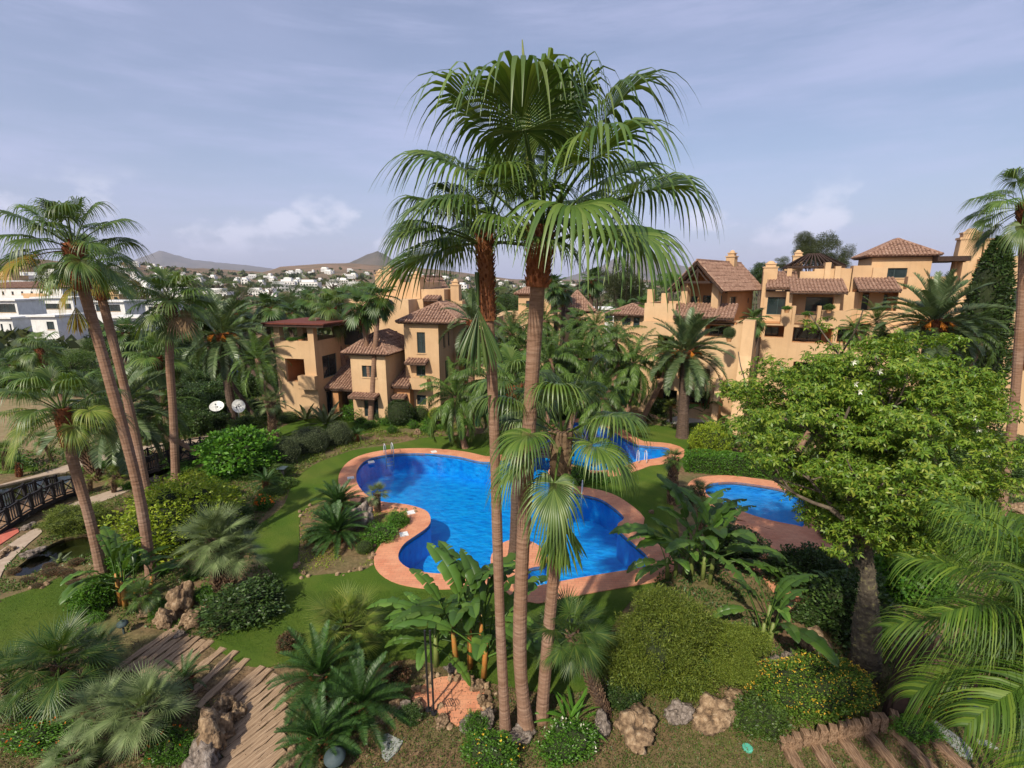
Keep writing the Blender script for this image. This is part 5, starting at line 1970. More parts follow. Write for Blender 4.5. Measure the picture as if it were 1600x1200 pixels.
# ------------------------------------------------------------------ date palms and other feather palms
palm('date palm with orange fruit at the left, bare dark trunk', [(366, 660), (356, 600), (349, 545), (348, 520)], 'date', 46, 84, 13, boots=.1, seed=201, trunk='trunk_dark', e=(84, -50), cat='date palm', name='date_palm', flare=1.2)
r, top, sc = palm('date palm standing in front of the gabled house, thick dark trunk', [(1069, 642), (1070, 600), (1073, 560), (1073, 546)], 'date', 54, 78, 17, dY=36.5, boots=.12, seed=202, trunk='trunk_dark', e=(86, -45), cat='date palm', name='date_palm', flare=1.2)
r2, top2, sc2 = palm('large date palm with orange fruit clusters at the right before the long block', [(1467, 640), (1462, 560), (1460, 500)], 'date', 56, 108, 22, boots=.2, seed=203, trunk='trunk_dark', e=(88, -50), cat='date palm', name='date_palm', dY=31)
palm('feather palm behind the leaning pair at the left, thick rough trunk', [(188, 745), (184, 690), (182, 640)], 'date', 46, 118, 18, seed=204, full_boots=True, bootmat='boots_grey', e=(75, -35), cat='date palm', name='date_palm')
palm('feather palm with a rough trunk right beside the front leaning trunk', [(152, 750), (130, 700), (112, 660)], 'date_small', 26, 80, 20, seed=205, full_boots=True, bootmat='boots_grey', cat='date palm', name='date_palm', e=(70, -20))
palm('leaning feather palm beside the satellite dishes', [(432, 685), (420, 640), (410, 600), (402, 560)], 'date_small', 34, 66, 8, seed=206, boots=0, cat='palm', name='feather_palm', trunk='trunk')
palm('drooping feather palm in front of the right wing of the left house', [(735, 640), (737, 560), (738, 500)], 'date', 30, 58, 10, seed=207, boots=.1, cat='date palm', name='date_palm', e=(80, -60), dY=37)
for i, (px, pb, yt, dY, cr, n, e, lb) in enumerate([
        (765, 680, 590, 33, 78, 36, (80, -60), 'feather palm between the two tallest trunks, low drooping leaves'),
        (712, 690, 618, 34, 72, 34, (80, -60), 'bushy feather palm left of the tallest trunks at the lawn edge'),
        (905, 660, 560, 38, 82, 36, (84, -60), 'feather palm right of the tallest trunk before the far ochre house'),
        (990, 660, 565, 38, 66, 34, (84, -60), 'plumed feather palm left of the gabled house'),
        (860, 640, 560, 36, 72, 30, (84, -60), 'feather palm with a smooth grey stem seen between trunks'),
        (940, 650, 620, 33, 68, 32, (84, -50), 'low feather palm behind the far end of the pool'),
        (960, 640, 530, 44, 50, 30, (84, -60), 'upright feather palm close to the gabled house terrace'),
        (815, 650, 545, 44, 60, 30, (84, -60), 'tall feather palm behind the two tallest trunks'),
        (1040, 600, 548, 41, 40, 28, (84, -60), 'plumed feather palm left of the date palm'),
        (1370, 560, 500, 34, 55, 34, (80, -55), 'soft grey-green feather palm before the long block'),
        (1335, 560, 515, 33, 38, 26, (80, -55), 'small feather palm peeping over the bright green tree'),
        (1520, 600, 520, 31, 70, 34, (80, -55), 'feather palm between the big date palm and the right edge trunk'),
        (1400, 800, 770, 19, 60, 34, (80, -50), 'low feather palm under the floss tree crown at the right'),
        (250, 700, 640, 30, 70, 34, (70, -45), 'feather palm behind the straight fan palm, yellowish leaves'),
        (455, 640, 560, 48, 50, 28, (80, -55), 'feather palm brushing the left corner of the house'),
        (800, 660, 520, 46, 60, 32, (84, -60), 'feather palm filling the gap just left of the tallest trunk'),
        (850, 660, 500, 50, 46, 30, (84, -60), 'feather palm behind the tallest trunk before the far ochre house'),
        (930, 600, 510, 48, 50, 30, (84, -60), 'feather palm in front of the far ochre house, right side'),
        (755, 560, 470, 52, 44, 28, (80, -55), 'feather palm behind the right wing chimney')]):
    palm(lb, [(px, 0), (px + 3, (pb + yt) / 2), (px, yt)], 'queen' if i not in (9, 13) else 'date_small', n, cr, 8, seed=230 + i, boots=0, dY=dY, e=e, name='feather_palm', tstep=.15, sides=8)


def fruit(root, top, n, sc, seed):
    rn = random.Random(seed)
    for k in range(n):
        a = 2 * PI * k / n + rn.uniform(-.3, .3)
        mb = MB()
        o = Vector((math.cos(a), math.sin(a), 0))
        for j in range(34):
            e = unit(o + Vector((rn.uniform(-.5, .5), rn.uniform(-.5, .5), rn.uniform(-.5, .1))))
            p0 = top + o * .12 * sc + Vector((0, 0, -.06 * sc))
            p1 = p0 + (o * .32 + Vector((0, 0, .02))) * sc
            p2 = p1 + (e * .2 + Vector((0, 0, -.14))) * sc * rn.uniform(.7, 1.3)
            mb.bar(p1, p2, .012 * sc)
            for t in (.25, .5, .75, 1):
                q = p1.lerp(p2, t)
                s = .022 * sc
                mb.add([q + Vector((s, 0, 0)), q - Vector((s, 0, 0)), q + Vector((0, s, 0)), q - Vector((0, s, 0)), q + Vector((0, 0, s)), q - Vector((0, 0, s * 1.4))],
                       [(0, 2, 4), (2, 1, 4), (1, 3, 4), (3, 0, 4), (2, 0, 5), (1, 2, 5), (3, 1, 5), (0, 3, 5)])
        mb.bar(top + o * .1 * sc, p1, .03 * sc)
        mb.build('fruit_bunch', M['fruit'], root)


d1 = [o for o in bpy.data.objects if o.get('label', '').startswith('date palm with orange fruit at the left')][0]
# crown points of the three fruiting palms
for r_, tp, s_, n_ in ((r2, top2, sc2, 7), (r, top, sc, 4)):
    fruit(r_, tp, n_, s_, 5)
tp = V(348, 520, d1.location.y) - d1.location
fruit(d1, tp, 6, 84 * m_per_px(V(348, 520, d1.location.y)) / 2.1, 9)

# ------------------------------------------------------------------ hanging folded leaves of the tall palms
def hanging_leaf(label_root, px, py, len_px, mat='fan', seed=0, stalk=None, R=None):
    me = fan_frond('folded_leaf', -80, seed, M[mat], pet=.5, R=1.0, nseg=30, hang=.6, fuse=.75, bend=.15, span=70, close=.45, stations=7)
    y = label_root.location.y - .35
    p = V(px, py, y)
    s = len_px * m_per_px(p) / 1.45
    link('folded_leaf', me, label_root, p - label_root.location, (0, 0, -PI / 2 + .3), s)


roots = {o['label']: o for o in bpy.data.objects if o.get('label')}
L_ = lambda s: [o for k, o in roots.items() if k.startswith(s)][0]
hanging_leaf(L_('tall fan palm in the middle, left twin'), 745, 425, 150, 'fan_dark', 5)
hanging_leaf(L_('fan palm with a dark fibrous neck'), 872, 745, 150, 'fan', 6)
hanging_leaf(L_('fan palm with a dark fibrous neck'), 858, 770, 120, 'fan_lime', 8)
hanging_leaf(L_('leaning fan palm at the far left'), 116, 455, 80, 'fan_yellow', 7)
# closed spear leaf at the top of the tallest palm
t_ = L_('tallest fan palm')
y_ = t_.location.y
sp = [V(832, 300, y_) - t_.location, V(826, 190, y_) - t_.location, V(820, 120, y_) - t_.location, V(816, 62, y_) - t_.location]
MB().tube(sp, [.1, .075, .05, .012], 6).build('spear_leaf', M['petiole'], t_)

# ------------------------------------------------------------------ low fan palms and cycads
CH = 'fan palm'


def low_palm(label, px, py, cpx, cpy, key, n, cr, tw, seed, e=(85, -25), name='dwarf_fan_palm', cat='dwarf palm', trunks=1, fr=1.85, bm='boots_grey', group=None):
    B = G(px, py)
    rn = random.Random(seed)
    root = thing(name, label, cat, B, 0, group)
    top = V(cpx, cpy, B.y) - B
    mp = m_per_px(B + top)
    sc = cr * mp / fr * .84
    for k in range(trunks):
        o = Vector((0, 0, 0)) if k == 0 else Vector((rn.uniform(-.5, .5), rn.uniform(-.4, .5), 0)) * sc * 1.2
        tp = top + o * 1.6
        tp.z *= (1, .72, .85, .6)[k % 4]
        path = trunk_path([o * .5, (o * .5 + tp) * .5 + Vector((0, 0, .05)), tp])
        r = tw * mp / 2
        MB().tube(resample(path, .15), r * .8, 8).build('trunk', M['trunk_dark'], root)
        leaf_bases(root, path, r * .85, 0, M[bm], size=r * .7, per_m=min(170, 22 / max(r, .05)), seed=seed + k, sleeve=False, flare=.15)
        crown(root, tp, key, n if k == 0 else int(n * .75), sc * (1, .85, .9, .75)[k % 4], e[0], e[1], seed + k)
    return root


low_palm('lime green dwarf fan palm at the near edge of the lawn', 545, 1030, 540, 975, 'chama_lime', 34, 88, 14, 301, trunks=2)
low_palm('pair of grey-green dwarf fan palms with rough stems left of the lawn', 345, 930, 335, 838, 'chama_blue', 34, 78, 20, 302, trunks=3, e=(85, -15))
low_palm('bluish dwarf fan palm in the bottom left corner with two stout stems', 225, 1175, 225, 1110, 'chama_blue', 34, 98, 26, 303, trunks=2, e=(80, -10))
low_palm('bluish dwarf fan palm left of the stout-stemmed one', 165, 1165, 158, 1105, 'chama_blue', 26, 82, 22, 304, e=(75, -5))
low_palm('dwarf fan palm at the very bottom left, leaves fanned flat', 118, 1215, 112, 1180, 'chama_blue', 20, 70, 20, 305, e=(65, -10))
low_palm('dark fan palm at the left by the board path', 95, 1110, 92, 1035, 'chama_dark', 32, 118, 22, 306, e=(80, -20))
low_palm('dark fan palm on the left edge under the lawn', 25, 1130, 15, 1060, 'chama_dark', 28, 110, 20, 307, e=(80, -20))
low_palm('dark fan palm leaning towards the board path', 160, 1060, 150, 1020, 'chama_dark', 24, 74, 16, 308, e=(80, -20))
low_palm('small fan palm on a leaning rough stem right of the tall trunks', 948, 1120, 893, 988, 'chama_dark', 30, 80, 18, 309, e=(85, -30))
low_palm('small fan palm touching the foot of the pool edge behind the leaning one', 860, 1040, 858, 990, 'chama_dark', 22, 62, 14, 310, e=(85, -25))
low_palm('silvery dwarf fan palm beside the rock on the pool bed', 590, 800, 589, 770, 'chama_blue', 26, 26, 9, 311)
low_palm('stubby palm with a bare thick stem on the lawn by the hedge', 1050, 788, 1052, 716, 'chama_dark', 26, 26, 14, 312, e=(80, -25))
low_palm('small palm among the bananas behind the round pool', 1098, 830, 1094, 770, 'chama_dark', 24, 34, 12, 313)
low_palm('small dwarf palm between the leaning trunks on the left bank', 178, 770, 180, 742, 'chama_lime', 22, 32, 8, 314)
low_palm('second small dwarf palm on the left bank, left of the other', 142, 770, 140, 750, 'chama_lime', 18, 22, 7, 315)
low_palm('small palm with slanting stem on the dry ground at the left', 82, 722, 65, 685, 'chama_dark', 20, 26, 6, 316)
low_palm('dwarf palm beyond the footbridge at the left edge', 10, 735, 8, 705, 'chama_dark', 22, 38, 10, 317)
low_palm('dwarf fan palm at the foot of the large leaning trunk, left rocks', 225, 965, 222, 930, 'chama_dark', 22, 44, 12, 318)
low_palm('dwarf fan palm in front of the left house steps', 425, 690, 424, 628, 'chama_blue', 24, 34, 10, 319)
low_palm('small yellowish palm on a pale stem by the gravel patch', 1048, 660, 1048, 635, 'chama_lime', 20, 20, 4, 320)

CY = dict(name='cycad', cat='cycad', bm='boots')
low_palm('dark cycad, the topmost of the three in the near clump', 500, 1090, 500, 1052, 'cycad', 40, 100, 26, 401, e=(78, -8), fr=2.0, **CY)
low_palm('dark cycad on the right of the near clump', 563, 1130, 562, 1098, 'cycad', 40, 98, 26, 402, e=(78, -8), fr=2.0, **CY)
low_palm('dark cycad lowest of the near clump beside the board path', 502, 1180, 500, 1152, 'cycad', 38, 92, 26, 403, e=(78, -8), fr=2.0, **CY)
low_palm('small cycad with a fat swollen stem on the board path', 287, 1085, 287, 1058, 'cycad', 22, 50, 26, 404, e=(75, 5), fr=2.0, **CY)
low_palm('cycad on the pool bed, the upper of two', 532, 805, 528, 786, 'cycad', 70, 50, 13, 405, e=(78, 0), fr=2.0, **CY)
low_palm('cycad on the pool bed, the lower and larger of two', 528, 848, 526, 828, 'cycad', 84, 60, 15, 406, e=(78, -5), fr=2.0, **CY)
low_palm('cycad beside the lantern on the left bank', 415, 765, 415, 752, 'cycad', 30, 32, 8, 407, e=(70, 0), fr=2.0, **CY)
low_palm('cycad in the bank of shrubs left of the bathing ladder', 558, 690, 558, 678, 'cycad', 28, 17, 6, 408, e=(70, 0), fr=2.0, **CY)
low_palm('cycad on a short stem beyond the upper pond', 30, 745, 30, 722, 'cycad', 28, 26, 10, 409, e=(70, 0), fr=2.0, **CY)
low_palm('dark cycad in the shade beside the left footbridge', 240, 690, 240, 675, 'cycad', 30, 32, 8, 410, e=(75, 0), fr=2.0, **CY)
low_palm('cycad at the foot of the main wing of the left house', 672, 650, 672, 638, 'cycad', 24, 14, 5, 411, e=(75, 0), fr=2.0, **CY)


# ------------------------------------------------------------------ bananas and other broad leaves
def clump(label, px, py, key, n, hpx, seed, name='banana_plant', cat='banana plant', stems=4, spread=.5, e=(86, 10), stem_mat='stalk', fr=2.1, sscale=1.0, top=.45, leaf_n=None):
    B = G(px, py)
    mp = m_per_px(B)
    rn = random.Random(seed)
    root = thing(name, label, cat, B)
    hh = hpx * mp
    for k in range(stems):
        a = k * 2.4 + seed
        o = Vector((math.cos(a), math.sin(a), 0)) * spread * (0 if k == 0 else rn.uniform(.6, 1.1))
        h = hh * top * rn.uniform(.6, 1.1)
        tp = o * 1.25 + Vector((0, 0, h))
        MB().tube([o - Vector((0, 0, .1)), (o + tp) / 2, tp], [.1 * sscale, .085 * sscale, .05 * sscale], 8).build('stem', M[stem_mat], root, smooth=True)
        crown(root, tp - Vector((0, 0, .15)), key, max(3, n // stems), (hh - h) / fr * 1.25 * rn.uniform(.85, 1.1), e[0], e[1], seed + k, name='leaf')
    return root


clump('clump of broad paddle leaves left of the tall trunks by the round patio', 735, 1045, 'banana', 30, 190, 501, stems=5, spread=.55, e=(88, 30), stem_mat='stalk_orange')
clump('smaller paddle-leaved plant on thin stems left of the patio clump', 682, 1040, 'banana', 12, 130, 502, stems=2, spread=.25)
clump('banana plants in front of the round pool with long upright leaves', 1098, 905, 'banana', 26, 150, 503, stems=4, spread=.6, e=(88, 30))
clump('banana plant leaning over the poolside paving', 1055, 900, 'banana', 15, 95, 504, stems=3, spread=.5)
clump('banana plant with one huge arching leaf right of the conifer bush', 1190, 1010, 'banana', 16, 150, 505, stems=3, spread=.5)
clump('paddle-leaved plant with orange stalks at the left bank', 190, 945, 'banana', 16, 150, 506, stems=3, spread=.45, stem_mat='stalk_orange')
clump('paddle-leaved plant with red stalks, right of the orange one', 215, 935, 'banana', 12, 100, 507, stems=2, spread=.4, stem_mat='stalk_orange')
clump('banana plants behind the hedge by the gravel patch', 1135, 705, 'banana', 26, 62, 508, stems=5, spread=1.2)
clump('banana plant right of the gravel patch among dark shrubs', 1175, 700, 'banana', 18, 50, 509, stems=3, spread=.8)
clump('banana plant below the curved flank wall', 1105, 655, 'banana', 12, 60, 510, stems=2, spread=.4)
clump('broad-leaved plant at the bottom left under the dark fan palms', 40, 1090, 'banana', 14, 60, 511, stems=3, spread=.8)
clump('banana plants in the dark corner under the floss tree', 1290, 960, 'banana', 14, 90, 512, stems=3, spread=.7)
clump('strap-leaved plant among the rocks at the foot of the tall trunks', 885, 1130, 'strap', 26, 70, 513, name='strap_leaf_plant', cat='plant', stems=2, spread=.2, e=(88, 20), top=.1)
clump('agave with stiff grey blades before the left house', 478, 655, 'agave', 16, 44, 514, name='agave', cat='agave', stems=1, e=(85, 25), top=.1)
clump('second agave before the left house, next to the hibiscus', 510, 660, 'agave', 16, 40, 515, name='agave', cat='agave', stems=1, e=(85, 25), top=.1)
clump('spiky yellowish agave beside the lower pond', 92, 875, 'agave', 14, 26, 516, name='agave', cat='agave', stems=1, e=(80, 15), top=.1)
clump('agave beside the gravel patch', 1120, 640, 'agave', 14, 32, 517, name='agave', cat='agave', stems=1, e=(85, 25), top=.1)


# big arching feather leaves close by at the lower right
def near_palm(label, cx, cy, Y, L, fr_list, seed):
    p = V(cx, cy, Y)
    B = Vector((p.x, p.y, 0))
    root = thing('areca_palm', label, 'palm', B)
    for k in range(3):
        o = Vector((.25 * math.cos(k * 2.1), .25 * math.sin(k * 2.1), 0))
        MB().tube([o, o * 1.1 + Vector((0, 0, p.z * .5)), o * 1.2 + Vector((0, 0, p.z))], .055, 8).build('stem', M['stalk'], root)
    rn = random.Random(seed)
    for j, (az, el, s) in enumerate(fr_list):
        e_, ms = min(FANS['areca_near'], key=lambda q: abs(q[0] - el))
        link('frond', ms[j % len(ms)], root, Vector((.1 * math.cos(az), .1 * math.sin(az), p.z - .1)), (rn.uniform(-.25, .25), -math.radians(el - e_) * .8, az), s * L / 2.2)
    return root


pin_set('areca_near', M['areca'], 2, L=2.2, n=60, ll=.95, lw=.02, bend=1.35, droop=.6, vee=.6, fwd=.55, plume=.25, rach=.014, st=6)
near_palm('bright green feather palm arching in from the lower right edge', 1735, 1020, 5.8, 2.6,
          [(PI + x, e, s) for x, e, s in ((-.55, 48, 1.0), (-.25, 30, 1.05), (0, 44, 1.0), (.25, 16, 1.0), (.55, 30, .95), (.9, 12, .9), (-.9, 60, .9), (1.3, 40, .9), (-1.3, 60, 1.0), (0, 72, .9), (.3, 60, 1.0), (-.1, 5, 1.0), (.15, 56, 1.1), (-.4, 66, 1.1), (.45, 4, .9), (2.2, 45, 1), (-2.2, 50, 1), (3, 45, 1))], 7)
near_palm('feather palm behind the near one at the right edge', 1690, 960, 8.2, 2.7,
          [(PI + x, e, s) for x, e, s in ((-.4, 40, 1.0), (-.1, 55, 1.05), (.2, 30, 1.0), (.5, 45, 1.0), (.8, 20, .95), (-.8, 55, .9), (1.4, 40, .9), (-1.4, 60, 1.0), (0, 75, .9), (2.4, 45, 1), (3, 45, 1))], 8)
for i, (px, py, Y, az) in enumerate(((1468, 905, 9.5, 2.4), (1560, 900, 9.0, 2.9))):
    pass

# ------------------------------------------------------------------ the floss tree at the right
def floss_tree(label):
    B = G(1352, 1062)
    root = thing('floss_tree', label, 'tree', B)
    rn = random.Random(77)
    t1 = V(1356, 905, B.y) - B
    t2 = V(1350, 830, B.y + .5) - B
    mp = m_per_px(B)
    path = resample(trunk_path([Vector((0, 0, -.2)), Vector((0, 0, .15)), t1 * .45, t1, t2]), .07)
    rad = []
    for i in range(len(path)):
        t = i / (len(path) - 1)
        r = .15 + .24 * math.exp(-((t - .3) / .33) ** 2) if t > .3 else .31 + .08 * math.sin(t / .3 * PI / 2)
        rad.append(r * (1 + .04 * rn.uniform(-1, 1)))
    mb = MB().tube(path, rad, 18)
    for k in range(420):   # thorns
        i = rn.randrange(2, len(path) - 6)
        a = rn.uniform(0, 2 * PI)
        o = Vector((math.cos(a), math.sin(a), 0))
        p = path[i] + o * rad[i] * .96
        s = rn.uniform(.02, .04)
        t_ = Vector((-o.y, o.x, 0))
        mb.add([p + t_ * s, p - t_ * s, p + Vector((0, 0, s)), p + o * s * 1.8 + Vector((0, 0, s * .3))], [(0, 2, 3), (2, 1, 3), (1, 0, 3)])
    mb.build('trunk', M['bark_green'], root)
    # limbs and crown
    cpos = V(1343, 685, B.y + 1.2) - B
    R = Vector((3.75, 3.2, 3.1))
    ends = []
    lm = MB()

    def limb(p, d, L, r, lev):
        n = 4
        pts = [p]
        for i in range(n):
            d = unit(d + Vector((rn.uniform(-.25, .25), rn.uniform(-.25, .25), rn.uniform(-.12, .2))))
            p = p + d * L / n
            pts.append(p)
        lm.tube(pts, [r * (1 - .5 * i / n) for i in range(n + 1)], 6 if lev else 9)
        if lev >= 3:
            ends.extend(pts[1:])
            return
        if lev >= 2:
            ends.extend(pts[2:])
        for k in range((5, 4, 3)[lev]):
            q = pts[rn.randrange(2, n + 1)]
            a = rn.uniform(0, 2 * PI)
            nd = unit(d * .75 + Vector((math.cos(a), math.sin(a), rn.uniform(-.25, .55))))
            limb(q, nd, L * rn.uniform(.62, .85), r * .5, lev + 1)
    for px, py, dY in ((1215, 610, 1.0), (1290, 560, 2.2), (1400, 560, 2.0), (1490, 660, 1.0), (1240, 760, -.6), (1440, 790, -.6), (1340, 700, 3.0), (1350, 640, -.8)):
        tgt = V(px, py, B.y + dY) - B
        limb(t2 + (t1 - t2) * rn.random() * .4, unit(tgt - t2), (tgt - t2).length * .62, .12, 1)
    lm.build('branch', M['bark'], root, smooth=True)
    # leaves: palmate bunches of five long leaflets on twigs round the branch ends
    rs_ = np.random.RandomState(5)
    E = np.array([tuple(e) for e in ends])
    c0 = np.array(tuple(cpos))
    ok = (((E - c0) / np.array(tuple(R))) ** 2).sum(1) < 1.45
    E = E[ok]
    n = 23000
    shell = rs_.normal(size=(900, 3))
    shell /= np.linalg.norm(shell, axis=1)[:, None]
    lum = np.array([1 + .24 * noise.noise(Vector(tuple(q * 2.1))) + .12 * noise.noise(Vector(tuple(q * 5))) for q in shell])
    shell = c0 + shell * lum[:, None] * np.array(tuple(R)) * rs_.uniform(.72, 1.0, 900)[:, None]
    shell = shell[shell[:, 2] > c0[2] - R.z * .95]
    E = E[rs_.permutation(len(E))[:170]]
    cen = np.vstack([E, shell[rs_.permutation(len(shell))[:300]]])
    P = cen[rs_.randint(0, len(cen), n)] + rs_.normal(size=(n, 3)) * np.array([.24, .24, .12])
    P = P[~((P[:, 0] < c0[0] - 1.45) & (P[:, 2] < c0[2] - .55 - .25 * np.sin(P[:, 0] * 5)))]
    n = len(P)
    N = (P - c0)
    N /= np.linalg.norm(N, axis=1)[:, None]
    ax = N * .4 + rs_.normal(size=(n, 3)) * .45 + np.array([0, 0, .7])
    ax /= np.linalg.norm(ax, axis=1)[:, None]
    s = np.cross(ax, rs_.normal(size=(n, 3)))
    s /= np.linalg.norm(s, axis=1)[:, None]
    u = np.cross(ax, s)
    VV = []
    for k in range(5):
        a = 2 * PI * k / 5
        d = s * math.cos(a) + u * math.sin(a)
        d = d + np.array([0, 0, -.28])
        d /= np.linalg.norm(d, axis=1)[:, None]
        w = np.cross(d, ax)
        L = rs_.uniform(.085, .165, n)[:, None]
        VV.append(np.stack([P, P + d * L * .5 + w * L * .2, P + d * L - ax * L * .25, P + d * L * .5 - w * L * .2], 1))
    VV = np.stack(VV, 1).reshape(-1, 3)
    link('crown', npmesh('crown', VV, np.arange(len(VV)).reshape(-1, 4), M['floss']), root)
    # few pale open flowers near the surface
    for px, py in ((1333, 566), (1374, 580), (1337, 600), (1343, 612), (1435, 636), (1432, 636), (1522, 652), (1528, 672), (1382, 700), (1492, 698), (1543, 710), (1555, 735), (1290, 722), (1408, 750), (1515, 765), (1470, 700)):
        c_ = V(px, py, B.y - 1.0 + rn.random()) - B
        mb = MB()
        for k in range(5):
            a = 2 * PI * k / 5 + rn.random()
            d = Vector((math.cos(a), -.5, math.sin(a)))
            w = Vector((-math.sin(a), 0, math.cos(a)))
            mb.add([c_, c_ + d * .045 + w * .018, c_ + d * .09, c_ + d * .045 - w * .018], [(0, 1, 2, 3)])
        mb.build('flower', M['flower_white'], root)
    return root


floss_tree('spreading bright green floss tree with a swollen thorny trunk at the right')

# ------------------------------------------------------------------ shrubs
def sh(*a, **k):
    return shrub(*a, **k)[0]


CL = dict(key='clipped', name='clipped_shrub')
sh('round clipped olive-grey shrub, largest of the two on the left bank by the lawn curve', 483, 712, 66, 46, key='olive', name='clipped_shrub')
sh('round olive-grey shrub left of and nearer than the largest clipped one', 447, 730, 44, 48, key='olive', name='clipped_shrub')
sh('rounded grey-green shrub right of the largest clipped one', 528, 700, 42, 42, key='olive', name='clipped_shrub')
sh('tall dark clipped dome in front of the lean-to of the left house', 625, 668, 46, 44, key='clipped_dark', name='clipped_shrub')
sh('clipped ball right of the tall dark dome', 657, 660, 28, 26, **CL)
sh('dark clipped ball left of the tall dome', 594, 662, 30, 24, key='clipped_dark', name='clipped_shrub')
sh('yellow-green clipped ball on a short stem at the lawn edge', 684, 666, 30, 22, key='clipped_lime', name='clipped_shrub', lift=8)
sh('upright clipped green column before the left house terrace', 490, 645, 22, 46, key='clipped', name='clipped_shrub', dscale=1)
sh('dark upright shrub left of the green column', 466, 645, 30, 42, key='loose_dark')
sh('low clipped shrub at the far left of the back lawn', 450, 662, 34, 20, **CL)
sh('clipped shrub between the two agaves', 425, 655, 30, 24, **CL)
sh('large dark clipped ball at the right under the conifer', 1546, 660, 72, 56, key='clipped_dark', name='clipped_shrub')
sh('clipped box block behind the bare trunk at the right edge', 1560, 725, 120, 62, key='clipped_dark', name='clipped_shrub')
sh('dark rounded shrub at the foot of the right edge trunk', 1540, 790, 70, 60, key='loose_dark')
sh('big bright green leafy shrub left of the clipped balls', 372, 752, 112, 88, key='bright', name='leafy_shrub')
sh('large lime green spreading bush on the left bank', 286, 872, 175, 135, key='lime', name='spreading_bush')
sh('long low lime green hedge behind the big lime bush', 305, 752, 60, 22, key='lime', name='low_hedge')
sh('olive green bush between the leaning trunks and the lower pond', 120, 840, 110, 60, key='juniper', name='bush')
def lobed_bush(label, cx, cy, wpx, hpx, Y0z, n, seed):
    c_ = G(cx, cy, Y0z)
    mp_ = m_per_px(c_)
    R_ = Vector((wpx * mp_ / 2, wpx * mp_ * .42, hpx * mp_ / 2))
    return broad_tree(label, Vector((c_.x, c_.y, 0)), c_.z, R_, n, 'juniper', seed, name='conifer_bush', trunk_r=.12, cl=.36, frac=.16, lf=2.1, inner=.62)


lobed_bush('big feathery conifer bush in the near garden, left and larger one', 1030, 1003, 175, 190, 1.45, 34, 3)
lobed_bush('smaller feathery conifer bush right of the large one', 1150, 1018, 112, 110, 1.2, 22, 4)
r_, dims, cz_ = shrub('mound of lantana covered with yellow flowers above the wooden posts', 1268, 1124, 215, 100, key='lantana', name='lantana', cat='flowering shrub')
f_ = flowers(r_, 'flower_yellow', 900, .036, dims, 5)
f_.location.z = cz_
r_, dims, cz_ = shrub('orange flowering lantana around the broken post at the lower right', 1450, 1120, 110, 90, key='lantana', name='lantana', cat='flowering shrub')
f_ = flowers(r_, 'flower_orange', 300, .045, dims, 6)
f_.location.z = cz_
r_, dims, cz_ = shrub('low shrub with orange flowers in the bottom left corner', 60, 1180, 150, 60, key='low', name='flowering_shrub', cat='flowering shrub')
f_ = flowers(r_, 'flower_orange', 60, .05, dims, 7)
f_.location.z = cz_
r_, dims, cz_ = shrub('green shrub with small orange flowers between the stout palm stems', 262, 1195, 70, 60, key='low', name='flowering_shrub', cat='flowering shrub')
f_ = flowers(r_, 'flower_orange', 24, .05, dims, 8)
f_.location.z = cz_
r_, dims, cz_ = shrub('leafy shrub with cream flowers at the foot of the tallest palms, right', 885, 1188, 95, 56, key='low', name='flowering_shrub', cat='flowering shrub')
f_ = flowers(r_, 'flower_white', 40, .05, dims, 9)
f_.location.z = cz_
r_, dims, cz_ = shrub('leafy shrub with yellow flowers at the bottom, left of the tallest palms', 768, 1200, 90, 52, key='low', name='flowering_shrub', cat='flowering shrub')
f_ = flowers(r_, 'flower_yellow', 40, .045, dims, 10)
f_.location.z = cz_
sh('small leafy plant at the stone edge of the round patio', 742, 1150, 40, 36, key='low')
r_, dims, cz_ = shrub('orange flowering shrub beyond the left footbridge', 288, 678, 26, 14, key='low', name='flowering_shrub', cat='flowering shrub')
f_ = flowers(r_, 'flower_orange', 160, .11, dims, 11)
f_.location.z = cz_
r_, dims, cz_ = shrub('shrub with orange blooms beside the shaded lawn curve', 412, 800, 28, 28, key='low', name='flowering_shrub', cat='flowering shrub')
f_ = flowers(r_, 'flower_orange', 60, .09, dims, 12)
f_.location.z = cz_
sh('small ball shrub at the foot of the pool bed', 569, 866, 26, 22, key='clipped', name='clipped_shrub')
sh('loose shrub on the pool bed between the cycads and the paving', 592, 850, 56, 34, key='low')
sh('shrub at the right tip of the pool bed', 620, 826, 36, 28, key='low')
sh('green shrub on the left side of the pool bed', 496, 848, 42, 28, key='loose')
sh('dark flowering hedge bush at the near end of the left lawn curve', 380, 985, 120, 78, key='loose_dark', name='bush')
sh('dark bush beneath the grey-green dwarf palms', 420, 950, 40, 50, key='loose_dark', name='bush')
sh('fresh green bush at the left under the orange-stalked plant', 145, 965, 70, 66, key='bright', name='bush')
sh('green bush beside the foot of the leaning trunks', 195, 905, 50, 60, key='bright', name='bush')
sh('agapanthus clump with pale violet heads right of the boulders', 1185, 1150, 95, 62, key='loose', name='agapanthus', cat='plant')
sh('green shrub under the conifer bushes', 975, 1110, 60, 50, key='loose_dark')
sh('reddish rosette plant by the near clump of cycads, left', 450, 1020, 36, 34, key='red', name='rosette_plant', cat='plant')
sh('dark rosette plants right of the near cycads', 622, 1075, 36, 38, key='red', name='rosette_plant', cat='plant')
sh('tall green bush behind the upper retaining timbers', 1330, 1010, 130, 120, key='loose_dark', name='bush')
sh('leafy bush to the right of the swollen trunk', 1420, 960, 120, 120, key='bright', name='bush')
sh('dense bush under the right of the floss tree', 1440, 900, 110, 70, key='loose', name='bush')
sh('shrub on the lawn edge right of the banana plants', 1260, 930, 90, 80, key='loose_dark')
sh('rounded hibiscus shrub before the left house porch', 560, 660, 44, 36, key='low', name='hibiscus', cat='shrub')
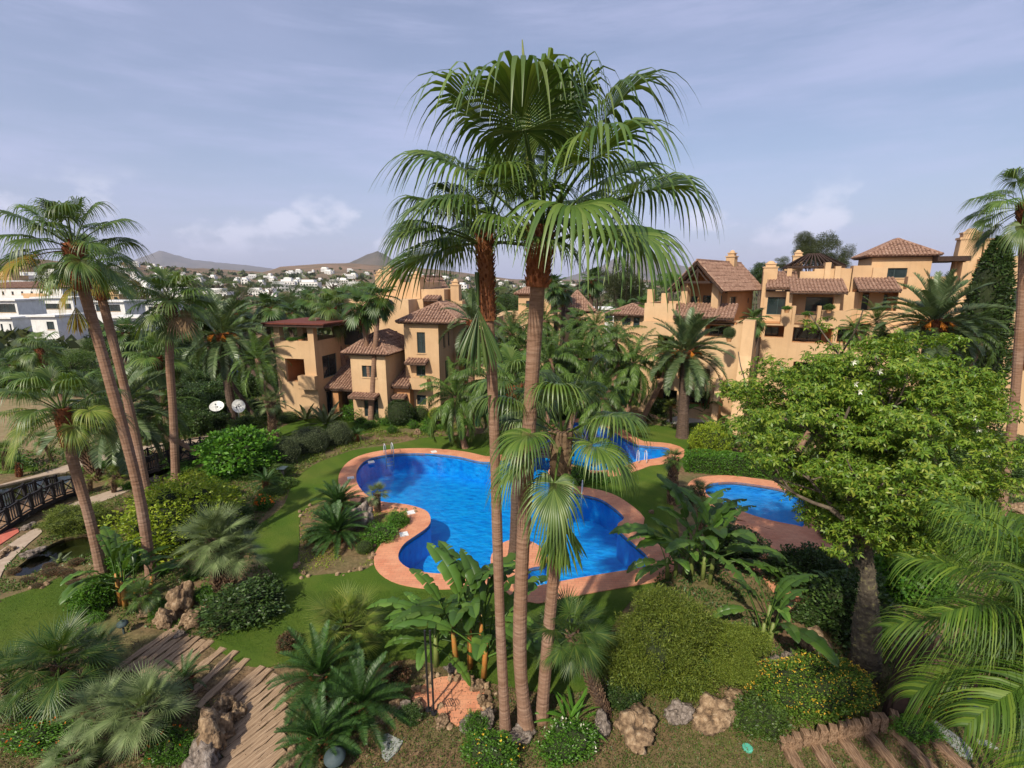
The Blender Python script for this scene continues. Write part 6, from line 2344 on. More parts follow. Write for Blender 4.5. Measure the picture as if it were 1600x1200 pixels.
sh('olive shrub under the date palm at the gabled house', 1090, 640, 34, 30, key='olive')
sh('green shrub at the left of the gabled house terrace', 1030, 650, 34, 28, key='loose')
sh('low green shrub along the gravel patch', 1090, 672, 60, 14, key='clipped', name='low_hedge', dscale=.5)
sh('shrub at the far end of the upper pool', 935, 655, 44, 22, key='loose')
sh('bush behind the small bridge between the pools', 870, 655, 50, 26, key='loose_dark')
sh('bush between the pools beside the terracotta edge', 905, 757, 44, 30, key='low')
sh('small bush between the pools, right', 938, 758, 30, 22, key='low')
sh('tall light bush rising over the hedge behind the round pool', 1110, 720, 60, 60, key='lime', name='bush')
sh('dark bush beneath the banana plants at the paving edge', 1150, 880, 90, 60, key='loose_dark', name='bush')
sh('small orange-tinged shrub by the stubby palm', 1080, 790, 34, 32, key='red')
sh('dark green shrub at the bottom middle between the cycads and slab', 640, 1130, 40, 26, key='loose_dark')

sh('dark shrub hiding the foot of the tipped satellite dish', 335, 672, 46, 30, key='loose_dark')
sh('dark shrub hiding the foot of the round satellite dish', 385, 674, 46, 26, key='loose')


def bush_at(label, px, py, Y, wpx, key='loose', hs=.8):
    c_ = V(px, py, Y)
    r = wpx * m_per_px(c_) / 2
    root = thing('potted_plant', label, 'plant', (c_.x, c_.y, c_.z - r * hs))
    me, co = SHR[key][0]
    link('foliage', me, root, (0, 0, r * hs), (0, 0, px), (r, r, r * hs))
    link('inner_mass', co, root, (0, 0, r * hs), (0, 0, px), (r, r, r * hs))
    MB().tube([(0, 0, -.25), (0, 0, .02), (0, 0, .06)], [.16, .22, .24], 10).build('pot', M['stucco_orange'], root)


bush_at('green planting spilling over the upper parapet of the left house', 456, 530, 42.6, 16, 'low', .4)
bush_at('second planting on the upper parapet of the left house, right of the other', 470, 528, 42.6, 12, 'loose_dark', .4)
bush_at('dark potted plants behind the left house parapet column', 478, 524, 43.5, 10, 'loose_dark')
bush_at('flower box plant on the left end of the long block balcony', 1230, 481, 42.6, 14, 'low', .5)
bush_at('round potted shrub right of the balcony railing of the long block', 1296, 480, 41.8, 17, 'loose', .6)
bush_at('flowers hanging on the long block balcony railing', 1262, 490, 42.0, 18, 'low', .4)
bush_at('ball shaped topiary on the wall of the gabled house', 1140, 520, 38.5, 20, 'clipped_dark', 1.0)

# hedge behind the small pool
def hedge(label, a, b_, w, h, key='clipped', seed=0, n=16000, size=.085):
    A, B = G(*a), G(*b_)
    d = B - A
    L = d.length
    rs_ = np.random.RandomState(seed)
    root = thing('hedge', label, 'hedge', A, math.atan2(d.y, d.x))
    k = n // 3
    P, N = [], []
    u, v_, z = rs_.uniform(0, L, n), rs_.uniform(-w / 2, w / 2, n), rs_.uniform(0, h, n)
    side = rs_.randint(0, 4, n)
    v_ = np.where(side == 0, -w / 2, np.where(side == 1, w / 2, v_))
    z = np.where(side == 2, h, z)
    u = np.where(side == 3, rs_.choice([0, L], n), u)
    P = np.stack([u, v_, z], 1)
    N = np.stack([np.where(side == 3, np.sign(u - .1), 0), np.where(side == 0, -1, np.where(side == 1, 1, 0)), np.where(side == 2, 1, 0)], 1).astype(float)
    wob = np.array([noise.noise(Vector(tuple(q * 1.7))) for q in P])
    P += N * (wob * .16 + rs_.uniform(-.1, .04, n))[:, None]
    v, f = leaves(P, N, size * 1.2, .55, seed, .3)
    link('foliage', npmesh('foliage', v, f, M[{'clipped': 'shrub', 'bright': 'shrub_bright', 'dark': 'shrub_dark'}[key]]), root)
    MB().box(.1, L - .1, -w / 2 + .14, w / 2 - .14, 0, h - .14).build('inner_mass', M['inner'], root)
    return root


hedge('thick clipped hedge behind the round pool', (1070, 733), (1258, 748), 1.2, 1.2, 'bright', 3)
hedge('hedge continuing right behind the floss tree', (1270, 775), (1420, 790), 1.2, 1.4, 'clipped', 4)
hedge('low dark hedge at the right below the long block', (1330, 700), (1500, 705), 1.4, 1.8, 'dark', 5)

# filler shrubs on the banks, a few of a kind each
rn = random.Random(9)
FILL = [  # px range, py range, count, key, width range, height range, label, group
    ((560, 745), (664, 682), 14, 'low', (14, 26), (8, 15), 'low bank shrub along the far lawn edge', 'low shrubs along the far lawn edge'),
    ((330, 470), (700, 830), 14, 'loose', (24, 44), (16, 30), 'loose green shrub on the left bank', 'loose shrubs on the left bank'),
    ((200, 420), (610, 690), 20, 'loose_dark', (34, 60), (26, 48), 'dark green shrub beyond the footbridges', 'dark shrubs beyond the footbridges'),
    ((-40, 200), (560, 622), 16, 'loose', (40, 70), (24, 40), 'green shrub below the white villas', 'green shrubs below the white villas'),
    ((240, 440), (560, 615), 16, 'loose_dark', (30, 56), (24, 44), 'dark tree-like shrub in front of the dry slope', 'dark shrubs before the dry slope'),
    ((-30, 130), (885, 925), 12, 'red', (22, 44), (10, 18), 'reddish low plant along the lower pond', 'reddish plants along the lower pond'),
    ((140, 330), (880, 990), 10, 'low', (22, 44), (16, 30), 'small plant among the rocks of the left bank', 'small plants among the left rocks'),
    ((680, 1020), (585, 655), 26, 'loose_dark', (40, 66), (34, 56), 'dark green shrub behind the pools', 'dark shrubs behind the pools'),
    ((690, 1000), (600, 660), 16, 'bright', (26, 44), (22, 40), 'fresh green shrub behind the pools', 'fresh green shrubs behind the pools'),
    ((1180, 1500), (650, 720), 16, 'loose', (40, 70), (28, 50), 'green shrub under the long block', 'green shrubs under the long block'),
    ((1290, 1600), (740, 880), 14, 'loose_dark', (44, 80), (30, 54), 'dark shrub in the right-hand garden', 'dark shrubs in the right-hand garden'),
    ((475, 610), (860, 892), 7, 'low', (16, 30), (6, 11), 'low plant on the bare end of the pool bed', 'low plants on the pool bed'),
    ((0, 340), (1130, 1210), 12, 'low', (30, 60), (24, 40), 'low leafy plant at the bottom left', 'low plants at the bottom left'),
    ((1180, 1420), (900, 990), 10, 'loose_dark', (50, 80), (40, 64), 'dark undergrowth bush under the floss tree', 'dark bushes under the floss tree'),
    ((130, 340), (715, 770), 9, 'low', (24, 44), (14, 24), 'low green plant near the curved paths', 'low plants near the curved paths'),
    ((1430, 1640), (1000, 1190), 8, 'low', (50, 90), (36, 54), 'low leafy plant beneath the near feather palm', 'low plants beneath the near feather palm'),
]
for (x0, x1), (y0, y1), n_, key, wr, hr, lb, gp in FILL:
    for i in range(n_):
        px, py = rn.uniform(x0, x1), rn.uniform(y0, y1)
        if inside(G(px, py), LAWN) or inside(G(px, py), COP) or inside(G(px, py), BOARD):
            continue
        sh(lb, px, py, rn.uniform(*wr), rn.uniform(*hr), key=key, group=gp, seed=i)

# ------------------------------------------------------------------ trees beyond
def tree_px(label, cx, cy, wpx, hpx, Y, key, seed, n=22, cl=.42, group=None, name='tree'):
    c_ = V(cx, cy, Y)
    mp = m_per_px(c_)
    B = Vector((c_.x, Y, 0 if Y < 60 else terrain_z(math.atan2(c_.x, Y), math.hypot(c_.x, Y))))
    R = Vector((wpx * mp / 2, wpx * mp / 2, hpx * mp / 2))
    return broad_tree(label, B, c_.z - B.z, R, n, key, seed, cl=cl, trunk_r=.12 + R.x * .05, group=group, name=name)


tree_px('tall airy eucalyptus rising behind the slatted rooftop pergola', 1278, 390, 88, 84, 62, 'gum', 1, 26, .36, name='eucalyptus')
tree_px('second crown of the eucalyptus group, lower right', 1310, 400, 48, 62, 60, 'gum', 2, 16, .4, name='eucalyptus')
tree_px('dark pine left of the long block, behind the gabled house', 1190, 430, 50, 46, 64, 'loose_dark', 3, 18)
tree_px('small tree behind the left shoulder of the rooftop pergola', 1222, 412, 30, 26, 64, 'gum', 4, 12)
tree_px('small grey tree behind the top pavilion', 1356, 404, 26, 30, 66, 'gum', 5, 12)
tree_px('bright rounded tree left of the gabled roof', 1048, 436, 42, 26, 66, 'bright', 6, 14)
tree_px('big grey-green tree between the tallest palm and the gabled house', 975, 448, 66, 70, 70, 'gum', 7, 24)
tree_px('reddish brown tree left of the grey-green one', 935, 440, 40, 40, 74, 'gum', 8, 14)
for i, (cx, cy, w_, h_, Y_) in enumerate(((30, 560, 80, 50, 62), (110, 565, 80, 44, 60), (240, 580, 60, 50, 57), (400, 560, 60, 44, 66), (330, 560, 60, 44, 64), (455, 510, 60, 50, 64), (520, 480, 70, 40, 70),
                                          (160, 540, 60, 40, 70), (560, 470, 50, 40, 75), (790, 480, 60, 50, 66), (300, 520, 70, 40, 80), (380, 500, 70, 40, 90), (210, 520, 60, 34, 85), (455, 470, 50, 30, 100),
                                          (150, 450, 70, 20, 150), (220, 455, 60, 18, 160), (300, 462, 60, 20, 140), (370, 455, 70, 20, 150), (470, 452, 60, 18, 160), (560, 450, 50, 20, 170), (690, 455, 60, 26, 140),
                                          (840, 452, 60, 26, 120), (1000, 468, 60, 30, 110), (60, 440, 50, 16, 170), (420, 445, 50, 12, 260), (340, 440, 60, 12, 280), (520, 440, 60, 12, 300), (270, 435, 50, 10, 320))):
    tree_px('bushy green tree between the garden and the far slope', cx, cy, w_, h_, Y_, ('loose_dark', 'loose', 'gum')[i % 3], 50 + i, 14, .45, group='bushy trees before the far slope')

# tall dark conifer at the right
B = V(1543, 480, 33)
root = thing('conifer', 'tall dark conifer in front of the right edge of the long block', 'tree', (B.x, 33, 0))
mp = m_per_px(B)
zt = V(1543, 372, 33).z
MB().tube([(0, 0, -.2), (0, 0, zt * .9)], [.25, .06], 8).build('trunk', M['bark'], root)
rs_ = np.random.RandomState(4)
n_ = 15000
t = rs_.uniform(0, 1, n_) ** .8
zz_ = t * zt
rad = 58 * mp * (1 - t) ** .55 * (.85 + .25 * rs_.rand(n_)) + .1
a = rs_.uniform(0, 2 * PI, n_)
rad *= 1 + .28 * np.array([noise.noise(Vector((math.cos(x) * 2.2, math.sin(x) * 2.2, z * 1.1))) for x, z in zip(a, zz_)])
rad *= np.where(rs_.rand(n_) < .3, rs_.uniform(.6, 1, n_), 1)
P = np.stack([np.cos(a) * rad, np.sin(a) * rad, zz_], 1)
N = np.stack([np.cos(a), np.sin(a), np.full(n_, .1)], 1)
v, f = leaves(P, N, .3, .3, 3, .2)
link('crown', npmesh('crown', v, f, M['shrub_dark']), root)
cv_, cf_ = core_ball(1, 4, .3, 2)
link('inner_mass', npmesh('inner_mass', cv_, cf_, M['inner'], True), root, (0, 0, zt * .42), (0, 0, 0), (58 * mp * .62, 58 * mp * .62, zt * .46))

# ------------------------------------------------------------------ rocks
for px, py, w_, h_, lb, mt in (
        (352, 1110, 44, 40, 'tan boulder at the top of the row beside the board path', 'rock'), (325, 1125, 26, 22, 'small tan rock left of the top boulder by the board path', 'rock'),
        (338, 1160, 70, 66, 'large dark-stained boulder beside the board path', 'rock'), (322, 1195, 60, 50, 'greyish boulder at the bottom edge beside the path', 'rock_grey'),
        (375, 1120, 24, 30, 'small boulder on the sunny side of the board path rocks', 'rock'),
        (285, 950, 50, 56, 'tall ochre rock under the lime bush', 'rock'), (260, 975, 40, 30, 'ochre rock left of the tall one on the bank', 'rock'),
        (305, 975, 40, 34, 'ochre rock right of the tall one on the bank', 'rock'), (232, 962, 34, 26, 'pale rock behind the low lamp at the left', 'rock'),
        (282, 995, 18, 14, 'small white rock at the edge of the shaded path', 'rock_grey'),
        (568, 822, 30, 44, 'pinkish upright rock on the pool bed', 'rock_grey'), (572, 790, 24, 16, 'small pale rock under the silvery dwarf palm', 'rock'),
        (990, 1142, 72, 40, 'broad orange boulder below the conifer bush', 'rock'), (1115, 1128, 68, 52, 'orange boulder with a dark base right of the broad one', 'rock'),
        (1062, 1120, 44, 34, 'whitish crumbly rock between the two orange boulders', 'rock_grey'), (940, 1140, 28, 34, 'pale rock at the foot of the leaning palm stem', 'rock_grey'),
        (1150, 1100, 50, 28, 'brown rock behind the agapanthus', 'rock'), (815, 1150, 40, 20, 'pale rock against the foot of the tallest palm', 'rock_grey'),
        (880, 1148, 26, 16, 'flat pale rock right of the tall trunks', 'rock_grey'),
        (1270, 1010, 60, 30, 'reddish rock below the undergrowth right of the banana leaf', 'rock'), (1230, 1030, 22, 18, 'pale rock left of the lantana mound', 'rock_grey'),
        (1210, 1040, 26, 24, 'rough pinkish rock at the left end of the lantana', 'rock_grey'),
        (1395, 970, 40, 40, 'sunlit ochre rock right of the swollen trunk', 'rock'), (1590, 800, 34, 24, 'rock beside the right edge trunk', 'rock'),
        (1215, 910, 30, 22, 'reddish rock at the paving edge under the bananas', 'rock'),
        (620, 1105, 22, 22, 'pinkish rock at the left rim of the round patio', 'rock'), (632, 1112, 24, 24, 'grey-pink rock next on the patio rim', 'rock_grey'),
        (652, 1116, 26, 18, 'tan rock on the near left patio rim', 'rock'), (690, 1130, 24, 14, 'tan rock on the near side of the patio rim', 'rock'),
        (735, 1140, 34, 26, 'pale rock on the near right of the patio rim', 'rock_grey'), (762, 1130, 26, 30, 'whitish rock between the patio and the tall trunk', 'rock_grey'),
        (755, 1100, 18, 20, 'ochre rock on the right patio rim', 'rock'), (748, 1075, 20, 14, 'ochre rock on the upper right patio rim', 'rock'),
        (725, 1060, 20, 12, 'ochre rock on the upper patio rim', 'rock'), (705, 1048, 22, 14, 'pale rock behind the patio under the banana stems', 'rock_grey'),
        (460, 1190, 40, 30, 'ochre rock at the bottom by the lowest cycad', 'rock'), (600, 1125, 26, 16, 'tan rock between the cycads and the patio', 'rock'),
        (30, 815, 26, 14, 'stone on the rim of the red path', 'rock_grey'), (44, 826, 22, 12, 'stone at the bend of the pale kerb', 'rock_grey'), (15, 862, 22, 12, 'stone at the lower red path rim', 'rock'),
        (2, 872, 20, 10, 'stone at the left edge rim', 'rock'), (242, 752, 26, 12, 'flat pale stone by the stream', 'rock_grey'), (50, 868, 34, 16, 'flat grey stone in the lower pond', 'rock_grey'),
        (653, 680, 9, 13, 'small upright pinkish stone on the far lawn edge', 'rock'), (1022, 655, 14, 8, 'small stone beside the gravel patch', 'rock'),
        (1018, 802, 10, 8, 'little rock on the lawn beside the bananas', 'rock'), (1190, 700, 20, 14, 'stone behind the hedge', 'rock_grey')):
    rock(lb, px, py, w_, h_, seed=len(lb), mat=mt)
# stones lining beds: countless small ones
rn = random.Random(12)
mb = MB()
for P_, ks in ((LAWN_LEFT, 40), (BED, 46), (PATIO, 60)):
    for k in range(ks):
        p = P_[rn.randrange(len(P_))] + Vector((rn.uniform(-.25, .25), rn.uniform(-.25, .25)))
        s = rn.uniform(.05, .12)
        vs, fs = core_ball(s, k, .5, 9, 4)
        mb.add([v + Vector((p.x, p.y, s * .5)) for v in vs], fs)
tag(mb.build('gravel_stones', M['rock']), 'small loose stones scattered along the bed edges', 'stones', kind='stuff')

# ------------------------------------------------------------------ ground cover
def cover(name, label, poly_px, dens, size, mat, seed, skip=(), aspect=.4, up=1.2, patch=.0, z=.02, cat='ground cover'):
    P_ = [G(x, y).to_2d() for x, y in poly_px]
    A = np.array([tuple(p) for p in P_])
    lo, hi = A.min(0), A.max(0)
    rs_ = np.random.RandomState(seed)
    n = int(dens * (hi[0] - lo[0]) * (hi[1] - lo[1]))
    pts = rs_.uniform(lo, hi, (n, 2))
    pts = pts[inside_np(pts, P_)]
    for S_ in skip:
        pts = pts[~inside_np(pts, S_)]
    if patch:
        nv = np.array([noise.noise(Vector((p[0] * .9, p[1] * .9, seed))) + .5 * noise.noise(Vector((p[0] * 3, p[1] * 3, seed))) for p in pts])
        pts = pts[nv > patch + rs_.uniform(-.25, .25, len(nv))]
    P = np.column_stack([pts, z + size * .6 * rs_.rand(len(pts))])
    N = np.tile([0, 0, .4], (len(P), 1))
    v, f = leaves(P, N, size, aspect, seed, up)
    tag(link(name, npmesh(name, v, f, M[mat])), label, cat, kind='stuff')


ALLSKIP = (LAWN, LAWN_LEFT, COP, KCOP, BOARD, PATIO, POND1, POND2, PATHB)
cover('grass', 'short mown grass on the near part of the lawn', [(330, 1000), (430, 925), (640, 925), (900, 935), (1000, 940), (940, 1070), (770, 1068), (560, 1045), (440, 1040)], 900, .055, 'blade', 1, (COP,), .14, 2.2, z=.02, cat='grass')
cover('grass_patch', 'short mown grass on the lawn at the left edge', [(0, 1036), (0, 938), (108, 900), (150, 965), (70, 1008)], 600, .055, 'blade', 2, (), .14, 2.2, z=.02, cat='grass')
cover('weeds', 'sparse weeds and leaf litter on the near bare ground', [(440, 1060), (1000, 1060), (1400, 1060), (1640, 1240), (-60, 1240), (-60, 1100), (300, 1100)], 520, .06, 'shrub', 3, ALLSKIP, .4, .6, .0)
cover('dry_weeds', 'dry yellowish weeds on the near bare ground', [(440, 1060), (1000, 1060), (1640, 1060), (1640, 1240), (400, 1240)], 420, .05, 'juniper', 4, ALLSKIP, .25, .8, .05)
cover('leaf_litter', 'brown leaf litter on the near bare ground', [(200, 1000), (1600, 1000), (1640, 1240), (-60, 1240), (-60, 1060)], 260, .05, 'boots_grey', 5, (LAWN, LAWN_LEFT, COP), .5, .1)
cover('creeper', 'low creeping plants on the banks of the left garden', [(-60, 900), (120, 780), (330, 700), (460, 680), (500, 715), (440, 780), (400, 820), (420, 900), (330, 1000), (200, 990), (130, 900), (0, 930)], 260, .1, 'shrub', 6, ALLSKIP + (PATHC, PATHD, POND3), .5, .5, -.05)
cover('undergrowth', 'low undergrowth beyond the footbridges', [(-200, 740), (-200, 600), (440, 600), (440, 690), (200, 745)], 60, .2, 'shrub', 7, (SAND, PATHC, POND1, POND3), .5, .5, -.05)
cover('bank_plants', 'low flowering plants along the far lawn edge', [(440, 790), (480, 735), (560, 700), (640, 688), (740, 680), (740, 662), (560, 672), (440, 700), (400, 800)], 160, .13, 'juniper', 8, (LAWN, COP), .5, .5, -.1)
cover('shade_plants', 'dark undergrowth in the right-hand garden', [(1000, 940), (1060, 860), (1280, 850), (1600, 760), (1660, 1000), (1250, 1060), (1000, 1060)], 260, .12, 'shrub_dark', 9, (KCOP, PAVE_R, LAWN_RIGHT), .5, .5, -.1)
cover('bed_plants', 'low plants on the pool bed', [(467, 896), (469, 810), (482, 793), (565, 778), (640, 800), (582, 882)], 300, .07, 'shrub_lime', 10, (COP,), .5, .5, .05)
cover('hedge_foot', 'undergrowth below the long block', [(1000, 655), (1020, 620), (1600, 620), (1600, 740), (1270, 740)], 60, .22, 'shrub', 11, (TERR, GRAV), .5, .5, -.2)
cover('far_scrub', 'scrub on the dry land below the white villas', [(-300, 625), (-300, 560), (460, 560), (460, 615)], 14, .4, 'shrub', 12, (), .5, .5, -.1)

# ------------------------------------------------------------------ board path: sleepers laid one by one
bp = bpy.data.objects['board_path_earth']
A_, B_ = G(300, 1082), G(354, 1034)
dv = (B_ - A_).normalized()
cl = [G(232, 1012), G(280, 1032), G(330, 1058), G(378, 1082), G(398, 1115), G(400, 1150), G(392, 1200), G(385, 1260)]
path = resample(trunk_path(cl), .3)
rn = random.Random(4)
PL = []
for k in range(5):
    mb = MB()
    n = 8
    vs, fs = [], []
    for i in range(n + 1):
        t = i / n
        w = .11 + .02 * math.sin(i * 2 + k) + rn.uniform(-.012, .012)
        o = rn.uniform(-.012, .012)
        for x, z in ((-w + o, 0), (-w + o, .05), (-.02, .062 + rn.uniform(-.008, .008)), (w + o, .05), (w + o, 0)):
            vs.append((x, (t - .5), z + rn.uniform(-.004, .004)))
    for i in range(n):
        for j in range(4):
            fs.append((i * 5 + j, i * 5 + j + 1, i * 5 + j + 6, i * 5 + j + 5))
    fs += [(0, 1, 2, 3, 4), tuple(n * 5 + j for j in (4, 3, 2, 1, 0))]
    mb.add(vs, fs)
    PL.append(mb.mesh('plank', M['plank']))
for i, p in enumerate(path):
    if .2 < i / len(path) < .5 and i % 2:
        continue
    tg = unit(path[min(i + 1, len(path) - 1)] - path[max(i - 1, 0)])
    a = math.atan2(dv.y, dv.x) - PI / 2 + rn.uniform(-.06, .06)
    if i > len(path) * .45:
        a += -.35 * min(1, (i / len(path) - .45) * 3)
    link('plank', rn.choice(PL), bp, (p.x, p.y, .012), (rn.uniform(-.015, .015), rn.uniform(-.02, .02), a), (1.15, rn.uniform(1.7, 2.1), 1))

# sleeper steps and short posts at the lower right
S0 = [((1228, 1170), (1300, 1290)), ((1268, 1160), (1345, 1280)), ((1314, 1156), (1400, 1270)), ((1352, 1146), (1440, 1250)), ((1390, 1140), (1500, 1250)), ((1428, 1133), (1540, 1235))]
sp = tag(MB().box(-.02, .02, -.02, .02, -.1, -.05).build('sleeper_steps', M['soil']), kind='structure')
for i, (a, c_) in enumerate(S0):
    A_, C_ = G(*a), G(*c_)
    A_.z, C_.z = .12, .12
    mb = MB()
    d = unit(C_ - A_)
    s_ = Vector((-d.y, d.x, 0))
    n = 9
    vs, fs = [], []
    for j in range(n + 1):
        t = j / n
        q = A_.lerp(C_, t)
        w = .145 + rn.uniform(-.012, .012)
        for x, z in ((-w, -.12), (-w, .0), (-w * .3, .018 + rn.uniform(-.006, .01)), (w * .4, .012 + rn.uniform(-.01, .006)), (w, -.004), (w, -.12)):
            vs.append(q + s_ * x + Vector((0, 0, z)))
    for j in range(n):
        for k in range(5):
            fs.append((j * 6 + k, j * 6 + k + 1, j * 6 + k + 7, j * 6 + k + 6))
    fs += [(0, 1, 2, 3, 4, 5), tuple(n * 6 + k for k in range(5, -1, -1))]
    mb.add(vs, fs)
    tag(mb.build('sleeper', M['sleeper']), ('leftmost of the sleepers laid as steps at the bottom right', 'second sleeper step from the left at the bottom right', 'third sleeper step from the left at the bottom right',
                                            'third sleeper step from the right at the bottom right', 'second sleeper step from the right at the bottom right', 'rightmost of the sleepers laid as steps, longest and smoothest')[i], 'sleeper', 'sleepers laid as steps')
posts = [(1224, 1170), (1234, 1171), (1244, 1168), (1258, 1163), (1270, 1163), (1282, 1160), (1299, 1158), (1313, 1156), (1325, 1150), (1337, 1150), (1349, 1148), (1362, 1143), (1377, 1141), (1393, 1136)]
for i, (px, py) in enumerate(posts):
    p = G(px, py)
    w = .085 + .02 * rn.random()
    h = .3 + .12 * rn.random() + .012 * i
    mb = MB()
    vs = []
    for z, k in ((-.1, 1), (h * .5, .98), (h - .02, 1.0), (h, .9)):
        for x, y in ((-w, -.11), (w, -.11), (w, .11), (-w, .11)):
            vs.append((x * k + rn.uniform(-.006, .006), y * k + rn.uniform(-.006, .006), z + rn.uniform(-.008, .008)))
    fs = [(r_ * 4 + j, r_ * 4 + (j + 1) % 4, r_ * 4 + 4 + (j + 1) % 4, r_ * 4 + 4 + j) for r_ in range(3) for j in range(4)] + [(12, 13, 14, 15)]
    o = mb.add(vs, fs).build('timber_post', M['sleeper'], None, loc=p, rot=(rn.uniform(-.04, .04), rn.uniform(-.05, .05), rn.uniform(-.2, .2) - .25))
    tag(o, 'short square timber post in the row edging the lantana mound', 'post', 'short timber posts edging the lantana mound')
# tall dark timbers of the retaining wall right of the swollen trunk
r_ = thing('retaining_wall', 'dark retaining wall of upright timbers right of the swollen trunk', 'wall', G(1410, 1110))
for i, (px, py, hpx) in enumerate(((1385, 1122, 150), (1394, 1126, 160), (1404, 1128, 168), (1414, 1128, 178), (1424, 1128, 172), (1430, 1118, 160), (1437, 1105, 150))):
    p = G(px, py)
    h = max(.6, V(px, py - hpx, p.y + .25).z)
    o = MB().box(-.09, .09, -.1, .1, -.1, h * .8).build('timber_post', M['sleeper'] if i > 3 else M['timber'], r_, loc=p - r_.location, rot=(.06 * math.sin(i), .05 * math.cos(i * 2), -.3))
# broken stump post
p = G(1455, 1112)
mb = MB().tube([(0, 0, -.1), (.03, 0, .5), (.08, .02, 1.05)], [.13, .12, .1], 9)
tag(mb.build('stump_post', M['sleeper'], None, loc=p), 'pale broken round post among the orange lantana', 'post')

# ------------------------------------------------------------------ slabs, lamps, small things
def slab(label, pxs, z=.05, mat='slate'):
    P_ = [G(x, y) for x, y in pxs]
    c_ = sum(P_, Vector()) / len(P_)
    n = len(P_)
    vs = [tuple(p - c_ + Vector((0, 0, z))) for p in P_] + [tuple(p - c_ - Vector((0, 0, .03))) for p in P_]
    mb = MB().add(vs, [tuple(range(n)), tuple(range(2 * n - 1, n - 1, -1))] + [(i, i + n, (i + 1) % n + n, (i + 1) % n) for i in range(n)])
    return tag(mb.build('stone_slab', M[mat], None, loc=c_), label, 'slab')


slab('grey-green stone slab standing out of the bare ground at the bottom middle', [(600, 1150), (606, 1148), (630, 1160), (622, 1175), (605, 1192), (597, 1185), (595, 1165)])
slab('long pale slab path stone to the right of the sleeper steps', [(1454, 1128), (1462, 1128), (1500, 1155), (1520, 1175), (1518, 1190), (1500, 1182), (1470, 1150)])
slab('pale slab under the near feather palm at the right edge', [(1560, 1122), (1572, 1120), (1600, 1148), (1600, 1160), (1566, 1145)])
slab('small pale slab stone at the lower right', [(1520, 1154), (1545, 1160), (1560, 1172), (1535, 1168)])


def dish_lamp(label, px, py, wpx, hpost, mat='grey_metal', tilt=.2):
    B = G(px, py)
    mp = m_per_px(B)
    r = wpx * mp / 2
    root = thing('garden_lamp', label, 'lamp', B)
    MB().tube([(0, 0, -.05), (0, 0, hpost)], .035, 8).build('post', M[mat], root)
    n = 20
    vs, fs = [], []
    for k, (rr, z) in enumerate(((.05, .1), (.6, .07), (1.0, 0), (1.0, -.03), (.5, .03))):
        for i in range(n):
            a = 2 * PI * i / n
            vs.append((r * rr * math.cos(a), r * rr * math.sin(a), z))
    fs = [(k * n + i, k * n + (i + 1) % n, (k + 1) * n + (i + 1) % n, (k + 1) * n + i) for k in range(4) for i in range(n)] + [tuple(range(n))]
    MB().add(vs, fs).build('lamp_shade', M[mat], root, smooth=True, loc=(0, 0, hpost), rot=(tilt, tilt * .5, 0))
    MB().tube([(0, 0, hpost - .14), (0, 0, hpost)], .06, 8).build('lamp_bulb', M['white_clean'], root)
    return root


dish_lamp('round grey mushroom lamp at the bottom under the lowest cycad', 525, 1205, 34, .45)
dish_lamp('round blue-grey mushroom lamp at the end of the shaded path', 194, 990, 19, .4)
dish_lamp('round grey mushroom lamp in the orange lantana at the lower right', 1494, 1092, 30, .35)
dish_lamp('round pale mushroom lamp under the near feather palm', 1515, 1108, 26, .3)
p = G(1168, 1170)
tag(MB().tube([(0, 0, 0), (0, 0, .05), (0, 0, .06)], [.13, .13, .11], 16).build('irrigation_cap', M['green_cap'], None, loc=p), 'round green irrigation cap on the bare ground', 'cap')
# lantern on the left bank
B = G(443, 752)
root = thing('garden_lantern', 'small dark garden lantern beside the clipped grey shrubs', 'lantern', B)
MB().box(-.06, .06, -.06, .06, -.05, .5).build('post', M['black_metal'], root)
MB().box(-.16, .16, -.16, .16, .5, .85).build('lantern_box', M['black_metal'], root)
MB().box(-.26, .26, -.26, .26, .86, .9).build('lantern_roof', M['grey_metal'], root)
# two thin poles of the patio shower
for px, lb in ((670, 'left one of two thin dark poles standing on the round patio'), (678, 'right one of two thin dark poles standing on the round patio')):
    B = G(px, 1112 + (px - 670) * .6)
    h = V(px - 2, 985, B.y).z
    root = thing('shower_pole', lb, 'pole', B)
    MB().tube([(0, 0, 0), (-.02, 0, h)], .03, 8).build('pole', M['black_metal'], root)
    MB().tube([(0, 0, .04), (0, 0, .09)], .09, 10).build('foot_plate', M['black_metal'], root)
# wrought chair on the patio
B = G(703, 1110)
root = thing('iron_chair', 'small wrought iron chair on the round patio', 'chair', B, .5)
root.scale = (.6, .6, .6)
for x in (-.2, .2):
    for y in (-.2, .2):
        MB().tube([(x, y, 0.05), (x, y, .45 if y < 0 else .95)], .014, 6).build('leg', M['black_metal'], root)
MB().tube([(.22 * math.cos(a), .22 * math.sin(a), .46) for a in [2 * PI * i / 12 for i in range(13)]], .014, 6).build('seat_ring', M['black_metal'], root)
s_ = MB()
for i in range(5):
    s_.bar((-.2 + .1 * i, -.2, .46), (-.2 + .1 * i, .2, .46), .02, .01)
s_.build('seat', M['black_metal'], root)
MB().tube([(.2 * math.cos(a), .2, .85 + .16 * math.sin(a)) for a in [PI * i / 8 for i in range(9)]], .013, 6).build('backrest', M['black_metal'], root)

# skimmer lids and ladders of the pool
for px, py, lb in ((580, 722, 'far upper left curve'), (548, 747, 'left end of the pool'), (642, 801, 'inner bend above the pool bed'), (631, 835, 'bend below the pool bed'), (678, 706, 'far side near the ladder')):
    p = G(px, py, .062)
    tag(MB().box(-.2, .2, -.2, .2, 0, .03).build('skimmer_lid', M['white_clean'], None, loc=p, rot=(0, 0, .4)), 'square white skimmer lid in the paving, ' + lb, 'lid')


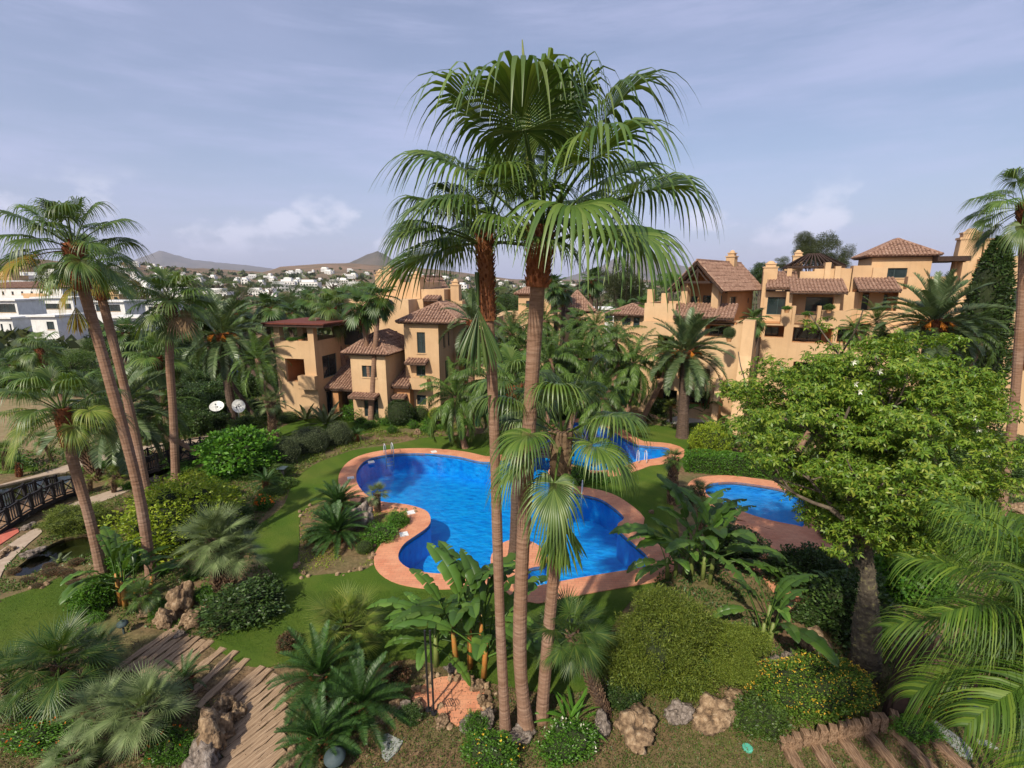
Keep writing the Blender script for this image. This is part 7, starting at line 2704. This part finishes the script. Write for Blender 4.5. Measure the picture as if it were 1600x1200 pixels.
def ladder(label, px, py, px2, py2):
    A_, B_ = G(px, py, .06), G(px2, py2, .06)
    d = unit(Vector((B_.x - A_.x, B_.y - A_.y, 0)))
    s_ = Vector((-d.y, d.x, 0)) * .26
    root = thing('pool_ladder', label, 'ladder', A_)
    for k in (-1, 1):
        pts = [s_ * k, s_ * k + Vector((0, 0, .55)), s_ * k + d * .15 + Vector((0, 0, .78)), s_ * k + d * .45 + Vector((0, 0, .75)), s_ * k + d * .6 + Vector((0, 0, .5)), s_ * k + d * .62 + Vector((0, 0, -.9))]
        MB().tube(trunk_path(pts, 3), .028, 8).build('handrail', M['metal'], root, smooth=True)
    for z in (-.2, -.45, -.7):
        MB().bar(-s_ + d * .62 + Vector((0, 0, z)), s_ + d * .62 + Vector((0, 0, z)), .06, .03).build('step', M['metal'], root)


ladder('steel bathing ladder at the far left of the pool', 606, 708, 616, 722)
ladder('steel ladder at the right side of the main pool', 903, 768, 900, 784)
ladder('steel ladder at the near side of the upper pool', 1004, 724, 998, 714)
# lane marks on the steps bay
w_ = MB()
for t in range(4):
    a, c_ = G(826 + t * 7, 893 + t * .5, -.5), G(830 + t * 7, 916, -.5)
    w_.bar(a, c_, .035, .02)
tag(w_.build('step_edging', M['white_clean']), kind='structure')
# raised submerged steps
o = MB()
for i in range(3):
    a = G(829 + i * 6, 895, -.45 - .3 * i)
    o.box(a.x - .1, a.x + .9 - .3 * i, a.y - .9, a.y + .9, -1.49, -.5 - .28 * i)
tag(o.build('pool_steps', M['mosaic']), kind='structure')
# bridge between the two pools
A_, B_ = G(832, 708), G(892, 716)


def footbridge(label, A_, B_, w, arch=.25, h=.9, mat='black_timber', deck='timber', bays=6):
    d = B_ - A_
    L = d.length
    root = thing('footbridge', label, 'bridge', A_, math.atan2(d.y, d.x))
    zf = lambda x: .1 + arch * math.sin(PI * x / L)
    n = max(8, int(L / .16))
    for i in range(n):
        x = L * (i + .5) / n
        MB().box(-L / n * .44, L / n * .44, -w / 2, w / 2, 0, .05).build('plank', M[deck], root, loc=(x, 0, zf(x)), rot=(0, -math.atan(arch * PI / L * math.cos(PI * x / L)), 0))
    for s in (-1, 1):
        y = s * w / 2
        q = [(x, y, zf(x)) for x in [L * i / bays for i in range(bays + 1)]]
        for i, p in enumerate(q):
            MB().bar(Vector(p) - Vector((0, 0, .2)), Vector(p) + Vector((0, 0, h + .1)), .11).build('post', M[mat], root)
        for i in range(bays):
            a, b_ = Vector(q[i]), Vector(q[i + 1])
            up = Vector((0, 0, 1))
            MB().bar(a + up * h, b_ + up * h, .08, .07).build('rail', M[mat], root)
            MB().bar(a + up * .14, b_ + up * .14, .06, .06).build('rail', M[mat], root)
            MB().bar(a - up * .06, b_ - up * .06, .08, .2).build('beam', M[mat], root)
            if i % 2 == 0:
                MB().bar(a + up * .16, b_ + up * (h - .02), .045).build('brace', M[mat], root)
                MB().bar(a + up * (h - .02), b_ + up * .16, .045).build('brace', M[mat], root)
            else:
                for t in (.2, .4, .6, .8):
                    c_ = a.lerp(b_, t)
                    MB().bar(c_ + up * .14, c_ + up * (h - .02), .045).build('baluster', M[mat], root)
    return root


footbridge('small dark timber bridge over the channel between the two pools', A_, B_, 1.5, .15, .75, bays=4)
footbridge('black timber footbridge with crossed railings over the upper pond', G(-30, 838), G(112, 768), 1.5, .3, .85, bays=8, deck='sleeper')
footbridge('black timber footbridge with crossed railings over the stream behind the leaning trunks', G(205, 742), G(338, 708), 1.6, .2, .95, bays=8, deck='sleeper')

# satellite dishes behind the date palm trunk
for px, py, lb, ry in ((339, 646, 'white satellite dish tipped up, left of the date palm trunk', .9), (374, 644, 'round white satellite dish right of the date palm trunk', 0.15)):
    B = G(px, 664)
    mp = m_per_px(B)
    c_ = V(px, py - 10, B.y) - B
    root = thing('satellite_dish', lb, 'satellite dish', B)
    MB().tube([(0, .1, 0), (0, .1, c_.z)], .05, 8).build('post', M['metal'], root)
    r = 11.5 * mp
    n = 22
    vs = [(0, 0, 0)]
    fs = []
    for k in range(1, 6):
        rr = r * k / 5
        for i in range(n):
            a = 2 * PI * i / n
            vs.append((rr * math.cos(a), -.25 * (rr / r) ** 2 * r, rr * math.sin(a)))
    fs += [(0, 1 + i, 1 + (i + 1) % n) for i in range(n)]
    fs += [(1 + (k - 1) * n + i, 1 + (k - 1) * n + (i + 1) % n, 1 + k * n + (i + 1) % n, 1 + k * n + i) for k in range(1, 5) for i in range(n)]
    rx = -.9 if ry > .5 else -.15
    d_ = MB().add(vs, fs).build('dish', M['white_clean'], root, smooth=True, loc=c_, rot=(rx, 0, ry * .4))
    MB().tube([(0, -.05, -r), (0, -r * .9, -.1)], .02, 6).build('feed_arm', M['metal'], d_)
    MB().tube([(0, -r * .95, -.12), (0, -r * .8, -.04)], .06, 8).build('receiver', M['grey_metal'], d_)
# white garden canopy further back
c_ = V(398, 600, 58)
root = thing('canopy', 'low white fabric canopy beyond the satellite dishes', 'canopy', (c_.x, 58, 0))
mp = m_per_px(c_)
vs, fs = [], []
for k, (rr, z) in enumerate(((.02, 1.0), (.4, .85), (.75, .5), (1.0, .0), (1.0, -.12))):
    for i in range(16):
        a = 2 * PI * i / 16
        vs.append((30 * mp * rr * math.cos(a), 22 * mp * rr * math.sin(a), c_.z - .2 + z * 14 * mp))
fs = [(k * 16 + i, k * 16 + (i + 1) % 16, (k + 1) * 16 + (i + 1) % 16, (k + 1) * 16 + i) for k in range(4) for i in range(16)]
MB().add(vs, fs).build('fabric', M['white_clean'], root, smooth=True)
for s, t in ((-.8, -.4), (.8, -.4), (-.8, .4), (.8, .4)):
    MB().tube([(s * 27 * mp, t * 22 * mp, 0), (s * 27 * mp, t * 22 * mp, max(.3, c_.z))], .05, 6).build('pole', M['metal'], root)
# blue posts of the play area
for i, px in enumerate((366, 371, 377)):
    c_ = V(px, 590, 60)
    root = tag(MB().tube([(0, 0, 0), (0, 0, V(px, 548, 60).z)], .14, 8).build('blue_post', M['blue_paint'], None, loc=(c_.x, 60, 0)), 'blue post standing on the play area beyond the date palm', 'post', 'blue posts on the play area')
# orange cushion and lounger on the terrace of the gabled house
for px, py, lb, cm in ((1138, 634, 'sun lounger with an orange towel on the terrace under the flank wall', 'red_cloth'), (1152, 632, 'second sun lounger with a red towel, nearer the flank wall', 'red_cloth')):
    B = G(px, py, .03)
    root = thing('sun_lounger', lb, 'sun lounger', B, .6)
    MB().box(-.35, .35, -.9, .3, .3, .38).build('seat', M['white_clean'], root)
    MB().bar((0, .3, .34), (0, .85, .75), .7, .08).build('backrest', M['white_clean'], root)
    for x in (-.3, .3):
        for y in (-.8, .25):
            MB().box(x - .03, x + .03, y - .03, y + .03, 0, .3).build('leg', M['white_clean'], root)
    tag(MB().bar((0, .28, .42), (0, .9, .86), .6, .1).build('towel', M[cm], root))
